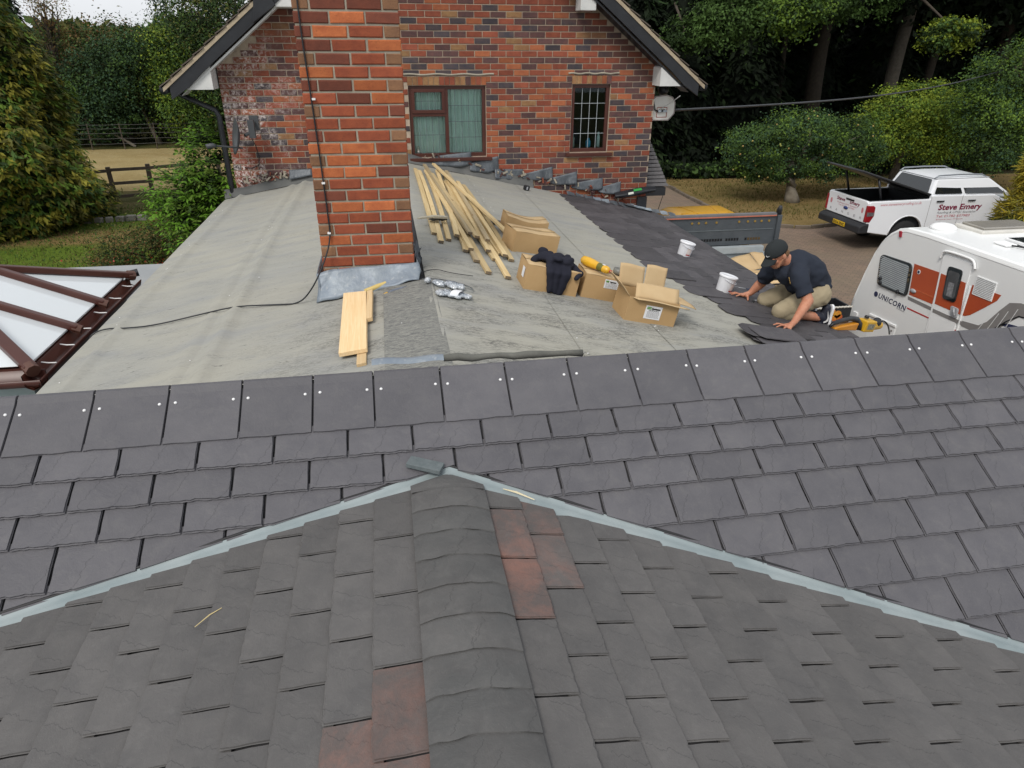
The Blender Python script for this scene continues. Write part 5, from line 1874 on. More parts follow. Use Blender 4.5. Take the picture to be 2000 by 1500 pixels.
tree('tree', 'drooping lime green tree right of the apple tree above the pickup', [(19.0, 24.2, 2.9, 1.0, 1.0, 0.85), (20.2, 24.3, 3.0, 1.2, 1.0, 0.8), (21.3, 24.4, 2.4, 1.0, 1.0, 1.1), (18.6, 24.0, 1.9, 0.9, 0.8, 0.8), (20.5, 24.0, 1.7, 0.9, 0.8, 0.8), (17.6, 24.2, 2.6, 0.7, 0.7, 0.5)], 15000, 0.13, ['lime', 'fresh', 'mid', 'lime'], 42, (19.6, 24.6, 0), 0.15, [0.38, 0.36, 0.14, 0.12], cl=32, spread=0.27, droop=0.6)
tree('tree', 'leafy mid green tree at the right edge above the golden shrub', [(21.2, 22.4, 3.9, 1.4, 1.2, 0.9), (20.6, 22.2, 2.9, 1.2, 1.1, 0.9), (22.2, 22.4, 3.0, 1.3, 1.1, 1.1), (21.0, 22.0, 1.7, 1.2, 1.0, 0.8), (22.8, 22.5, 4.6, 1.3, 1.2, 0.8)], 16000, 0.14, ['mid', 'fresh', 'blueg', 'dark'], 43, (21.6, 22.8, 0), 0.18, [0.42, 0.28, 0.15, 0.15], cl=32, spread=0.28)
gsx = [(15.25, 14.0, 1.1, 0.8, 0.8, 0.9), (15.4, 14.1, 2.2, 0.62, 0.62, 0.8), (15.9, 14.4, 2.9, 0.6, 0.6, 0.6), (14.75, 13.9, 0.7, 0.55, 0.55, 0.5)]
gt = thing('golden_shrub', 'feathery golden yellow conifer shrub at the right edge hiding the pickup front', 'shrub', (15.3, 14.1, 0))
r2 = np.random.default_rng(44)
K = 2600
Bq = np.array(gsx)[r2.choice(4, K, p=[.36, .28, .22, .14])]
dq = r2.normal(size=(K, 3))
dq /= np.linalg.norm(dq, axis=1, keepdims=True)
cq = Bq[:, :3] + dq * Bq[:, 3:] * (0.6 + 0.4 * r2.uniform(size=K) ** .5)[:, None]
fan = 8
ix = np.repeat(np.arange(K), fan)
dv = dq[ix] * 0.9 + r2.normal(size=(K * fan, 3)) * 0.5 + np.array([0, 0, -0.35])
dv /= np.linalg.norm(dv, axis=1, keepdims=True)
sz = 0.22 * r2.uniform(0.6, 1.4, K * fan)
tn = np.where(cq[:, 2] + r2.normal(size=K) * 0.5 > 1.25, r2.choice([0, 0, 1], K), r2.choice([1, 2, 2], K))[ix]
leaf_obj('crown', cq[ix] + dv * sz[:, None] * .5, r2.normal(size=(K * fan, 3)) + np.array([0, 0, 1.0]), sz, sz * .13, tn, [LF['yell'], LF['gold'], LF['olive']], gt, 45, dv)
limbs(gt, (15.3, 14.1, 0), (15.5, 14.2, 2.6), 0.07, gsx, 3, M_BARK, 8)
tree('juniper', 'dark green low juniper in front of the white pickup door', [(13.9, 14.0, 0.55, 0.5, 0.6, 0.42), (14.4, 13.8, 0.75, 0.45, 0.5, 0.45), (13.55, 13.9, 0.4, 0.3, 0.4, 0.28)], 7000, 0.10, ['dark', 'olive', 'mid'], 46, (14.1, 14.0, 0), 0.05, [0.45, 0.3, 0.25], cat='shrub', aspect=0.25)
# the dark wood: trunks, hanging boughs, spruces and the shade behind
ws_ = [(18.5, 32.5, 0.16, 'slim dark trunk in the wood left of the thick trunk'), (20.0, 32.0, 0.42, 'thick brown tree trunk in the dark wood above the apple tree'), (24.1, 32.0, 0.36, 'pale upright tree trunk in the dark wood above the pickup'), (27.6, 34, 0.25, 'dim tree trunk at the right of the dark wood'), (14.2, 34.5, 0.3, 'shadowed tree trunk behind the house gable in the dark wood'), (30.5, 33, 0.4, 'dark tree trunk at the far right of the wood')]
for i, (x, y, r0, lab) in enumerate(ws_):
    t = thing('wood_tree', lab, 'tree', (x, y, 0), 'tall trees of the dark wood')
    m = MB()
    pts = [Vector((x + 0.10 * math.sin(q * 0.9 + i) + 0.03 * q * (1 if i == 1 else 0.3), y, q * 1.2)) for q in range(11)]
    m.tube(pts, [r0 * (1.35 if q == 0 else 1.0 - 0.045 * q) for q in range(11)], 12)
    m.build('trunk', M_BARKD2 if i == 2 else M_BARKD, t, True)
    bl = [(x + rnd.uniform(-2, 2), y + rnd.uniform(-2, 1.5), rnd.uniform(7.5, 11), rnd.uniform(2.4, 3.4), rnd.uniform(2.4, 3.2), rnd.uniform(1.5, 2.4)) for _ in range(5)]
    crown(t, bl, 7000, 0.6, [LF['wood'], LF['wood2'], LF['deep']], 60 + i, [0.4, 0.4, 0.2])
hb = [(12.9, 26.6, 5.9, 1.4, 1.0, 0.9, 'mid', 'hanging dark bough of leaves above the right roof verge', 3800), (14.9, 25.6, 6.1, 1.1, 0.9, 0.75, 'fresh', 'bright hanging bough of leaves at the top over the apple tree', 4200), (21.9, 26.4, 5.35, 0.95, 0.9, 0.55, 'lime', 'lit bough of leaves hanging in the upper right corner', 3600), (18.4, 27.5, 6.6, 1.8, 1.2, 0.7, 'mid', 'shaded bough of leaves across the top of the wood', 3000), (11.5, 27.6, 5.2, 0.8, 0.8, 0.6, 'dark', 'small dim bough beside the lower right roof verge', 1500)]
for i, (x, y, z, a, b, c_, kx, lab, n_) in enumerate(hb):
    t = thing('leafy_bough', lab, 'bough', (x, y, z))
    bl = [(x, y, z, a, b, c_), (x - a * 0.6, y, z - c_ * 0.5, a * 0.55, b * 0.6, c_ * 0.6), (x + a * 0.7, y, z + c_ * 0.2, a * 0.5, b * 0.6, c_ * 0.6)]
    crown(t, bl, n_, 0.20, [LF[kx], LF['mid'], LF['dark']], 80 + i, [0.5, 0.3, 0.2], cl=36, droop=0.5)
    m = MB()
    m.tube([(x + 1.0, y + 5.5, z + 2.2), (x + 0.5, y + 2.5, z + 1.2), (x, y, z + 0.2), (x - 0.5 * a, y - 0.3, z - 0.3)], [0.09, 0.06, 0.03, 0.012], 6)
    m.build('branch', M_BARK, t, True)
sp = [(10.3, 29.5, 8.5, 2.1), (12.6, 30.5, 9.5, 2.2), (15.6, 31.0, 10, 2.2), (9.0, 33, 11, 2.4), (17.6, 34.0, 11, 2.6), (21.5, 36.0, 12, 2.8), (25.8, 35.8, 12, 2.8), (29.3, 36.5, 12, 3.0), (12.8, 36.0, 12, 2.7), (33, 34, 12, 3.0), (23.5, 31.8, 3.2, 1.9), (26.5, 30.2, 3.0, 1.9)]
for i, (x, y, h_, r0) in enumerate(sp):
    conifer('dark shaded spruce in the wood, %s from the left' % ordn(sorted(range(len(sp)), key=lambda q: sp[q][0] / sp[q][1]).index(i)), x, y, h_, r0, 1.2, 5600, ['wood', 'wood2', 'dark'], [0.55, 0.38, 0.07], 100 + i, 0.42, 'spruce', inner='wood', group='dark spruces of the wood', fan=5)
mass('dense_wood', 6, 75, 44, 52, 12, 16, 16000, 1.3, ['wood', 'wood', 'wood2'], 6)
mass('undergrowth', 10.5, 34, 26.6, 28.5, 0.4, 1.2, 11000, 0.20, ['dark', 'wood2', 'deep', 'mid'], 7)
tufts('grass_tufts', 16000, lambda r, n: np.stack([r.uniform(-14, -3.2, n), r.uniform(15.5, 24.5, n), np.full(n, 0.008)], 1), 0.06, [LF['fresh'], LF['olive'], LF['mid']], 3)
tufts('dry_tufts', 9000, lambda r, n: np.stack([r.uniform(10.9, 24, n), r.uniform(19.4, 26.5, n), np.full(n, 0.016)], 1), 0.07, [G_DRY, LF['olive']], 4)
# ================================================================ lettering and shared shapes
M_TXT = {k: simple('print_' + k, c, c, rough=0.5) for k, c in dict(maroon=(0.20, 0.012, 0.045), navy=(0.03, 0.035, 0.085), pink=(0.55, 0.22, 0.25), black=(0.015, 0.015, 0.015), green=(0.10, 0.28, 0.04), grey=(0.25, 0.25, 0.26), red=(0.42, 0.03, 0.03), white=(0.75, 0.75, 0.75), silver=(0.35, 0.36, 0.38)).items()}
def text(s, size, O, U, V, mt, parent=None, shear=0.0, off=0.0, space=1.0, lift=0.002, width=None, name='lettering', local=False):
    cu = bpy.data.curves.new('txt', 'FONT')
    cu.body = s
    cu.size = size
    cu.shear = shear
    cu.offset = off
    cu.space_character = space
    cu.extrude = 0.0006
    cu.resolution_u = 2
    tmp = bpy.data.objects.new('txt', cu)
    C.objects.link(tmp)
    me = bpy.data.meshes.new_from_object(tmp.evaluated_get(bpy.context.evaluated_depsgraph_get()))
    bpy.data.objects.remove(tmp)
    me.name = name
    me.materials.clear()
    me.materials.append(mt)
    U, V = Vector(U).normalized(), Vector(V).normalized()
    V = (V - U * V.dot(U)).normalized()
    N = U.cross(V)
    M = frame(Vector(O) + N * lift, U, V, N)
    if width and len(me.vertices):
        w0 = max(v.co.x for v in me.vertices) - min(v.co.x for v in me.vertices)
        M = M @ Matrix.Diagonal((width / max(w0, 1e-6), 1, 1, 1))
    return put(name, me, parent, M=M, local=local)
def rpoly(x0, x1, y0, y1, r, n=4):
    p = []
    for cx, cy, a0 in ((x1 - r, y0 + r, -90), (x1 - r, y1 - r, 0), (x0 + r, y1 - r, 90), (x0 + r, y0 + r, 180)):
        for i in range(n + 1):
            a = math.radians(a0 + 90 * i / n)
            p.append((cx + r * math.cos(a), cy + r * math.sin(a)))
    return p
def remesh(name, mb, vox, mt, parent=None, smooth_it=4, M=None, disp=0.0, dsc=8.0, seed=0, local=False, fn=None):
    """union of overlapping shapes as one continuous skin"""
    me = mb.mesh(name, mt)
    tmp = bpy.data.objects.new('tmp', me)
    C.objects.link(tmp)
    md = tmp.modifiers.new('r', 'REMESH')
    md.mode = 'VOXEL'
    md.voxel_size = vox
    sm = tmp.modifiers.new('s', 'SMOOTH')
    sm.iterations = smooth_it
    sm.factor = 0.5
    out = bpy.data.meshes.new_from_object(tmp.evaluated_get(bpy.context.evaluated_depsgraph_get()))
    bpy.data.objects.remove(tmp)
    out.name = name
    if disp or fn:
        for v in out.vertices:
            p = v.co
            d = disp * noise.noise(Vector(p) * dsc + Vector((seed, 0, 0))) if disp else 0
            if fn:
                d += fn(p)
            v.co = p + v.normal * d
    out.materials.clear()
    for m_ in (mt if isinstance(mt, (list, tuple)) else [mt]):
        out.materials.append(m_)
    out.polygons.foreach_set('use_smooth', [True] * len(out.polygons))
    out.update()
    return put(name, out, parent, M=M, local=local)
def capsule(m, a, b, ra, rb, n=14, rings=4):
    a, b = Vector(a), Vector(b)
    d = (b - a)
    L = d.length
    q = d.to_track_quat('Z', 'Y') if L > 1e-6 else Matrix.Identity(3).to_quaternion()
    prof = []
    for i in range(rings + 1):
        t = -math.pi / 2 + (math.pi / 2) * i / rings
        prof.append((max(1e-4, ra * math.cos(t)), ra * math.sin(t)))
    for i in range(rings + 1):
        t = (math.pi / 2) * i / rings
        prof.append((max(1e-4, rb * math.cos(t)), L + rb * math.sin(t)))
    m.lathe(prof, n, Matrix.Translation(a) @ q.to_matrix().to_4x4())
    return m
def ell(m, c, r, M=None, n=16, rings=8):
    prof = [(max(1e-4, math.cos(-math.pi / 2 + math.pi * i / rings)), math.sin(-math.pi / 2 + math.pi * i / rings)) for i in range(rings + 1)]
    m.lathe(prof, n, Matrix.Translation(Vector(c)) @ (M or Matrix.Identity(4)) @ Matrix.Diagonal((r[0], r[1], r[2], 1)))
    return m
# ================================================================ things lying on the felt
def wood_mat(name, a, b, sc=(3, 3, 60), knots=True):
    g = NG(name)
    o = g.coord('Object')
    rv = g.n('ObjectInfo').outputs['Random']
    cv = g.n('CombineXYZ')
    g.l(g.math('MULTIPLY', rv, 30.0), cv.inputs[0])
    ad = g.n('VectorMath', operation='ADD')
    g.l(o, ad.inputs[0])
    g.l(cv.outputs[0], ad.inputs[1])
    v = ad.outputs[0]
    n1 = g.noise(g.scaled(v, sc), 1.6, 5, 0.6, 0.8)
    col = g.mix(g.ramp(n1, [(0.35, 0.0), (0.65, 1.0)]), a, b)
    kn = g.ramp(g.noise(g.scaled(v, (5, 1.2, 5)), 3.0, 3, 0.5), [(0.68, 0.0), (0.76, 0.7)])
    col = g.mix(kn, col, (0.22, 0.11, 0.04))
    col = g.mix(1.0, col, g.rand(0.78, 1.10), 'MULTIPLY')
    g.bump(n1, 0.25, 0.003)
    return g.set(col, 0.8, None, 0.2)
M_BAT = wood_mat('batten_wood', (0.66, 0.52, 0.295), (0.55, 0.405, 0.20), (40, 1.5, 40))
M_BATG = wood_mat('batten_wood_grey', (0.44, 0.36, 0.23), (0.34, 0.26, 0.15), (40, 1.5, 40))
M_BEND = simple('batten_end', (0.24, 0.17, 0.09), (0.12, 0.10, 0.08), 20, 0.9)
M_PLK = wood_mat('plank_wood', (0.74, 0.56, 0.33), (0.66, 0.46, 0.24), (55, 1.6, 40))
nR_ = Vector((math.sin(aR), 0, math.cos(aR)))
bt = [((0.38, 9.98), (0.38, 6.30), 0), ((0.43, 9.87), (0.42, 6.03), 0), ((0.51, 10.19), (0.71, 6.36), 2), ((0.51, 9.84), (0.66, 5.85), 1), ((0.53, 9.66), (0.50, 6.16), 0), ((0.64, 10.27), (1.12, 6.32), 3),
      ((0.68, 10.05), (0.58, 6.27), 1), ((0.71, 10.08), (0.63, 6.12), 0), ((0.80, 10.12), (0.62, 5.86), 0), ((0.80, 9.98), (0.85, 6.18), 2), ((0.78, 9.36), (0.82, 5.90), 1), ((0.91, 9.43), (0.96, 5.83), 1), ((0.99, 9.40), (1.02, 5.81), 0),
      ((0.84, 9.41), (0.95, 5.95), 0), ((0.62, 9.3), (0.68, 5.58), 0), ((0.66, 9.0), (0.74, 5.28), 0), ((0.78, 8.95), (0.89, 5.23), 0), ((0.74, 9.4), (0.86, 5.73), 0), ((0.57, 9.5), (0.76, 6.25), 2)]
order = sorted(range(len(bt)), key=lambda i: bt[i][1][0] / bt[i][1][1])
placed = []
for i, (a, b, ly) in enumerate(bt):
    h = 0.020 + 0.026 * ly
    A = Vector((a[0], a[1], zr(a[0]))) + nR_ * (h + rnd.uniform(0, 0.004))
    B = Vector((b[0], b[1], zr(b[0]))) + nR_ * (h + rnd.uniform(0, 0.004))
    d = (B - A).normalized()
    sd = d.cross(nR_).normalized()
    u = sd.cross(d)
    L = (B - A).length
    m = MB()
    bow = rnd.uniform(-0.025, 0.025)
    nseg = 8
    for k in range(nseg + 1):
        y = -L / 2 + L * k / nseg
        o = bow * (1 - (2 * k / nseg - 1) ** 2)
        m.v += [(o - 0.024, y, -0.0125), (o + 0.024, y, -0.0125), (o + 0.024, y, 0.0125), (o - 0.024, y, 0.0125)]
    for k in range(nseg):
        for q in range(4):
            p = k * 4
            m.f.append((p + q, p + 4 + q, p + 4 + (q + 1) % 4, p + (q + 1) % 4))
            m.m.append(0)
    m.f += [(0, 1, 2, 3), (nseg * 4 + 3, nseg * 4 + 2, nseg * 4 + 1, nseg * 4)]
    m.m += [1, 1]
    M = frame((A + B) / 2, sd, d, u)
    o = m.build('timber_batten', [M_BATG if i in (2, 9, 14) else M_BAT, M_BEND], None, bevel=0.002, M=M)
    pos = order.index(i)
    if i == 5:
        lab = 'straight pale batten lying uppermost and slanting across the whole pile'
    elif pos == 0:
        lab = 'long pale batten nearest the chimney at the left edge of the pile'
    else:
        lab = 'sawn timber batten of the pile, its near end %s from the chimney' % ordn(pos)
    tag(o, lab, 'timber batten', 'timber battens in a loose pile beside the chimney')
def plank(name, pts, t, h, label, cat):
    m = MB()
    nL = Vector((-math.sin(aL), 0, math.cos(aL)))
    P = [Vector((x, y, zl(x))) + nL * h for x, y in pts]
    c_ = sum(P, Vector()) / 4
    d = ((P[0] + P[1]) / 2 - (P[2] + P[3]) / 2).normalized()
    sd = d.cross(nL).normalized()
    M = frame(c_, sd, d, sd.cross(d))
    I = M.inverted()
    q = [I @ p for p in P]
    m.hexa(q + [p + Vector((0, 0, t)) for p in q])
    return tag(m.build(name, M_PLK, None, bevel=0.003, M=M), label, cat)
plank('wide_plank', [(-0.37, 4.86), (-0.205, 4.80), (-0.185, 3.74), (-0.35, 3.76)], 0.028, 0.030, 'wide clean softwood plank lying flat in front of the chimney', 'plank')
plank('narrow_plank', [(-0.255, 4.55), (-0.20, 4.55), (-0.195, 3.61), (-0.25, 3.61)], 0.022, 0.006, 'narrow plank poking out under the near end of the wide plank', 'plank')
plank('timber_offcut', [(-0.198, 4.79), (-0.158, 4.79), (-0.158, 4.23), (-0.198, 4.23)], 0.030, 0.030, 'short timber offcut lying along the right edge of the wide plank', 'offcut')
# cardboard cartons
def card_mat(name, a, b):
    g = NG(name)
    o = g.coord('Object')
    col = g.mix(g.ramp(g.noise(o, 6, 5), [(0.3, 0.0), (0.7, 1.0)]), a, b)
    wv = g.n('TexWave')
    wv.inputs['Scale'].default_value = 45
    wv.inputs['Distortion'].default_value = 0.6
    g.l(o, wv.inputs['Vector'])
    col = g.mix(0.10, col, g.mix(wv.outputs['Fac'], (0.34, 0.22, 0.10), (0.62, 0.46, 0.27)))
    g.bump(g.math('ADD', g.math('MULTIPLY', wv.outputs['Fac'], 0.3), g.noise(o, 12, 4)), 0.25, 0.006)
    return g.set(col, 0.85, None, 0.2)
M_CARD = card_mat('cardboard', (0.46, 0.305, 0.150), (0.41, 0.265, 0.125))
M_CARDI = card_mat('cardboard_inside', (0.54, 0.40, 0.23), (0.48, 0.34, 0.185))
M_TAPE = simple('parcel_tape', (0.50, 0.36, 0.18), (0.45, 0.32, 0.16), rough=0.25, spec=0.6)
M_LABEL = simple('paper_label', (0.74, 0.75, 0.77), (0.70, 0.71, 0.73), rough=0.6)
def carton(name, label, M, W, D, H, sag=0.0, lab=None):
    t = thing(name, label, 'cardboard box', M=M)
    m = MB()
    def wall(a, b):
        pass
    n = 8
    for k in range(4):
        c0 = [(0, 0), (W, 0), (W, D), (0, D)][k]
        c1 = [(W, 0), (W, D), (0, D), (0, 0)][k]
        nx, ny = (c1[1] - c0[1]), -(c1[0] - c0[0])
        l_ = math.hypot(nx, ny)
        nx, ny = nx / l_, ny / l_
        def fn(a, b):
            bul = 0.007 * math.sin(a * math.pi) * math.sin(b * math.pi)
            z = H * b - (sag * math.sin(a * math.pi) * b if k in (0, 2) else 0)
            return (c0[0] + (c1[0] - c0[0]) * a + nx * bul, c0[1] + (c1[1] - c0[1]) * a + ny * bul, z)
        m.grid(fn, n, 5)
    m.add([(0, 0, 0.001), (W, 0, 0.001), (W, D, 0.001), (0, D, 0.001)], [(3, 2, 1, 0)])
    m.build('body', M_CARD, t, True, local=True)
    for k, (y0, y1) in enumerate(((0.0, D / 2 - 0.002), (D / 2 + 0.002, D))):
        f = MB()
        f.grid(lambda a, b: (W * a, y0 + (y1 - y0) * b, H + 0.002 + 0.004 * math.sin(a * 7 + k) - sag * math.sin(a * math.pi) * 1.05 + (0.006 * b if k == 0 else 0.006 * (1 - b))), 8, 4)
        fo = f.build('flap', M_CARDI, t, True, local=True)
        fo.modifiers.new('solid', 'SOLIDIFY').thickness = 0.004
    f = MB()
    f.grid(lambda a, b: (W * a, D / 2 - 0.024 + 0.048 * b, H + 0.010 - sag * math.sin(a * math.pi) * 1.05 + 0.004 * math.sin(a * 7)), 8, 2)
    f.build('tape', M_TAPE, t, True, local=True)
    f = MB()
    f.bx(W - 0.07, W - 0.02, -0.0085, -0.0075, 0.01, 0.09)
    f.bx(0.08, 0.13, -0.0085, -0.0075, 0.01, 0.07)
    for q in (0, 1):
        pass
    if lab:
        lx, lz, lw_, lh = lab
        f = MB()
        f.bx(lx, lx + lw_, -0.0095, -0.0075, lz, lz + lh)
        lo = f.build('label', M_LABEL, t, local=True)
        text('SES', lh * 0.26, (lx + lw_ * 0.06, -0.0096, lz + lh * 0.70), (1, 0, 0), (0, 0, 1), M_TXT['green'], lo, off=0.001, local=True)
        text('Systems', lh * 0.22, (lx + lw_ * 0.36, -0.0096, lz + lh * 0.70), (1, 0, 0), (0, 0, 1), M_TXT['black'], lo, off=0.001, local=True)
        for q in range(6):
            z = lz + lh * (0.55 - 0.095 * q)
            b_ = MB()
            x = lx + lw_ * 0.10
            while x < lx + lw_ * 0.88:
                wd = rnd.uniform(0.05, 0.14) * lw_
                b_.bx(x, min(x + wd, lx + lw_ * 0.92), -0.0104, -0.0098, z, z + lh * 0.035)
                x += wd + 0.025 * lw_
            b_.build('print_line', M_TXT['grey'], lo, local=True)
    return t
carton('cardboard_box', 'sagging cardboard box at the back of the row, beside the batten ends', onR(1.13, 6.86, 0.02), 0.44, 0.30, 0.205, 0.028)
carton('cardboard_box', 'closed cardboard box with taped lid just in front of the sagging box', onR(1.10, 6.22, 0.22), 0.47, 0.28, 0.20, 0.004)
cC = carton('cardboard_box', 'closed cardboard box with a dark sweatshirt thrown over it', onR(0.985, 5.06, 0.0), 0.44, 0.30, 0.205, 0.006)
f = MB()
f.bx(-0.0095, -0.0075, 0.05, 0.12, 0.08, 0.16)
f.build('label', M_LABEL, cC, local=True)
carton('cardboard_box', 'cardboard box between sweatshirt and open box with a yellow bottle lying on it', onR(1.465, 5.09, -0.02), 0.42, 0.27, 0.205, 0.004, (0.165, 0.115, 0.12, 0.072))
# the open carton
oc = thing('open_carton', 'open cardboard box with raised flaps and a printed white label', 'cardboard box', M=onR(1.69, 4.66, 0.0))
W, D, H = 0.42, 0.29, 0.195
m = MB()
T = 0.005
m.bx(0, W, 0, T, 0, H)
m.bx(0, W, D - T, D, 0, H)
m.bx(0, T, T, D - T, 0, H)
m.bx(W - T, W, T, D - T, 0, H)
m.bx(T, W - T, T, D - T, 0, 0.005)
m.build('body', M_CARD, oc, local=True)
def flap(p, q, out, up_, ln, curl=0.0, slit=False):
    p, q, out = Vector(p), Vector(q), Vector(out)
    d = out.normalized() * ln
    f = MB()
    f.grid(lambda a, b: p.lerp(q, a) + d * b + Vector((0, 0, curl * math.sin(b * 2.2) * (0.6 + 0.6 * a) + 0.005 * math.sin(a * 5))), 10, 6)
    o = f.build('flap', M_CARDI, oc, True, local=True)
    o.modifiers.new('solid', 'SOLIDIFY').thickness = 0.0045
flap((0.0, D, H), (W * 0.5, D, H), (-0.02, 0.05, 0.20), 0, 0.17, 0.004)
flap((W * 0.505, D, H), (W * 0.93, D, H), (0.0, 0.06, 0.21), 0, 0.19, 0.006)
flap((0.04, 0.0, H), (W - 0.02, 0.0, H), (0.02, 0.10, 0.085), 0, 0.13, 0.012)
flap((W, 0.02, H), (W, D - 0.02, H), (0.14, 0.02, -0.03), 0, 0.17, 0.008)
flap((0.0, D - 0.02, H), (0.0, 0.01, H), (-0.10, 0.02, 0.085), 0, 0.14, 0.008)
flap((0.02, -0.002, H - 0.004), (W + 0.03, -0.012, H - 0.012), (0.05, -0.05, -0.004), 0, 0.05, 0.003)
lx, lz, lw_, lh = 0.150, 0.045, 0.135, 0.105
f = MB()
f.bx(lx, lx + lw_, -0.002, -0.0005, lz, lz + lh)
lo = f.build('label', M_LABEL, oc, local=True)
text('SES', lh * 0.25, (lx + lw_ * 0.06, -0.0022, lz + lh * 0.74), (1, 0, 0), (0, 0, 1), M_TXT['green'], lo, off=0.001, local=True)
text('Systems', lh * 0.21, (lx + lw_ * 0.36, -0.0022, lz + lh * 0.74), (1, 0, 0), (0, 0, 1), M_TXT['black'], lo, off=0.001, local=True)
for q in range(7):
    z = lz + lh * (0.62 - 0.083 * q)
    b_ = MB()
    x = lx + lw_ * (0.14 if q else 0.2)
    while x < lx + lw_ * (0.86 if q else 0.8):
        wd = rnd.uniform(0.04, 0.13) * lw_
        b_.bx(x, min(x + wd, lx + lw_ * 0.92), -0.0030, -0.0024, z, z + lh * (0.032 if q else 0.045))
        x += wd + 0.02 * lw_
    b_.build('print_line', M_TXT['grey' if q else 'black'], lo, local=True)
# sweatshirt over the third carton
M_NAVY = cloth('navy_cloth', (0.014, 0.015, 0.024), (0.024, 0.025, 0.036))
m = MB()
Mj = onR(0.985, 5.06, 0.0)
jp = lambda x, y, z: Mj @ Vector((x, y, z))
rj = random.Random(4)
for k in range(30):
    a, b = rj.uniform(0.13, 0.34), rj.uniform(0.02, 0.22)
    ell(m, jp(a + rj.uniform(-.02, .02), b, 0.235 + rj.uniform(0, 0.045)), (rj.uniform(.03, .065), rj.uniform(.022, .045), rj.uniform(.018, .036)), Matrix.Rotation(rj.uniform(0, 3), 4, 'Z') @ Matrix.Rotation(rj.uniform(-.5, .5), 4, 'X'), 12, 6)
capsule(m, jp(0.16, 0.20, 0.25), jp(0.06, 0.10, 0.225), 0.035, 0.03)
capsule(m, jp(0.33, 0.10, 0.245), jp(0.44, 0.03, 0.19), 0.035, 0.028)
capsule(m, jp(0.44, 0.03, 0.19), jp(0.40, -0.02, 0.16), 0.026, 0.02)
for k in range(15):
    x = 0.160 + 0.0125 * k
    fz = 0.008 * math.sin(k * 1.25) + 0.004 * math.sin(k * 0.5)
    capsule(m, jp(x, 0.03, 0.225), jp(x + 0.002, -0.022 - fz, 0.175), 0.020, 0.018)
    xe = 0.222 + (x - 0.222) * 0.62 + 0.018
    capsule(m, jp(x + 0.002, -0.022 - fz, 0.175), jp(xe, -0.020 - fz * 0.6, 0.018 + 0.010 * math.sin(k * 0.45)), 0.018, 0.0145)
o = remesh('sweatshirt', m, 0.0075, M_NAVY, None, 4, disp=0.005, dsc=26)
tag(o, 'crumpled dark navy sweatshirt hanging over the front of a cardboard box', 'sweatshirt')
# yellow bottle, tape roll and knife on the fourth carton
bo = thing('yellow_bottle', 'yellow plastic wrapped bottle with a red tip lying on a cardboard box', 'bottle', M=Mj @ Matrix.Translation((0.52, 0.24, 0.256)) @ Matrix.Rotation(-0.98, 4, 'Z') @ Matrix.Rotation(math.pi / 2, 4, 'Y'))
M_YEL = simple('yellow_plastic', (0.72, 0.40, 0.02), (0.60, 0.33, 0.02), 14, 0.35, 0.5, 35, spec=0.6)
m = MB()
m.lathe([(0.02, -0.03), (0.034, -0.015), (0.040, 0.03), (0.038, 0.09), (0.031, 0.14), (0.031, 0.235), (0.026, 0.255), (0.012, 0.268), (0.001, 0.27)], 18)
m.build('body', M_YEL, bo, True, local=True)
m = MB()
m.lathe([(0.0318, 0.150), (0.0318, 0.205)], 18, cap=False)
m.build('label_band', simple('band_dark', (0.09, 0.09, 0.02), (0.16, 0.15, 0.03), 40), bo, True, local=True)
m = MB()
m.grid(lambda a, b: (0.0325 * math.cos(2.6 + 0.9 * a), 0.0325 * math.sin(2.6 + 0.9 * a), 0.188 + 0.03 * b), 5, 2)
m.build('label', M_LABEL, bo, True, local=True)
m = MB()
m.lathe([(0.012, 0.264), (0.012, 0.285), (0.001, 0.288)], 12)
m.build('cap', M_TXT['red'], bo, True, local=True)
m = MB()
m.lathe([(0.022, -0.022), (0.046, -0.022), (0.048, 0), (0.046, 0.022), (0.022, 0.022), (0.022, -0.022)], 24, cap=False)
tag(m.build('tape_roll', simple('duct_tape', (0.16, 0.165, 0.15), (0.20, 0.20, 0.185), rough=0.4), None, True, M=onR(1.77, 5.22, 0, 0.235)), 'grey roll of tape beside the yellow bottle on the box', 'tape roll')
m = MB()
m.prism([(0, 0), (0.07, 0.004), (0.085, 0.012), (0.07, 0.02), (0, 0.016)], (0, 0, 0), (1, 0, 0), (0, 1, 0), (0, 0, 1), 0.008)
tag(m.build('knife', M_LABEL, None, bevel=0.002, M=onR(1.76, 5.13, -0.7, 0.216)), 'small white knife lying at the edge of the box by the tape roll', 'knife')
# hand brush on the battens
br = thing('hand_brush', 'grey bristled hand brush with a pale handle lying on the battens', 'brush', M=onR(0.40, 6.70, 0.55, 0.062))
m = MB()
m.tube([(-0.21, -0.02, 0.012), (-0.15, -0.005, 0.018), (-0.08, 0, 0.026), (-0.02, 0, 0.030)], [0.008, 0.013, 0.012, 0.016], 8)
m.bx(-0.03, 0.15, -0.022, 0.022, 0.022, 0.042)
m.build('handle', simple('brush_handle', (0.50, 0.46, 0.36), (0.40, 0.37, 0.29), rough=0.6), br, local=True)
m = MB()
rb_ = random.Random(2)
for k in range(150):
    x, y = rb_.uniform(-0.03, 0.15), rb_.uniform(-0.018, 0.018)
    e = (x * 1.08 + rb_.uniform(-.01, .01), y * 1.2 + 0.045 + rb_.uniform(-.02, .02), rb_.uniform(-0.018, -0.005))
    m.tube([(x, y, 0.024), e], [0.0035, 0.0025], 4)
m.build('bristles', simple('bristle', (0.16, 0.165, 0.17), (0.05, 0.05, 0.055), 90), br, local=True)['kind'] = 'stuff'
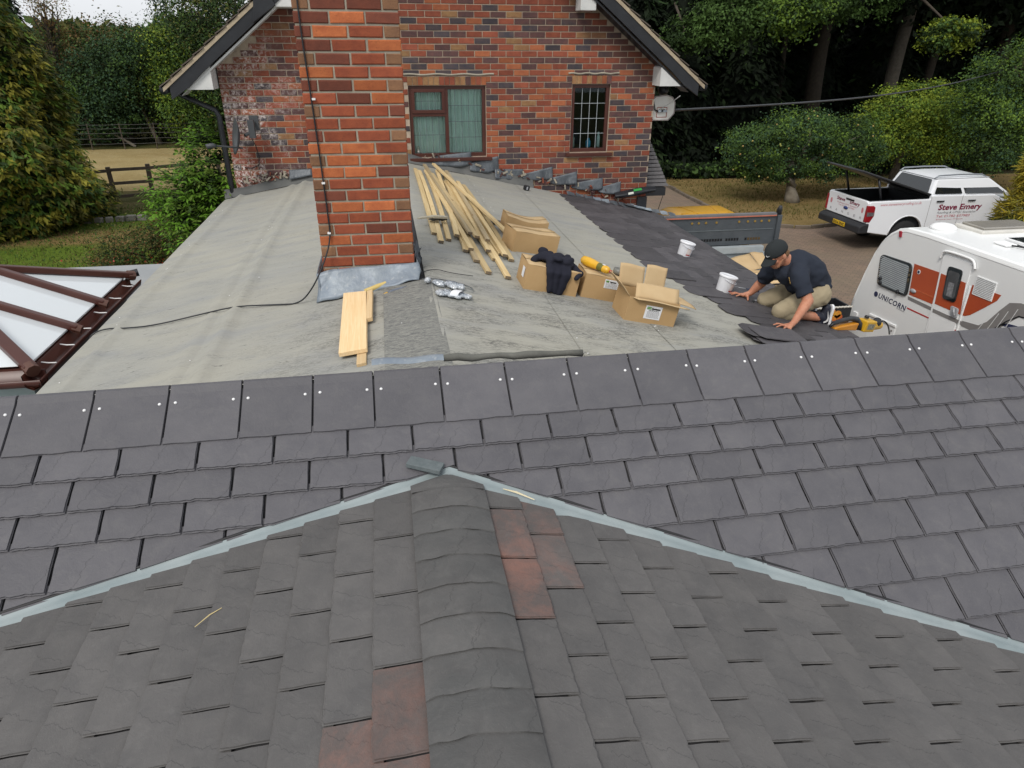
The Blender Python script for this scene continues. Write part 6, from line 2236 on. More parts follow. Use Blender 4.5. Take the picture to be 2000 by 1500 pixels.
# tin snips, pen knife
M_CREAM = simple('snip_grip', (0.62, 0.46, 0.14), (0.55, 0.42, 0.16), 8, 0.5)
sn = thing('tin_snips', 'pale yellow forked hand tool lying in front of the chimney flashing', 'hand tool', M=onLf(-0.20, 4.93, 0.17, 0.024))
m = MB()
m.tube([(-0.03, -0.032, 0), (0.03, -0.024, 0.002), (0.10, -0.005, 0.004), (0.16, 0.012, 0.004), (0.26, 0.022, 0.0)], [0.017, 0.019, 0.020, 0.026, 0.024], 10)
m.build('grip', M_CREAM, sn, True, local=True)
m = MB()
m.tube([(-0.07, 0.055, 0), (0.0, 0.058, 0.002), (0.08, 0.045, 0.004), (0.17, 0.025, 0.004)], [0.015, 0.016, 0.016, 0.018], 10)
m.build('grip', M_YEL, sn, True, local=True)
m = MB()
m.tube([(-0.03, 0.040, 0.016), (0.05, 0.030, 0.018), (0.12, 0.018, 0.02)], [0.004, 0.007, 0.003], 6)
m.build('inlay', simple('teal', (0.02, 0.14, 0.16), rough=0.5), sn, True, local=True)
pk = thing('pen_knife', 'slim grey pen shaped tool with a yellow tip near the forked tool', 'knife', M=onLf(-0.01, 4.80, 0.28, 0.012))
m = MB()
m.tube([(-0.055, 0, 0), (-0.02, 0, 0.003), (0.05, 0, 0.003), (0.10, 0, 0.0)], [0.006, 0.010, 0.009, 0.003], 8)
m.build('body', simple('knife_grey', (0.09, 0.11, 0.15), (0.16, 0.18, 0.22), 30, 0.4), pk, True, local=True)
m = MB()
m.tube([(-0.085, 0, -0.002), (-0.055, 0, 0)], [0.005, 0.008], 8)
m.build('tip', M_YEL, pk, True, local=True)
# clear bags of galvanised nails
def nailbag_mat():
    g = NG('bag_of_nails')
    o = g.coord('Object')
    vr = g.n('TexVoronoi')
    vr.inputs['Scale'].default_value = 75
    g.l(o, vr.inputs['Vector'])
    col = g.mix(g.ramp(vr.outputs['Distance'], [(0.15, 0.0), (0.6, 1.0)]), (0.72, 0.75, 0.78), (0.34, 0.37, 0.40))
    col = g.mix(g.ramp(g.noise(o, 18, 4), [(0.5, 0.0), (0.7, 0.7)]), col, (0.70, 0.72, 0.73))
    g.bump(g.math('ADD', vr.outputs['Distance'], g.noise(o, 20, 4)), 0.7, 0.01)
    return g.set(col, 0.22, 0.15, 0.6)
M_NB = nailbag_mat()
M_CLR = glass_mat('clear_film', (0.97, 0.98, 0.99), 0.12, 0.15)
def nailbag(label, M, L, Wd, seed, withlabel):
    t = thing('nail_bag', label, 'bag of nails', M=M, group='clear bags of galvanised nails on the felt')
    m = MB()
    rr = random.Random(seed)
    for k in range(16):
        ell(m, (rr.uniform(-L * .36, L * .36), rr.uniform(-Wd * .25, Wd * .25), 0.020), (rr.uniform(.03, .05), rr.uniform(.022, .036), rr.uniform(.013, .022)), Matrix.Rotation(rr.uniform(0, 3), 4, 'Z'), 10, 6)
    remesh('contents', m, 0.006, M_NB, t, 2, disp=0.004, dsc=60, seed=seed, local=True)
    m = MB()
    m.grid(lambda a, b: ((a - .5) * L * (1 + 0.05 * math.sin(b * 9 + seed)), (b - .5) * Wd * (1 + 0.10 * math.sin(a * 7 + seed)), 0.006 + 0.044 * (max(0, math.sin(a * math.pi)) * max(0, math.sin(b * math.pi))) ** 0.5 + 0.004 * noise.noise(Vector((a * 9, b * 7, seed)))), 18, 12)
    m.build('film', M_CLR, t, True, local=True)
    if withlabel:
        m = MB()
        m.grid(lambda a, b: (-0.01 + 0.055 * a + 0.05 * (b - .5), (b - .5) * Wd * 0.8, 0.055 + 0.002 * math.sin(a * 3) - 0.03 * (2 * b - 1) ** 4), 4, 8)
        m.build('label', M_LABEL, t, True, local=True)
    return t
nailbag('long twisted clear bag of nails nearest the chimney', onR(0.36, 4.78, -0.05, 0.004), 0.40, 0.11, 3, False)
nailbag('clear bag of nails with a white label in front of the long bag', onR(0.39, 4.55, -0.10, 0.006), 0.27, 0.12, 5, True)
tp = thing('tape_measure', 'small black tape measure on the felt below the brick gable', 'tape measure', M=onR(2.0, 10.14, 0.3, 0.014))
m = MB()
m.prism(rpoly(-0.045, 0.045, 0, 0.07, 0.02), (0, -0.02, 0), (1, 0, 0), (0, 0, 1), (0, 1, 0), 0.045)
m.build('case', M_BLACK, tp, bevel=0.004, local=True)
m = MB()
m.bx(-0.012, 0.012, -0.0225, -0.0205, 0.012, 0.055)
m.build('clip', M_TXT['silver'], tp, local=True)
# loose slates
m = MB()
lsm = laid_mesh(55)
o = put('loose_slate', lsm, None, M=onR(1.15, 7.30, 0.5, 0.012))
tag(o, 'single loose dark slate partly tucked behind the sagging cardboard box', 'slate')
o.scale = (0.8, 0.55, 1.0)
for i, (x, y, rz) in enumerate(((3.18, 4.66, 1.50), (3.20, 4.64, 1.62), (3.15, 4.71, 1.44), (3.22, 4.70, 1.55))):
    lm2 = laid_mesh(60 + i).copy()
    lm2.materials.clear()
    lm2.materials.append(M_SLATEX)
    o = put('loose_slate', lm2, None, M=onR(x, y, rz, 0.036 + 0.012 * i))
    tag(o, 'loose slate %s in the small stack beside the kneeling man\'s near hand' % ('at the bottom', 'second from the bottom', 'second from the top', 'lying on top')[i], 'slate', 'loose slates stacked by the ridge')
m = MB()
m.grid(lambda a, b: (3.66 + 0.42 * a, 10.42 - 0.42 * a * 0.35 + 0.24 * b, zr(3.66 + 0.42 * a) + 0.045 + 0.012 * noise.noise(Vector((a * 6, b * 6, 2))) + (0.02 if min(a, b, 1 - a, 1 - b) < 0.08 else 0)), 12, 8)
tag(m.build('plastic_sheet', simple('plastic_grey', (0.30, 0.36, 0.40), (0.42, 0.47, 0.50), 12, 0.2, 0.5, 25, spec=0.7), None, True), 'small crumpled piece of shiny plastic on the far slates below the wall', 'plastic sheet')
m = MB()
m.grid(lambda a, b: (3.42 + 0.26 * a, 10.28 + 0.06 * b + 0.03 * math.sin(a * 7), zr(3.42 + 0.26 * a) + 0.05 + 0.02 * math.sin(a * 11) * (b - .5)), 12, 3)
tag(m.build('lead_scrap', M_LEADD, None, True), 'twisted scrap of lead on the far slates next to the plastic piece', 'lead scrap')
# white buckets
M_BUC = simple('bucket_white', (0.78, 0.79, 0.82), (0.74, 0.75, 0.78), 4, 0.4, spec=0.5)
bk = thing('bucket', 'white lidded plastic bucket standing higher up on the dark slates, away from the man', 'bucket', M=onR(3.36, 7.42, 0.0, 0.020) @ Matrix.Rotation(aR * 0.25, 4, 'Y'), group='white plastic buckets on the new slates')
m = MB()
m.lathe([(0.001, 0), (0.072, 0.0), (0.074, 0.004), (0.084, 0.150), (0.088, 0.152), (0.088, 0.162), (0.001, 0.162)], 28, cap=False)
m.build('tub', M_BUC, bk, True, bevel=0.002, local=True)
m = MB()
m.lathe([(0.092, 0.156), (0.094, 0.160), (0.094, 0.174), (0.088, 0.178), (0.080, 0.174), (0.001, 0.174)], 28, cap=False)
m.build('lid', M_BUC, bk, True, local=True)
m = MB()
m.tube([(0.093 * math.cos(a), 0.093 * math.sin(a), 0.145 - 0.035 * math.sin(a * 1.0 + 1.57 + 0.0) * 0 - 0.030 * abs(math.sin((a - 3.6) * 1.0))) for a in [3.6 + math.pi * i / 14 for i in range(15)]], 0.0028, 5)
m.build('handle', M_BUC, bk, True, local=True)
m = MB()
m.grid(lambda a, b: ((0.0785 + 0.0060 * b) * math.cos(4.55 + 0.75 * a), (0.0785 + 0.0060 * b) * math.sin(4.55 + 0.75 * a), 0.045 + 0.070 * b), 8, 3)
lo = m.build('label', simple('bucket_label', (0.60, 0.50, 0.46), (0.74, 0.68, 0.65), 60), bk, True, local=True)
m = MB()
m.grid(lambda a, b: ((0.0780 + 0.0012 * b) * math.cos(4.55 + 0.75 * a), (0.0780 + 0.0012 * b) * math.sin(4.55 + 0.75 * a), 0.032 + 0.011 * b), 8, 1)
m.build('red_band', M_TXT['red'], lo, True, local=True)
bk2 = copy_tree(bk)
bk2.matrix_basis = onR(3.19, 6.02, 0.3, 0.020) @ Matrix.Rotation(aR * 0.2, 4, 'Y')
bk2['label'] = 'white lidded plastic bucket standing next to the hammer and the man\'s far hand'
# hammer and small tool by the far hand
hm = thing('hammer', 'slater\'s hammer with a dark blue handle lying beside the near bucket', 'hammer', M=onR(3.52, 6.26, -0.15, 0.035))
m = MB()
m.tube([(-0.10, 0.05, 0.0), (-0.085, 0.03, 0.0), (-0.04, 0.008, 0.0), (0.02, -0.004, 0.004), (0.05, -0.004, 0.004)], [0.013, 0.007, 0.008, 0.009, 0.008], 8)
m.tube([(-0.095, 0.03, -0.003), (-0.05, -0.022, -0.004), (0.0, -0.038, -0.006)], [0.006, 0.008, 0.003], 7)
m.build('head', simple('steel', (0.35, 0.36, 0.37), (0.25, 0.25, 0.26), rough=0.35, metal=0.8), hm, True, local=True)
m = MB()
m.tube([(0.045, -0.004, 0.004), (0.10, 0, 0.004), (0.19, 0.004, 0.0)], [0.012, 0.014, 0.015], 8)
m.build('handle', simple('handle_navy', (0.012, 0.02, 0.05), rough=0.5), hm, True, local=True)
st_ = thing('slate_cutter', 'small black and steel cutter on the slates in front of the man\'s knees', 'cutter', M=onR(3.41, 5.80, 0.9, 0.030))
m = MB()
m.tube([(-0.06, 0, 0), (0.0, 0.004, 0.006), (0.05, 0, 0.004)], [0.010, 0.013, 0.009], 8)
m.build('body', M_BLACK, st_, True, local=True)
m = MB()
m.tube([(0.05, 0, 0.004), (0.075, -0.012, 0.004), (0.085, -0.03, 0.0)], [0.010, 0.011, 0.008], 8)
m.build('jaw', M_TXT['silver'], st_, True, local=True)
# yellow power tool at the near end of the right eave
ns = thing('power_tool', 'yellow and black power tool resting at the near right end of the slated roof', 'power tool', M=onR(4.02, 5.30, 0.36, 0.03))
m = MB()
m.tube([(-0.12, 0.02, 0.03), (-0.08, 0.02, 0.06), (0.05, 0.03, 0.085), (0.20, 0.04, 0.105), (0.28, 0.03, 0.10), (0.32, 0.01, 0.06), (0.33, 0.0, 0.01)], [0.012, 0.020, 0.022, 0.024, 0.030, 0.034, 0.03], 10)
m.build('handle', M_BLACK, ns, True, local=True)
m = MB()
m.prism([(-0.06, 0.0), (0.29, 0.0), (0.29, 0.075), (0.05, 0.045), (-0.06, 0.025)], (0, 0.05, 0), (1, 0, 0), (0, 0, 1), (0, -1, 0), 0.06)
m.build('guard', simple('tool_orange', (0.62, 0.26, 0.02), (0.55, 0.22, 0.02), rough=0.35), ns, bevel=0.008, local=True)
m = MB()
m.bx(0.35, 0.52, -0.05, 0.06, 0.0, 0.11)
m.tube([(0.50, 0.0, 0.05), (0.70, 0.02, 0.05)], [0.05, 0.042], 14)
m.build('motor', simple('tool_yellow', (0.62, 0.36, 0.02), (0.55, 0.31, 0.02), rough=0.35), ns, bevel=0.01, local=True)
m = MB()
m.tube([(0.56, 0.0, 0.06), (0.60, 0.0, 0.09), (0.64, 0.01, 0.06)], [0.035, 0.045, 0.03], 10)
m.tube([(0.42, 0.02, 0.12), (0.42, 0.02, 0.145)], [0.022, 0.018], 10)
m.build('grip', M_BLACK, ns, True, local=True)
m = MB()
m.bx(0.38, 0.49, -0.053, -0.0505, 0.03, 0.085)
m.build('label', simple('tool_label', (0.35, 0.33, 0.25), (0.08, 0.09, 0.08), 60), ns, local=True)
m = MB()
m.tube(smooth_pts([(0.68, 0.02, 0.07), (0.76, 0.03, 0.10), (0.84, 0.0, 0.05), (0.87, -0.03, -0.03)]), 0.007, 6)
m.build('hose', M_BLACK, ns, True, local=True)
# ================================================================ caravan
M_CARA = simple('caravan_white', (0.80, 0.81, 0.80), (0.77, 0.78, 0.78), 2, 0.28, spec=0.6)
M_CARA2 = simple('caravan_trim', (0.84, 0.85, 0.85), (0.80, 0.81, 0.81), 3, 0.35)
M_DKGL = NG('dark_glass')
M_DKGL.set((0.012, 0.015, 0.017), 0.04, None, 0.9)
M_DKGL = M_DKGL.m
M_TYRE = simple('tyre', (0.015, 0.015, 0.016), rough=0.85)
M_RIM = simple('rim', (0.35, 0.36, 0.37), rough=0.3, metal=0.7)
car = thing('caravan', 'white touring caravan with an orange red side panel parked by the right eave', 'caravan', (8.1, 5.5, 0))
prof = [(9.0, 0.50), (9.07, 0.9), (9.06, 1.23), (9.01, 1.5), (8.91, 1.87), (8.80, 2.21), (8.70, 2.40), (8.60, 2.51), (8.47, 2.60), (8.29, 2.655), (7.9, 2.675), (2.4, 2.69), (2.12, 2.60), (1.98, 2.35), (1.93, 1.2), (1.98, 0.5)]
m = MB()
m.prism(prof, (7.0, 0, 0), (0, 1, 0), (0, 0, 1), (1, 0, 0), 2.27)
m.build('body', M_CARA, car, bevel=0.045)
cU, cV = (0, -1, 0), (0, 0, 1)
def cside(poly, mt, name, t=0.006, lift=0.0, parent=None, bevel=0):
    k = MB()
    k.prism(poly, (7.0 - lift, 0, 0), (0, 1, 0), (0, 0, 1), (-1, 0, 0), t)
    return k.build(name, mt, parent or car, bevel=bevel)
M_ORNG = simple('panel_orange', (0.46, 0.085, 0.028), (0.38, 0.065, 0.026), 2, 0.3)
M_STRG = simple('stripe_grey', (0.20, 0.19, 0.19), (0.24, 0.23, 0.22), rough=0.35)
# awning rail following the edge
k = MB()
k.tube([(7.012, y, z - 0.055) for y, z in prof[2:11]] + [(7.012, 5.0, 2.625), (7.012, 2.4, 2.63)], 0.016, 6)
k.build('awning_rail', M_CARA2, car, True)
wp = [(8.655, 2.19), (8.0, 2.225), (7.945, 1.765), (8.585, 1.745)]
def inset(p, s):
    cx, cy = sum(a for a, b in p) / len(p), sum(b for a, b in p) / len(p)
    return [(cx + (a - cx) * s, cy + (b - cy) * s) for a, b in p]
def roundp(p, r, n=4):
    out = []
    k = len(p)
    for i in range(k):
        P, A, B = Vector(p[i]), Vector(p[i - 1]), Vector(p[(i + 1) % k])
        a, b = P + (A - P).normalized() * r, P + (B - P).normalized() * r
        for j in range(n + 1):
            t = j / n
            out.append(tuple((a.lerp(P, t)).lerp(P.lerp(b, t), t)))
    return out
wo = cside(roundp(wp, 0.085), M_DKGL, 'window', 0.022, bevel=0.006)
cside(roundp(inset(wp, 0.86), 0.06), simple('blind_back', (0.20, 0.225, 0.24), (0.17, 0.195, 0.21), rough=0.3), 'blind', 0.004, 0.022, wo)
for i in range(15):
    z = 1.80 + 0.026 * i
    cside([(8.57 + 0.004 * i, z), (8.00 + 0.003 * i, z + 0.004), (8.00 + 0.003 * i, z + 0.013), (8.57 + 0.004 * i, z + 0.009)], simple('blind_slat', (0.46, 0.50, 0.52), rough=0.4) if i == 0 else bpy.data.materials['blind_slat'], 'slat', 0.003, 0.026, wo)
for y, z in ((8.52, 1.86), (8.50, 1.80), (8.12, 1.79)):
    k = MB()
    k.lathe([(0.03, 0), (0.03, 0.018), (0.018, 0.025), (0.001, 0.026)], 12, Matrix.Translation((6.972, y, z)) @ Matrix.Rotation(-math.pi / 2, 4, 'Y'))
    k.build('window_catch', M_BLACK, wo, True)
cside([(7.985, 2.235), (7.50, 2.255), (7.455, 1.83), (7.93, 1.81)], M_ORNG, 'side_panel', 0.003)
cside([(7.94, 1.915), (7.462, 1.925), (7.461, 1.912), (7.938, 1.902)], simple('panel_line', (0.55, 0.13, 0.05)), 'panel_line', 0.002, 0.003)
cside([(6.965, 2.265), (6.53, 2.28), (6.56, 2.20), (6.70, 2.06), (6.86, 1.91), (6.93, 1.87), (6.968, 1.865)], M_ORNG, 'side_panel', 0.003)
cside([(7.945, 1.785), (6.945, 1.79), (6.945, 1.742), (7.925, 1.740)], M_STRG, 'grey_stripe', 0.003)
cside([(6.945, 1.80), (6.70, 1.835), (6.60, 1.92), (6.48, 2.11), (6.39, 2.235), (6.25, 2.28), (6.0, 2.29), (5.7, 2.29), (5.7, 2.15), (6.05, 2.16), (6.22, 2.12), (6.35, 1.98), (6.5, 1.80), (6.66, 1.735), (6.945, 1.73)], M_STRG, 'swoosh_stripe', 0.003)
cside([(6.62, 1.765), (6.47, 1.86), (6.33, 2.03), (6.21, 2.125), (6.0, 2.145), (5.7, 2.14), (5.7, 2.155), (6.02, 2.162), (6.22, 2.14), (6.36, 2.02), (6.5, 1.86), (6.64, 1.755)], M_BLACK, 'swoosh_edge', 0.002, 0.003)
cside([(6.45, 1.94), (6.34, 2.0), (6.2, 2.02), (6.05, 2.0), (5.95, 1.92), (6.05, 1.95), (6.2, 1.975), (6.33, 1.96)], M_TXT['navy'], 'swirl', 0.003)
for y in (6.70, 6.58, 6.47, 6.36):
    cside([(y, 1.74 + (6.7 - y) * .3), (y + 0.006, 1.74 + (6.7 - y) * .3), (y - 0.10, 2.0 + (6.7 - y) * .6), (y - 0.106, 2.0 + (6.7 - y) * .6)], M_CARA2, 'stripe_gap', 0.002, 0.004)
cside([(7.90, 1.635), (7.455, 1.645), (7.455, 1.625), (7.90, 1.615)], M_TXT['red'], 'pinstripe', 0.002)
cside([(7.425, 1.646), (6.99, 1.655), (6.99, 1.636), (7.425, 1.626)], M_TXT['red'], 'pinstripe', 0.002)
k = MB()
k.lathe([(0.040, 0), (0.040, 0.004)], 20, Matrix.Translation((7.0, 8.565, 1.603)) @ Matrix.Rotation(-math.pi / 2, 4, 'Y'))
k.build('badge', M_TXT['navy'], car)
text('UNICORN', 0.108, (7.0, 8.512, 1.570), cU, (0, 0.03, 1), M_TXT['navy'], car, 0.18, 0.0018, 1.1, 0.003, 0.585)
k = MB()
k.bx(6.9965, 7.0, 7.93, 8.10, 1.552, 1.557)
k.build('underline', M_TXT['grey'], car)
k = MB()
k.lathe([(0.030, 0), (0.030, 0.004)], 18, Matrix.Translation((6.997, 7.865, 2.155)) @ Matrix.Rotation(-math.pi / 2, 4, 'Y'))
bo_ = k.build('badge', M_TXT['white'], car)
k = MB()
k.lathe([(0.020, 0), (0.020, 0.003)], 18, Matrix.Translation((6.993, 7.865, 2.155)) @ Matrix.Rotation(-math.pi / 2, 4, 'Y'))
k.build('badge_centre', M_TXT['navy'], bo_)
for y, z in ((7.87, 1.885),):
    k = MB()
    k.lathe([(0.035, 0), (0.035, 0.012), (0.02, 0.02), (0.001, 0.021)], 14, Matrix.Translation((6.998, y, z)) @ Matrix.Rotation(-math.pi / 2, 4, 'Y') @ Matrix.Diagonal((0.8, 1.6, 1, 1)))
    k.build('locker_lock', M_TXT['silver'], car, True)
# door
dp = roundp([(7.53, 2.50), (7.045, 2.51), (6.975, 0.62), (7.36, 0.60)], 0.06)
do = cside(dp, M_CARA2, 'door', 0.014, bevel=0.004)
cside([(7.475, 2.255), (7.055, 2.262), (6.995, 1.865), (7.435, 1.855)], M_ORNG, 'door_panel', 0.003, 0.014, do)
cside([(7.44, 1.785), (6.995, 1.795), (6.99, 1.745), (7.43, 1.737)], M_STRG, 'door_stripe', 0.003, 0.014, do)
dwp = [(7.385, 2.385), (7.145, 2.395), (7.115, 1.975), (7.335, 1.965)]
dw = cside(roundp(dwp, 0.05), M_DKGL, 'door_window', 0.016, 0.014, do, bevel=0.004)
cside(roundp(inset(dwp, 0.78), 0.04), simple('door_blind', (0.10, 0.105, 0.11), (0.06, 0.062, 0.066), 6, 0.25), 'glazing', 0.003, 0.030, dw)
cside(inset([(7.30, 2.21), (7.20, 2.215), (7.18, 2.02), (7.28, 2.015)], 0.9), simple('door_notice', (0.30, 0.31, 0.32), (0.10, 0.10, 0.11), 30), 'notice', 0.002, 0.033, dw)
k = MB()
k.prism(roundp([(7.16, 1.93), (7.03, 1.93), (7.02, 1.80), (7.12, 1.80)], 0.03), (6.984, 0, 0), (0, 1, 0), (0, 0, 1), (-1, 0, 0), 0.02)
k.tube([(6.95, 7.08, 1.92), (6.935, 7.05, 1.88), (6.95, 7.04, 1.84)], 0.012, 6)
k.build('door_handle', M_TXT['silver'], do, bevel=0.004)
k = MB()
k.tube(smooth_pts([(6.98, 7.555, 2.44), (6.975, 7.54, 2.52), (6.975, 7.48, 2.555), (6.975, 7.10, 2.565), (6.975, 7.02, 2.545), (6.98, 6.985, 2.46)]), 0.016, 7)
k.build('rain_guard', M_CARA2, car, True)
vo = cside([(6.935, 2.395), (6.63, 2.395), (6.625, 2.165), (6.93, 2.16)], M_CARA2, 'vent', 0.010, bevel=0.003)
for i in range(11):
    z = 2.180 + 0.0195 * i
    cside([(6.918, z), (6.640, z + 0.001), (6.640, z + 0.009), (6.918, z + 0.008)], simple('vent_slot', (0.42, 0.43, 0.43)) if i == 0 else bpy.data.materials['vent_slot'], 'louvre', 0.003, 0.010, vo)
ho = cside(roundp([(8.575, 1.285), (8.005, 1.315), (8.0, 0.95), (8.55, 0.92)], 0.02), M_CARA2, 'service_hatch', 0.008, bevel=0.003)
cside([(8.58, 1.30), (8.00, 1.330), (8.00, 1.29), (8.58, 1.262)], M_CARA2, 'hatch_hinge', 0.02, 0.004, ho, 0.008)
for y in (8.50, 8.06):
    k = MB()
    k.lathe([(0.016, 0), (0.016, 0.01), (0.001, 0.012)], 10, Matrix.Translation((6.992, y, 1.22)) @ Matrix.Rotation(-math.pi / 2, 4, 'Y'))
    k.build('hatch_lock', M_STRG, ho)
cside(roundp([(8.95, 1.20), (8.84, 1.205), (8.83, 1.03), (8.94, 1.02)], 0.012), M_CARA2, 'socket_box', 0.02, bevel=0.004)
cside(roundp([(8.41, 2.585), (8.36, 2.588), (8.345, 2.505), (8.385, 2.50)], 0.012), simple('marker_red', (0.35, 0.03, 0.05), rough=0.25), 'marker_light', 0.02, bevel=0.004)
cside([(7.49, 2.24), (7.475, 2.24), (7.435, 1.10), (7.45, 1.10)], M_CARA2, 'door_post', 0.012)
cside([(7.0, 2.24), (6.985, 2.24), (6.955, 1.10), (6.97, 1.10)], M_CARA2, 'door_post', 0.012)
# roof fittings
k = MB()
k.lathe([(0.17, 0), (0.165, 0.03), (0.12, 0.06), (0.05, 0.075), (0.001, 0.078)], 22, Matrix.Translation((7.42, 8.13, 2.665)))
k.build('roof_dome', M_CARA2, car, True)
k = MB()
k.bx(7.66, 8.62, 7.72, 8.22, 2.66, 2.715)
hb_ = k.build('roof_hatch', simple('hatch_frame', (0.62, 0.60, 0.55), (0.55, 0.54, 0.50), rough=0.4), car, bevel=0.015)
k = MB()
k.bx(7.72, 8.56, 7.78, 8.17, 2.715, 2.745)
k.build('hatch_dome', simple('hatch_smoke', (0.30, 0.28, 0.24), (0.25, 0.235, 0.21), rough=0.12, spec=0.8), hb_, bevel=0.02)
k = MB()
k.bx(7.62, 8.25, 6.75, 7.33, 2.70, 2.735)
so_ = k.build('solar_panel', M_CARA2, car, bevel=0.004)
for i in range(4):
    for j in range(3):
        k = MB()
        k.bx(7.65 + 0.15 * i, 7.79 + 0.15 * i, 6.78 + 0.18 * j, 6.95 + 0.18 * j, 2.735, 2.738)
        k.build('solar_cell', M_DKGL, so_)
k = MB()
k.bx(7.44, 7.60, 7.10, 7.30, 2.68, 2.71)
k.build('cable_box', M_CARA2, car, bevel=0.01)
k = MB()
k.tube(smooth_pts([(7.52, 7.10, 2.70), (7.55, 7.0, 2.705), (7.62, 6.92, 2.71), (7.7, 6.7, 2.70)]), 0.010, 6)
k.build('panel_lead', M_BLACK, car, True)
for y in (4.9,):
    for x in (7.15, 9.1):
        k = MB()
        k.lathe([(0.17, -0.09), (0.31, -0.085), (0.32, 0), (0.31, 0.085), (0.17, 0.09)], 22, Matrix.Translation((x, y, 0.32)) @ Matrix.Rotation(math.pi / 2, 4, 'Y'))
        wo_ = k.build('wheel', M_TYRE, car, True)
        k = MB()
        k.lathe([(0.001, -0.05), (0.17, -0.08), (0.175, 0.08), (0.001, 0.05)], 18, Matrix.Translation((x, y, 0.32)) @ Matrix.Rotation(math.pi / 2, 4, 'Y'))
        k.build('rim', M_RIM, wo_, True)
k = MB()
k.bx(7.4, 8.9, 2.1, 8.9, 0.35, 0.50)
k.bx(8.0, 8.2, 9.0, 10.3, 0.42, 0.50)
k.tube([(8.1, 10.1, 0.5), (8.1, 10.1, 0.05)], 0.04, 8)
k.build('chassis', M_BLACK, car)
# ================================================================ yellow tipper truck
M_TYEL = simple('truck_yellow', (0.58, 0.31, 0.015), (0.52, 0.275, 0.015), 3, 0.4, spec=0.5)
M_SILV = simple('rail_silver', (0.28, 0.30, 0.33), rough=0.35, metal=0.5)
M_TGREY = simple('truck_steel', (0.055, 0.065, 0.075), (0.075, 0.085, 0.095), 5, 0.5, 0.2, 30)
M_GALV = simple('galvanised', (0.42, 0.46, 0.48), (0.34, 0.38, 0.40), 6, 0.5, 0.2, 30, metal=0.2)
tk = thing('tipper_truck', 'yellow cabbed tipper truck with a dark steel headboard below the right eave', 'truck', (5.5, 10, 0))
k = MB()
rings = [(4.72, 6.28, 11.0, 12.9, 0.55), (4.72, 6.28, 11.0, 12.95, 1.25), (4.80, 6.22, 11.02, 12.45, 1.85), (4.88, 6.16, 11.05, 12.18, 2.12), (4.98, 6.06, 11.12, 12.06, 2.21), (5.2, 5.85, 11.3, 11.85, 2.235)]
vs = []
for x0_, x1_, y0_, y1_, z in rings:
    vs += [(p[0], p[1], z) for p in roundp([(x0_, y0_), (x1_, y0_), (x1_, y1_), (x0_, y1_)], 0.12, 3)]
n = len(vs) // len(rings)
fs = [(i * n + j, i * n + (j + 1) % n, (i + 1) * n + (j + 1) % n, (i + 1) * n + j) for i in range(len(rings) - 1) for j in range(n)]
fs += [tuple(reversed(range(n))), tuple((len(rings) - 1) * n + j for j in range(n))]
k.add(vs, fs)
k.build('cab', M_TYEL, tk, True)
def cabroof(x, y):
    ax = max(0, abs(x - 5.52) - 0.33) / 0.31
    ay = max(0, abs(y - 11.575) - 0.275) / 0.25
    return 2.235 - 0.024 * min(1, max(ax, ay)) ** 1.0 - (0.09 * max(0, max(ax, ay) - 0.68) / 0.32 if max(ax, ay) > 0.68 else 0)
for x in (5.28, 5.76):
    k = MB()
    k.tube([(x + 0.02 * (q - 4) * (1 if x > 5.5 else -1), 11.15 + 0.115 * q, cabroof(x, 11.15 + 0.115 * q) + 0.002) for q in range(9)], 0.009, 6)
    k.build('roof_swage', M_TYEL, tk, True)
k = MB()
k.tube([(5.05 + 0.10 * q, 11.40, cabroof(5.05 + 0.10 * q, 11.40) + 0.002) for q in range(10)], 0.008, 6)
k.build('roof_swage', M_TYEL, tk, True)
k = MB()
k.bx(4.95, 6.05, 11.0, 11.045, 1.35, 1.95)
k.build('rear_window', M_DKGL, tk, bevel=0.01)
for x in (4.715, 6.275):
    k = MB()
    k.prism([(11.15, 1.30), (12.6, 1.30), (12.35, 1.80), (11.2, 1.84)], (x, 0, 0), (0, 1, 0), (0, 0, 1), (1, 0, 0), 0.03)
    k.build('door_window', M_DKGL, tk)
k = MB()
k.prism([(4.9, 0), (6.1, 0), (6.0, 0.62), (5.0, 0.62)], (0, 12.93, 1.30), (1, 0, 0), (0, -0.75, 0.66), (0, 1, 0.5), 0.02)
k.build('windscreen', M_DKGL, tk)
k = MB()
k.tube([(4.86, 12.05, 2.14), (5.00, 12.15, 2.50)], 0.006, 5)
k.build('aerial', M_BLACK, tk)
k = MB()
k.bx(4.42, 6.52, 10.78, 10.84, 1.80, 2.30)
k.bx(6.52, 6.60, 10.74, 10.88, 1.30, 2.30)
k.bx(4.40, 4.46, 10.74, 10.88, 1.30, 2.35)
ho_ = k.build('headboard', M_TGREY, tk, bevel=0.006)
k = MB()
k.tube([(6.56, 10.81, 2.28), (6.56, 10.81, 2.38), (6.555, 10.78, 2.44)], [0.045, 0.045, 0.03], 10)
k.build('post_top', M_BLACK, ho_, True)
k = MB()
k.bx(4.46, 6.50, 10.76, 10.86, 2.300, 2.335)
k.build('top_rail', simple('rail_grey', (0.16, 0.16, 0.17), rough=0.5), ho_)
k = MB()
k.bx(4.46, 6.50, 10.755, 10.759, 2.285, 2.305)
k.build('red_line', simple('line_orange', (0.50, 0.16, 0.10)), ho_)
for x in (4.98, 5.10, 5.23, 5.42, 5.83, 5.99, 6.12, 6.24, 6.38):
    k = MB()
    k.lathe([(0.020, 0), (0.020, 0.010), (0.001, 0.012)], 10, Matrix.Translation((x, 10.778, 2.205)) @ Matrix.Rotation(math.pi / 2, 4, 'X'))
    k.build('bolt', simple('bolt_brass', (0.30, 0.19, 0.04), rough=0.4) if x < 5 else bpy.data.materials['bolt_brass'], ho_)
k = MB()
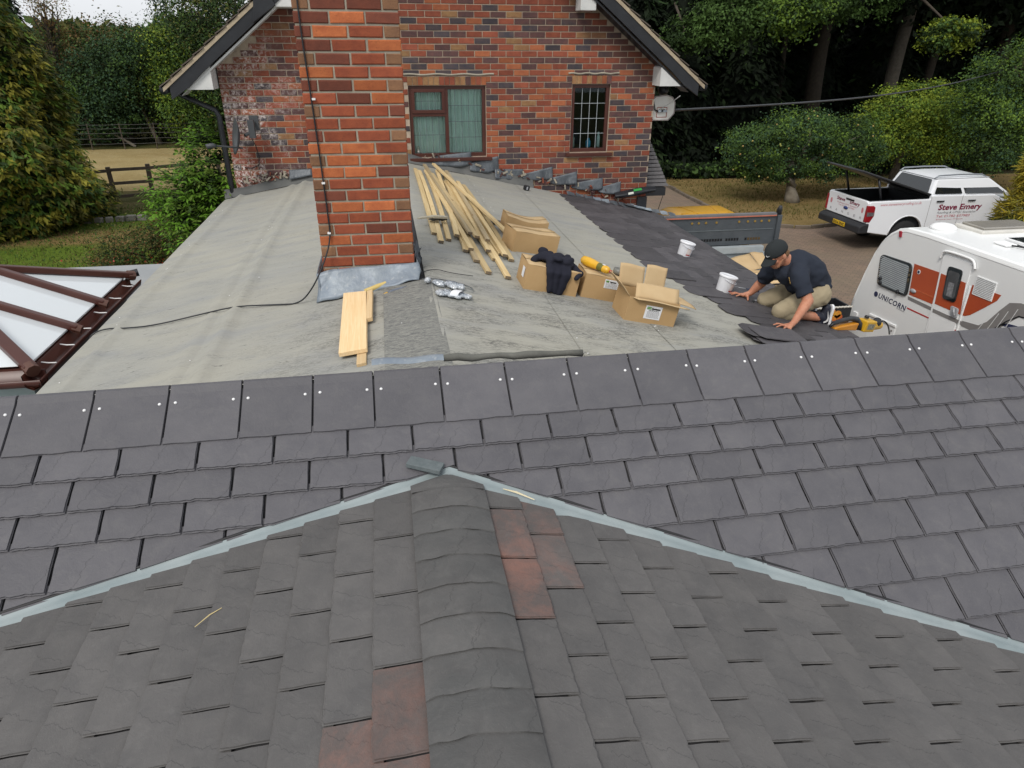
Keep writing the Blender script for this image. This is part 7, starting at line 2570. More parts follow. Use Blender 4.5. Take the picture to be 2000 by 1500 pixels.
k.bx(4.48, 6.48, 10.772, 10.778, 2.06, 2.075)
k.build('swage_line', simple('swage', (0.12, 0.14, 0.15)), ho_)
for i in range(26):
    x = 4.98 + 0.050 * i
    if i in (12, 18, 19):
        continue
    k = MB()
    k.bx(x, x + 0.034, 10.774, 10.779, 1.885, 1.925)
    k.build('slot', simple('slot_black', (0.004, 0.004, 0.005)) if i == 0 else (simple('slot_brown', (0.10, 0.06, 0.02)) if i == 21 else bpy.data.materials['slot_black' if i < 21 else 'slot_brown']), ho_)
k = MB()
k.bx(4.45, 6.30, 10.66, 10.76, 1.685, 1.80)
k.build('grey_plank', M_GALV, tk, bevel=0.005)
k = MB()
k.bx(4.45, 6.55, 9.22, 10.74, 1.20, 1.28)
k.bx(4.45, 6.55, 10.70, 10.76, 1.28, 1.68)
k.bx(4.42, 4.47, 9.22, 10.74, 1.2, 1.66)
k.bx(6.50, 6.55, 9.22, 10.74, 1.2, 1.50)
k.bx(4.45, 6.55, 9.18, 9.22, 1.2, 1.50)
k.build('tipper_body', M_GALV, tk, bevel=0.005)
k = MB()
k.bx(4.9, 6.1, 9.2, 12.6, 0.5, 1.2)
k.build('chassis', M_BLACK, tk)
for y in (9.75, 12.1):
    for x in (4.75, 6.2):
        k = MB()
        k.lathe([(0.17, -0.10), (0.33, -0.095), (0.34, 0), (0.33, 0.095), (0.17, 0.10)], 20, Matrix.Translation((x, y, 0.34)) @ Matrix.Rotation(math.pi / 2, 4, 'Y'))
        wo_ = k.build('wheel', M_TYRE, tk, True)
        k = MB()
        k.lathe([(0.001, -0.05), (0.17, -0.08), (0.175, 0.08), (0.001, 0.05)], 16, Matrix.Translation((x, y, 0.34)) @ Matrix.Rotation(math.pi / 2, 4, 'Y'))
        k.build('rim', M_RIM, wo_, True)
# load in the truck
ld = thing('torn_carton', 'torn open cardboard carton lying in the tipper behind the man\'s cap', 'cardboard box', (5.9, 10.3, 1.28))
for pts in ([(5.62, 10.55, 1.62), (6.02, 10.62, 1.70), (6.08, 10.25, 1.52), (5.70, 10.2, 1.50)], [(6.02, 10.62, 1.70), (6.20, 10.50, 1.74), (6.22, 10.15, 1.50), (6.08, 10.25, 1.52)], [(5.62, 10.55, 1.62), (5.70, 10.2, 1.50), (5.68, 10.1, 1.28), (5.6, 10.5, 1.28)], [(5.70, 10.2, 1.50), (6.08, 10.25, 1.52), (6.05, 10.1, 1.28), (5.68, 10.1, 1.28)], [(6.08, 10.25, 1.52), (6.22, 10.15, 1.50), (6.25, 10.05, 1.28), (6.05, 10.1, 1.28)]):
    k = MB()
    P = [Vector(p) for p in pts]
    k.grid(lambda a, b: P[0].lerp(P[1], a).lerp(P[3].lerp(P[2], a), b) + Vector((0, 0, 0.012 * math.sin(a * 5 + b * 3))), 6, 6)
    o = k.build('side', M_CARDI, ld, True)
    o.modifiers.new('solid', 'SOLIDIFY').thickness = 0.005
m = MB()
rr = random.Random(9)
for q in range(12):
    ell(m, (6.28 + rr.uniform(-.10, .10), 10.10 + rr.uniform(-.12, .12), 1.50 + rr.uniform(-.05, .12)), (rr.uniform(.04, .09), rr.uniform(.04, .09), rr.uniform(.03, .07)), None, 10, 6)
m.bx(6.2, 6.36, 10.0, 10.2, 1.28, 1.5)
tag(remesh('plastic_bag', m, 0.014, simple('white_film', (0.66, 0.70, 0.72), (0.50, 0.54, 0.56), 14, 0.2, 0.6, 30, spec=0.7), None, 1, disp=0.022, dsc=16), 'crumpled clear white plastic bag in the tipper beside the torn carton', 'plastic bag')
pl = thing('pallet', 'pale wooden pallet boards lying in the tipper behind the kneeling man', 'pallet', (6.0, 9.6, 1.28))
for q in range(6):
    k = MB()
    k.bx(5.35, 6.40, 9.28 + 0.13 * q, 9.39 + 0.13 * q, 1.50, 1.525, 0, Matrix.Rotation(0.0, 4, 'Z'))
    k.build('board', M_PLK, pl, bevel=0.003)
for x in (5.50, 5.95, 6.40):
    k = MB()
    k.bx(x - 0.15, x - 0.05, 9.28, 10.03, 1.28, 1.50)
    k.build('bearer', M_BATG, pl)
k = MB()
for q in range(3):
    k.bar((5.45, 9.38 + 0.24 * q, 1.538), (6.35, 9.44 + 0.22 * q, 1.540), 0.03, 0.02)
k.build('dark_strap', M_BLACK, pl)
cr = thing('black_crate', 'tall black box with a printed fruit picture beside the caravan nose', 'box', (5.97, 8.3, 1.28))
k = MB()
k.bx(5.50, 6.28, 8.20, 8.23, 0.27, 1.62)
k.bx(5.50, 6.28, 8.60, 8.63, 0.27, 1.62)
k.bx(5.50, 5.53, 8.23, 8.60, 0.27, 1.62)
k.bx(6.25, 6.28, 8.23, 8.60, 0.27, 1.62)
k.bx(5.53, 6.25, 8.23, 8.60, 1.28, 1.30)
cr_o = k.build('box', M_BLACK, cr, bevel=0.008)
k = MB()
k.tube([(5.50 + 0.78 * q / 40, 8.195 + 0.004 * math.sin(q * 2.2), 1.625 + 0.004 * math.cos(q * 2.2)) for q in range(41)], [0.013 + 0.004 * (q % 2) for q in range(41)], 7)
k.build('rope_trim', simple('rope', (0.62, 0.60, 0.54), (0.45, 0.43, 0.38), 40), cr, True)
fm = NG('fruit_print')
fv = fm.coord('Object')
fcol = fm.mix(fm.ramp(fm.noise(fv, 9, 4), [(0.4, 0.0), (0.6, 1.0)]), (0.45, 0.06, 0.02), (0.62, 0.30, 0.03))
fm.set(fcol, 0.4)
for q, (x, z, r0) in enumerate(((5.96, 1.55, 0.055), (6.06, 1.51, 0.06), (6.10, 1.46, 0.05), (5.90, 1.58, 0.035), (5.86, 1.56, 0.04), (6.02, 1.45, 0.05))):
    k = MB()
    k.lathe([(r0, 0), (r0, 0.003)], 14, Matrix.Translation((x, 8.199, z)) @ Matrix.Rotation(math.pi / 2, 4, 'X'))
    k.build('fruit_print', fm.m if q < 3 or q == 5 else simple('print_straw%d' % q, (0.50, 0.42, 0.22)), cr)
cr.location += Vector((0.52, 0.55, -0.27))
# ================================================================ white pickup
M_PKW = simple('pickup_white', (0.78, 0.80, 0.83), (0.76, 0.78, 0.81), 2, 0.18, spec=0.7)
pu = thing('pickup_truck', 'white double cab pickup with its black load cover raised, parked by the grass', 'pickup', (14.7, 16.7, 0))
Y0, Y1 = 15.85, 17.62
def archpts(cx, cz, r, a0, a1, n=10):
    return [(cx + r * math.cos(math.radians(a0 + (a1 - a0) * i / n)), cz + r * math.sin(math.radians(a0 + (a1 - a0) * i / n))) for i in range(n + 1)]
RW, FW = 13.34, 16.56
sidep = [(12.20, 0.52), (12.13, 0.80), (12.11, 1.27), (12.16, 1.31), (13.86, 1.33), (13.86, 1.42), (15.75, 1.40), (16.05, 1.28), (17.0, 1.18), (17.35, 1.02), (17.42, 0.75), (17.38, 0.45)] + archpts(FW, 0.42, 0.47, 0, 180) + archpts(RW, 0.42, 0.49, 0, 180)
for y0_, nm in ((Y0, 'side_panel'), (Y1 - 0.09, 'side_panel')):
    k = MB()
    k.prism(sidep, (0, y0_, 0), (1, 0, 0), (0, 0, 1), (0, 1, 0), 0.09)
    k.build(nm, M_PKW, pu, bevel=0.022)
# wheel arch lips
for cx in (RW, FW):
    k = MB()
    k.tube([(a, Y0 + 0.012, b) for a, b in archpts(cx, 0.42, 0.505, 4, 176, 14)], 0.022, 7)
    k.build('arch_lip', M_PKW, pu, True)
k = MB()
k.prism([(13.86, 0.5), (13.86, 1.42), (15.75, 1.40), (16.05, 1.28), (17.0, 1.18), (17.33, 1.0), (17.36, 0.5)], (0, Y0 + 0.095, 0), (1, 0, 0), (0, 0, 1), (0, 1, 0), Y1 - Y0 - 0.19)
k.bx(12.2, 13.86, Y0 + 0.10, Y1 - 0.10, 0.62, 0.80)
k.build('inner_body', M_BLACK, pu)
k = MB()
k.prism([(16.0, 1.30), (17.0, 1.20), (17.36, 1.02), (17.36, 0.96), (16.0, 1.24)], (0, Y0 + 0.06, 0), (1, 0, 0), (0, 0, 1), (0, 1, 0), Y1 - Y0 - 0.12)
k.build('bonnet', M_PKW, pu, bevel=0.02)
k = MB()
k.bx(12.21, 13.85, Y0 + 0.09, Y0 + 0.15, 0.8, 1.315)
k.bx(12.21, 13.85, Y1 - 0.15, Y1 - 0.09, 0.8, 1.315)
k.bx(13.80, 13.855, Y0 + 0.15, Y1 - 0.15, 0.8, 1.33)
k.build('bed_liner', M_BLACK, pu)
k = MB()
k.prism([(Y0 + 0.04, 0.76), (Y1 - 0.04, 0.76), (Y1 - 0.03, 1.27), (Y1 - 0.12, 1.31), (Y0 + 0.12, 1.31), (Y0 + 0.03, 1.27)], (12.095, 0, 0), (0, 1, 0), (0, 0, 1), (1, 0, 0), 0.085)
tg = k.build('tailgate', M_PKW, pu, bevel=0.018)
tU = (0, -1, 0)
text('Steve', 0.125, (12.095, 17.20, 1.135), tU, (0, 0, 1), M_TXT['maroon'], tg, 0.1, 0.003, 1.0, 0.003, 0.36)
text('Emery', 0.125, (12.095, 16.62, 1.125), tU, (0, 0, 1), M_TXT['maroon'], tg, 0.1, 0.003, 1.0, 0.003, 0.42)
text('Roofing & UPVC Specialist', 0.045, (12.095, 17.15, 1.06), tU, (0, 0, 1), M_TXT['pink'], tg, 0, 0, 1.0, 0.003, 0.85)
text('Tel: 01782 637983', 0.045, (12.095, 17.08, 1.0), tU, (0, 0, 1), M_TXT['pink'], tg, 0, 0, 1.0, 0.003, 0.7)
for i, ch in enumerate('RANGER'):
    text(ch, 0.085, (12.095, 17.42 - 0.262 * i, 0.835), tU, (0, 0, 1), M_TXT['silver'], tg, 0, 0.002, 1.0, 0.003, 0.075)
k = MB()
k.lathe([(0.075, 0), (0.072, 0.012), (0.001, 0.016)], 20, Matrix.Translation((12.094, 16.74, 0.985)) @ Matrix.Rotation(-math.pi / 2, 4, 'Y') @ Matrix.Diagonal((0.55, 1.25, 1, 1)))
k.build('oval_badge', simple('badge_blue', (0.03, 0.06, 0.20), rough=0.2), tg, True)
for y in (17.42, 16.05):
    k = MB()
    k.lathe([(0.06, 0), (0.06, 0.003)], 16, Matrix.Translation((12.094, y, 1.06)) @ Matrix.Rotation(-math.pi / 2, 4, 'Y') @ Matrix.Diagonal((1.2, 0.7, 1, 1)))
    k.build('crest', M_TXT['pink'], tg)
k = MB()
k.bx(12.085, 12.096, 16.45, 16.80, 1.20, 1.245)
k.build('tailgate_handle', M_BLACK, tg, bevel=0.004)
# rear lamps
M_LR = simple('lamp_red', (0.30, 0.012, 0.020), (0.20, 0.01, 0.016), 8, 0.12, spec=0.8)
for y0_, y1_, sg in ((Y0 - 0.012, Y0 + 0.06, 1), (Y1 - 0.06, Y1 + 0.012, -1)):
    k = MB()
    k.prism([(12.07, 0.80), (12.22, 0.78), (12.31, 0.95), (12.30, 1.17), (12.25, 1.21), (12.075, 1.215)], (0, y0_, 0), (1, 0, 0), (0, 0, 1), (0, 1, 0), y1_ - y0_)
    lo = k.build('rear_lamp', M_LR, pu, bevel=0.012)
    k = MB()
    yy = y0_ - 0.004 if sg > 0 else y1_ - 0.002
    k.prism([(12.09, 0.94), (12.285, 0.95), (12.29, 1.04), (12.09, 1.05)], (0, yy, 0), (1, 0, 0), (0, 0, 1), (0, 1, 0), 0.006)
    k.build('lamp_lens', simple('lens_dark', (0.05, 0.05, 0.06), (0.18, 0.17, 0.17), 40, 0.1), lo)
k = MB()
k.prism([(11.93, 0.50), (12.22, 0.50), (12.22, 0.76), (12.05, 0.74), (11.94, 0.68)], (0, Y0 - 0.03, 0), (1, 0, 0), (0, 0, 1), (0, 1, 0), Y1 - Y0 + 0.06)
bp = k.build('bumper', simple('bumper_black', (0.02, 0.021, 0.024), rough=0.5), pu, bevel=0.03)
k = MB()
k.bx(11.915, 11.93, 16.40, 16.92, 0.555, 0.665)
po = k.build('number_plate', simple('plate_yellow', (0.75, 0.48, 0.02), rough=0.35), bp, bevel=0.004)
text('EX16 ZNC', 0.095, (11.914, 16.89, 0.578), tU, (0, 0, 1), M_TXT['black'], po, 0, 0.002, 1.0, 0.003, 0.46)
# cab
base = [(13.86, Y0 + 0.05, 1.40), (16.30, Y0 + 0.05, 1.38), (16.30, Y1 - 0.05, 1.38), (13.86, Y1 - 0.05, 1.40)]
top = [(14.02, Y0 + 0.17, 1.82), (15.55, Y0 + 0.17, 1.83), (15.55, Y1 - 0.17, 1.83), (14.02, Y1 - 0.17, 1.82)]
k = MB()
k.hexa(base + top)
k.build('cab', M_PKW, pu, bevel=0.05)
k = MB()
k.grid(lambda a, b: (14.0 + 1.58 * a, Y0 + 0.16 + (Y1 - Y0 - 0.32) * b, 1.815 + 0.01 * a + 0.055 * math.sin(math.pi * a) ** 0.6 * math.sin(math.pi * b) ** 0.5), 10, 10)
k.build('roof', M_PKW, pu, True)
def lerp4(q, u, v):
    a, b, c_, d = [Vector(x) for x in q]
    return a.lerp(b, u).lerp(d.lerp(c_, u), v)
def pane_on(q, uv, out, name, mt, parent=pu, t=0.012, rad=0.045):
    P = [lerp4(q, *x) for x in uv]
    out = Vector(out).normalized()
    U = (P[1] - P[0]).normalized()
    V = out.cross(U)
    loc = [((p - P[0]).dot(U), (p - P[0]).dot(V)) for p in P]
    k = MB()
    k.prism(roundp(loc, rad), P[0] + out * 0.002, U, V, out, t)
    return k.build(name, mt, parent)
sN = [base[0], base[1], top[1], top[0]]
nN = (0, -0.94, 0.35)
pane_on(sN, [(0.04, 0.10), (0.39, 0.09), (0.405, 0.94), (0.05, 0.94)], nN, 'door_window', M_DKGL)
pane_on(sN, [(0.43, 0.09), (0.93, 0.09), (0.95, 0.94), (0.445, 0.94)], nN, 'door_window', M_DKGL)
sF = [base[2], base[3], top[3], top[2]]
pane_on(sF, [(0.10, 0.10), (0.56, 0.10), (0.56, 0.92), (0.14, 0.92)], (0, 0.94, 0.35), 'door_window', M_DKGL)
pane_on(sF, [(0.60, 0.10), (0.94, 0.12), (0.90, 0.92), (0.60, 0.92)], (0, 0.94, 0.35), 'door_window', M_DKGL)
rN = [base[3], base[0], top[0], top[3]]
pane_on(rN, [(0.07, 0.10), (0.93, 0.10), (0.90, 0.90), (0.10, 0.90)], (-0.93, 0, 0.37), 'rear_window', M_DKGL)
fN = [base[1], base[2], top[2], top[1]]
pane_on(fN, [(0.05, 0.08), (0.95, 0.08), (0.93, 0.94), (0.07, 0.94)], (0.46, 0, 0.88), 'windscreen', M_DKGL)
k = MB()
k.grid(lambda a, b: (14.30 + 0.22 * a, Y0 + 0.085 + 0.105 * (0.12 + 0.5 * b * (1 - 0.5 * a)), 1.44 + 0.20 * b * (1 - 0.6 * a) + 0.02 * math.sin(a * 9)), 6, 5)
k.build('hi_vis_vest', simple('hi_vis', (0.18, 0.62, 0.04), rough=0.7), pu, True)
for y in (Y0 + 0.22, Y1 - 0.22):
    k = MB()
    k.tube([(13.98, y, 1.81), (14.10, y, 1.88), (14.7, y, 1.90), (15.35, y, 1.89), (15.58, y, 1.81)], [0.012, 0.020, 0.020, 0.020, 0.012], 8)
    k.build('roof_rail', M_SILV, pu, True)
for x in (13.86, 14.78):
    k = MB()
    k.bx(x + 0.005, x + 0.014, Y0 - 0.003, Y0 + 0.004, 0.60, 1.40)
    k.build('door_gap', M_STRG, pu)
for x in (14.03, 14.96):
    k = MB()
    k.bx(x, x + 0.22, Y0 - 0.035, Y0 - 0.012, 1.255, 1.290)
    k.build('door_handle', M_BLACK, pu, bevel=0.008)
text('Steve Emery', 0.20, (14.14, Y0, 1.045), (1, 0, 0), (0, 0, 1), M_TXT['maroon'], pu, 0.08, 0.006, 1.0, 0.004, 1.30)
text('Roofing & UPVC Specialist', 0.075, (14.14, Y0, 0.95), (1, 0, 0), (0, 0, 1), M_TXT['grey'], pu, 0.15, 0, 1.0, 0.004, 1.15)
text('Tel: 01782 637983', 0.085, (14.14, Y0, 0.85), (1, 0, 0), (0, 0, 1), M_TXT['pink'], pu, 0.1, 0.001, 1.0, 0.004, 1.0)
text('Stoke-on-Trent', 0.045, (14.16, Y0, 0.78), (1, 0, 0), (0, 0, 1), M_TXT['pink'], pu, 0, 0, 1.0, 0.004, 0.8)
text('www.steveemeryroofing.co.uk', 0.10, (12.43, Y0, 1.195), (1, 0, 0.02), (0, 0, 1), M_TXT['pink'], pu, 0, 0, 1.0, 0.004, 1.18)
# raised load cover
hx, hz = 13.88, 1.40
ld_d = Vector((-2.12, 0, 0.64))
k = MB()
dn = ld_d.normalized()
up_ = Vector((dn.z, 0, -dn.x))
if up_.z < 0:
    up_ = -up_
k.prism([(0, 0), (ld_d.length, 0.06), (ld_d.length + 0.05, 0.3), (ld_d.length + 0.05, Y1 - Y0 - 0.4), (ld_d.length, Y1 - Y0 - 0.16), (0, Y1 - Y0 - 0.10)], (hx, Y0 + 0.05, hz), dn, (0, 1, 0), up_, 0.055)
lo = k.build('load_cover', simple('cover_black', (0.018, 0.019, 0.022), rough=0.3, spec=0.6), pu, bevel=0.018)
for y in (Y0 + 0.18, Y1 - 0.22):
    k = MB()
    k.tube([(12.55, y, 1.28), (12.35, y, hz + (13.88 - 12.35) * 0.30 - 0.02)], 0.030, 8)
    k.build('stay', M_BLACK, lo, True)
k = MB()
k.tube([(12.55, 16.4, 1.0), (13.3, 16.6, 1.18)], 0.03, 7)
k.tube([(12.7, 17.2, 0.9), (13.6, 17.0, 1.10)], 0.03, 7)
k.bx(13.0, 13.5, 16.1, 16.5, 0.8, 1.12)
tag(k.build('bed_load', M_TGREY, None), 'dark tools and bars lying in the pickup load bed', 'tools')
for cx in (RW, FW):
    for y in (Y0 + 0.15, Y1 - 0.15):
        Mx = Matrix.Translation((cx, y, 0.39)) @ Matrix.Rotation(math.pi / 2, 4, 'X')
        k = MB()
        k.lathe([(0.22, -0.12), (0.37, -0.115), (0.39, -0.06), (0.39, 0.06), (0.37, 0.115), (0.22, 0.12)], 26, Mx)
        wo_ = k.build('wheel', M_TYRE, pu, True)
        k = MB()
        k.lathe([(0.001, -0.09), (0.06, -0.10), (0.20, -0.085), (0.225, -0.115), (0.225, 0.115), (0.20, 0.085), (0.06, 0.10), (0.001, 0.09)], 20, Mx)
        k.build('rim', M_RIM, wo_, True)
# ================================================================ the kneeling man
def skin_mat():
    g = NG('skin')
    o = g.coord('Object')
    col = g.mix(g.ramp(g.noise(o, 14, 4), [(0.35, 0.0), (0.65, 1.0)]), (0.50, 0.235, 0.145), (0.42, 0.175, 0.105))
    g.bump(g.noise(o, 90, 4), 0.2, 0.003)
    g.b.inputs['Subsurface Weight'].default_value = 0.08
    g.b.inputs['Subsurface Radius'].default_value = (0.02, 0.008, 0.004)
    return g.set(col, 0.5, None, 0.35)
M_SKIN = skin_mat()
M_POLO = cloth('polo_cloth', (0.022, 0.027, 0.040), (0.030, 0.036, 0.050))
M_KHAKI = cloth('khaki_cloth', (0.36, 0.305, 0.205), (0.30, 0.25, 0.165))
M_CAP = cloth('cap_cloth', (0.022, 0.026, 0.028), (0.030, 0.034, 0.036))
M_HAIR = simple('hair_brown', (0.16, 0.085, 0.04), (0.10, 0.055, 0.028), 40, 0.8, 0.5, 120)
M_SHOE = simple('shoe_navy', (0.012, 0.014, 0.026), (0.018, 0.020, 0.034), 20, 0.6, 0.3, 90)
man = thing('person', 'kneeling man in dark cap, navy polo shirt and khaki shorts, both hands on the slates', 'person', (3.7, 5.55, 2.56))
P_ = dict(pel=(3.91, 5.61, 2.87), mid=(3.80, 5.60, 2.98), back=(3.665, 5.565, 3.08), neck=(3.56, 5.56, 3.12),
          shN=(3.55, 5.345, 3.055), elN=(3.605, 5.225, 2.862), wrN=(3.42, 5.085, 2.728),
          shF=(3.50, 5.745, 2.985), elF=(3.495, 5.85, 2.83), wrF=(3.415, 5.88, 2.722),
          hipN=(3.89, 5.50, 2.81), hipF=(3.90, 5.73, 2.81), knN=(3.455, 5.40, 2.700), knF=(3.505, 5.755, 2.685),
          anN=(3.965, 5.455, 2.585), anF=(3.965, 5.70, 2.575))
P_ = {k: Vector(v) for k, v in P_.items()}
HC = Vector((3.415, 5.535, 3.205))
fF = Vector((-0.82, -0.20, -0.53)).normalized()
fU = (Vector((-0.50, -0.05, 0.86)) - fF * Vector((-0.50, -0.05, 0.86)).dot(fF)).normalized()
fR = fF.cross(fU)
def H_(x, y, z):
    return HC + fR * x + fF * y + fU * z
Mh = Matrix(((fR.x, fF.x, fU.x, 0), (fR.y, fF.y, fU.y, 0), (fR.z, fF.z, fU.z, 0), (0, 0, 0, 1)))
b = MB()
ell(b, H_(0, 0.0, 0.02), (0.076, 0.096, 0.095), Mh)
ell(b, H_(0, 0.025, -0.045), (0.062, 0.070, 0.070), Mh)
ell(b, H_(0, 0.055, -0.085), (0.034, 0.030, 0.028), Mh)
capsule(b, H_(0, 0.094, 0.012), H_(0, 0.112, -0.030), 0.010, 0.015)
ell(b, H_(0.015, 0.100, -0.034), (0.010, 0.010, 0.008), Mh)
ell(b, H_(-0.015, 0.100, -0.034), (0.010, 0.010, 0.008), Mh)
capsule(b, H_(-0.045, 0.078, 0.022), H_(0.045, 0.078, 0.022), 0.014, 0.014)
for sx in (-1, 1):
    ell(b, H_(sx * 0.042, 0.066, -0.022), (0.024, 0.022, 0.020), Mh)
    ell(b, H_(sx * 0.078, -0.008, -0.012), (0.011, 0.020, 0.032), Mh @ Matrix.Rotation(sx * 0.35, 4, 'Z'))
ell(b, H_(0, 0.088, -0.058), (0.024, 0.012, 0.007), Mh)
ell(b, H_(0, 0.086, -0.068), (0.022, 0.012, 0.007), Mh)
capsule(b, H_(0, -0.02, -0.05), P_['neck'] + Vector((0.02, 0, -0.02)), 0.056, 0.062)
capsule(b, P_['neck'], P_['back'], 0.075, 0.12)
capsule(b, P_['back'], P_['pel'], 0.13, 0.13)
def arm(sh, el, wr):
    capsule(b, P_['back'], sh, 0.08, 0.065)
    capsule(b, sh, el, 0.058, 0.048)
    m1 = el.lerp(wr, 0.28) + Vector((0.004, 0, 0.006))
    capsule(b, el, m1, 0.046, 0.047)
    capsule(b, m1, wr, 0.047, 0.029)
arm(P_['shN'], P_['elN'], P_['wrN'])
arm(P_['shF'], P_['elF'], P_['wrF'])
def hand(wr, palm, knuck, tips, thumb):
    palm = Vector(palm)
    capsule(b, wr, palm, 0.027, 0.026)
    K = [Vector(k) for k in knuck]
    for k in K:
        capsule(b, palm, k, 0.020, 0.0115)
    capsule(b, K[0], K[3], 0.0115, 0.0105)
    for k, t, l in zip(K, tips, (1, 1, 1, 1)):
        t = Vector(t)
        mid_ = k.lerp(t, 0.48) + Vector((0, 0, 0.012))
        capsule(b, k, mid_, 0.0100, 0.0088)
        capsule(b, mid_, t, 0.0088, 0.0070)
    t0 = Vector(thumb[0])
    t1 = Vector(thumb[1])
    capsule(b, palm.lerp(wr, 0.5), t0, 0.017, 0.0115)
    capsule(b, t0, t1, 0.0110, 0.0085)
zz = lambda x, h: zr(x) + 0.042 + h
hand(P_['wrN'], (3.365, 5.055, 2.702), [(3.318, 5.085, zz(3.318, .012)), (3.312, 5.056, zz(3.312, .014)), (3.322, 5.028, zz(3.322, .013)), (3.342, 5.008, zz(3.342, .010))],
     [(3.225, 5.088, zz(3.225, 0)), (3.222, 5.030, zz(3.222, 0)), (3.247, 4.974, zz(3.247, 0)), (3.298, 4.945, zz(3.298, 0))], ((3.345, 5.115, 2.690), (3.285, 5.140, zz(3.285, 0.002))))
hand(P_['wrF'], (3.362, 5.885, 2.704), [(3.322, 5.852, zz(3.322, .018)), (3.308, 5.876, zz(3.308, .021)), (3.310, 5.900, zz(3.310, .020)), (3.320, 5.922, zz(3.320, .014))],
     [(3.240, 5.825, zz(3.24, 0.012)), (3.214, 5.872, zz(3.214, 0.010)), (3.222, 5.918, zz(3.222, 0.004)), (3.250, 5.958, zz(3.25, 0))], ((3.372, 5.838, 2.690), (3.352, 5.795, zz(3.352, 0.0))))
for s in ('N', 'F'):
    capsule(b, P_['pel'], P_['hip' + s], 0.10, 0.09)
    capsule(b, P_['hip' + s], P_['kn' + s], 0.085, 0.058)
    mk = P_['kn' + s].lerp(P_['an' + s], 0.35) + Vector((0, 0, 0.012))
    capsule(b, P_['kn' + s] + Vector((0.01, 0, -0.012)), mk, 0.052, 0.054)
    capsule(b, mk, P_['an' + s], 0.054, 0.036)
body = remesh('body', b, 0.0058, M_SKIN, man, 3)
def cone(m, a, c, ra, rc, n=18):
    a, c = Vector(a), Vector(c)
    q = (c - a).to_track_quat('Z', 'Y').to_matrix().to_4x4()
    L = (c - a).length
    m.lathe([(0.001, 0), (ra, 0), (rc, L), (0.001, L)], n, Matrix.Translation(a) @ q, cap=False)
# polo shirt
s = MB()
capsule(s, P_['back'] + Vector((-0.01, 0, -0.012)), P_['mid'], 0.160, 0.172, 22)
capsule(s, P_['mid'], P_['pel'] + Vector((-0.005, 0, 0.0)), 0.172, 0.150, 22)
capsule(s, P_['back'], Vector((3.565, 5.555, 3.03)), 0.150, 0.115, 20)
capsule(s, Vector((3.70, 5.56, 2.95)), Vector((3.80, 5.60, 2.86)), 0.135, 0.135, 20)
for t in ('N', 'F'):
    capsule(s, P_['back'], P_['sh' + t], 0.12, 0.078)
    e = P_['sh' + t].lerp(P_['el' + t], 0.78 if t == 'N' else 0.70)
    capsule(s, P_['sh' + t], P_['sh' + t].lerp(e, 0.4), 0.080, 0.076)
    cone(s, P_['sh' + t].lerp(e, 0.1), e, 0.079, 0.074)
def folds(p):
    d = (p - P_['mid'])
    a = 0.010 * math.sin(55 * (p.z + 0.35 * p.x) + 4 * noise.noise(p * 9)) * max(0, 1 - abs(p.z - 2.90) / 0.10)
    return a + 0.005 * noise.noise(p * 16) + 0.012 * noise.noise(Vector((p.x * 9, p.y * 9, p.z * 16)))
remesh('polo_shirt', s, 0.009, M_POLO, man, 4, fn=folds)
shirt = man.children[-1]
c_ = MB()
ctr = P_['neck'] + Vector((0.015, 0, -0.015))
nd = (HC - P_['neck'] + Vector((0.03, 0, 0.05))).normalized()
q = nd.to_track_quat('Z', 'Y').to_matrix().to_4x4()
c_.lathe([(0.074, -0.045), (0.070, 0.012), (0.066, 0.032), (0.072, 0.034), (0.082, 0.010), (0.090, -0.035)], 20, Matrix.Translation(ctr) @ q, cap=False)
c_.build('collar', M_POLO, man, True)
ok_, loc, nor, _i = shirt.closest_point_on_mesh(Vector((3.44, 5.36, 3.0)) if False else Vector((3.42, 5.40, 2.985)))
k = MB()
U_ = nor.cross(Vector((0, 0, 1))).normalized()
V_ = nor.cross(U_)
for dx, dy, r0 in ((0, -0.020, 0.012), (0.004, 0.0, 0.016), (-0.002, 0.022, 0.011), (0.010, 0.012, 0.009)):
    k.lathe([(r0, 0), (r0, 0.004)], 10, frame(loc + U_ * dx + V_ * dy + nor * 0.0005, U_, V_, nor))
k.build('chest_emblem', simple('emblem_gold', (0.48, 0.33, 0.10), (0.30, 0.16, 0.05), 90), man)
# shorts
s = MB()
capsule(s, P_['pel'] + Vector((0.01, 0, -0.015)), Vector((3.86, 5.615, 2.84)), 0.138, 0.135, 20)
for t in ('N', 'F'):
    kn = P_['kn' + t]
    capsule(s, P_['hip' + t], P_['hip' + t].lerp(kn, 0.6), 0.118, 0.098, 18)
    capsule(s, P_['hip' + t].lerp(kn, 0.55), kn + Vector((0.012, 0, 0.006)), 0.100, 0.080, 18)
    cone(s, kn + Vector((-0.01, 0, 0.01)), kn + Vector((0.13, 0.01, -0.035)), 0.074, 0.074)
def folds2(p):
    return 0.006 * math.sin(60 * (p.x * 0.8 + p.z * 0.5) + 5 * noise.noise(p * 8)) * (0.4 + 0.6 * noise.noise(p * 5)) + 0.005 * noise.noise(p * 20)
remesh('shorts', s, 0.009, M_KHAKI, man, 3, fn=folds2)
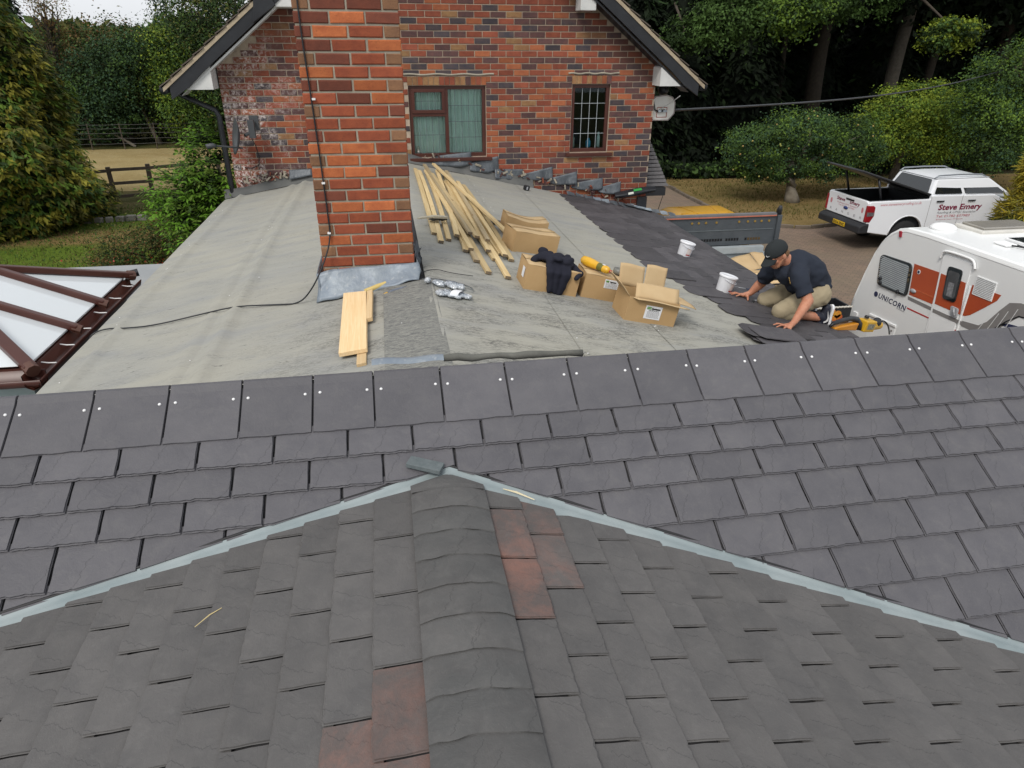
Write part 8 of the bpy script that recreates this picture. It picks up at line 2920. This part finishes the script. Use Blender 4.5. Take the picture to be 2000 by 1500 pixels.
# cap with peak
cm = MB()
n, rg = 24, 9
prof_ = []
for i in range(rg + 1):
    t = math.pi / 2 * i / rg
    prof_.append((max(0.0005, math.cos(t)), math.sin(t)))
Mc = Matrix.Translation(H_(0, -0.004, 0.040)) @ Mh @ Matrix.Diagonal((0.090, 0.112, 0.098, 1))
cm.lathe([(0.985, -0.16)] + prof_, n, Mc, cap=False)
co = cm.build('cap', M_CAP, man, True)
co.modifiers.new('solid', 'SOLIDIFY').thickness = 0.003
k = MB()
def peak(a, b_):
    t = (a - 0.5) * 2
    x = 0.080 * t * (1 - 0.12 * b_)
    y = 0.070 * math.sqrt(max(0, 1 - 0.72 * t * t)) + 0.085 * b_ * math.sqrt(max(0.0, 1 - 0.80 * t * t)) + 0.030
    z = 0.030 - 0.020 * t * t - 0.028 * b_ + 0.0
    return H_(x, y, z)
k.grid(peak, 16, 8)
po = k.build('cap_peak', M_CAP, co, True)
po.modifiers.new('solid', 'SOLIDIFY').thickness = 0.004
k = MB()
k.lathe([(0.008, 0.0), (0.007, 0.006), (0.001, 0.008)], 10, Matrix.Translation(H_(0, -0.004, 0.136)) @ Mh)
k.build('cap_button', M_CAP, co, True)
def swoosh(O, U, V, size, name, par):
    O, U, V = Vector(O), Vector(U).normalized(), Vector(V).normalized()
    pts = [(-0.5, 0.10), (-0.42, -0.10), (-0.28, -0.20), (-0.10, -0.16), (0.5, 0.22), (-0.08, -0.04), (-0.22, -0.06), (-0.32, 0.0), (-0.40, 0.12)]
    q = MB()
    q.prism([(x * size, y * size) for x, y in pts], O, U, V, U.cross(V), 0.002)
    return q.build(name, M_TXT['white'], par)
ok_, loc, nor, _i = co.closest_point_on_mesh(H_(-0.045, 0.14, 0.075))
capn = (loc - H_(0, -0.004, 0.04)).normalized()
Ux = (fF.cross(Vector((0, 0, 1)))).normalized()
Ux = (Ux - capn * Ux.dot(capn)).normalized()
swoosh(loc + capn * 0.004, -Ux if Ux.x < 0 else Ux, capn.cross(-Ux if Ux.x < 0 else Ux), 0.045, 'cap_mark', co)
# hair and stubble
k = MB()
for sx in (-1, 1):
    ell(k, H_(sx * 0.060, -0.045, -0.012), (0.020, 0.045, 0.034), Mh, 12, 6)
ell(k, H_(0, -0.078, -0.012), (0.055, 0.024, 0.042), Mh, 12, 6)
remesh('hair', k, 0.006, M_HAIR, man, 2, disp=0.003, dsc=90)
k = MB()
ell(k, H_(0, 0.052, -0.084), (0.046, 0.040, 0.030), Mh, 14, 7)
for sx in (-1, 1):
    capsule(k, H_(sx * 0.034, 0.055, -0.080), H_(sx * 0.066, 0.010, -0.035), 0.020, 0.012)
remesh('stubble', k, 0.005, simple('stubble', (0.30, 0.145, 0.085), (0.36, 0.17, 0.10), 60, 0.8), man, 2)
for sx in (-1, 1):
    k = MB()
    ell(k, H_(sx * 0.030, 0.081, 0.000), (0.012, 0.008, 0.006), Mh, 10, 6)
    k.build('eye', simple('eye_dark', (0.05, 0.03, 0.025), rough=0.3), man, True)
k = MB()
ell(k, H_(0, 0.099, -0.063), (0.020, 0.004, 0.003), Mh, 10, 6)
k.build('mouth', simple('lip', (0.30, 0.09, 0.07), rough=0.5), man, True)
# socks and shoes
for t, oy in (('N', 0.0), ('F', 0.0)):
    an = P_['an' + t]
    k = MB()
    capsule(k, an + Vector((-0.10, 0, 0.03)), an + Vector((0.0, 0, 0.004)), 0.050, 0.043)
    k.build('sock', M_SHOE, man, True)
    hl = an + Vector((0.020, 0.0, 0.115))
    toe = an + Vector((0.000, -0.006, -0.052))
    k = MB()
    capsule(k, hl + Vector((-0.012, 0, -0.012)), an + Vector((0.0, 0, 0.03)), 0.040, 0.046)
    capsule(k, an + Vector((0.0, 0, 0.03)), toe + Vector((0.004, 0, 0.034)), 0.046, 0.044)
    capsule(k, toe + Vector((0.004, 0, 0.034)), toe + Vector((-0.045, -0.004, 0.016)), 0.043, 0.032)
    capsule(k, an, an + Vector((-0.06, 0, 0.02)), 0.05, 0.046)
    so_ = remesh('shoe', k, 0.006, M_SHOE, man, 3)
    k = MB()
    o0 = an + Vector((0.040, 0, 0.03))
    pts = []
    for y, z in ((-0.036, 0.105), (-0.024, 0.132), (0, 0.142), (0.024, 0.132), (0.036, 0.105), (0.034, 0.03), (0.044, -0.04), (0.036, -0.085), (0, -0.098), (-0.036, -0.085), (-0.044, -0.04), (-0.034, 0.03)):
        pts.append((y, z - 0.025))
    k.prism(pts, o0 + Vector((0, 0, -0.008)), (0, 1, 0), (0.10, 0, 1), (1, 0, -0.1), 0.024)
    k.build('sole', M_LABEL, so_, bevel=0.006)
    if t == 'N':
        swoosh(an + Vector((-0.002, -0.0535, 0.035)), (0.25, -0.05, 1), (-1, 0, 0.2), 0.13, 'shoe_mark', so_)
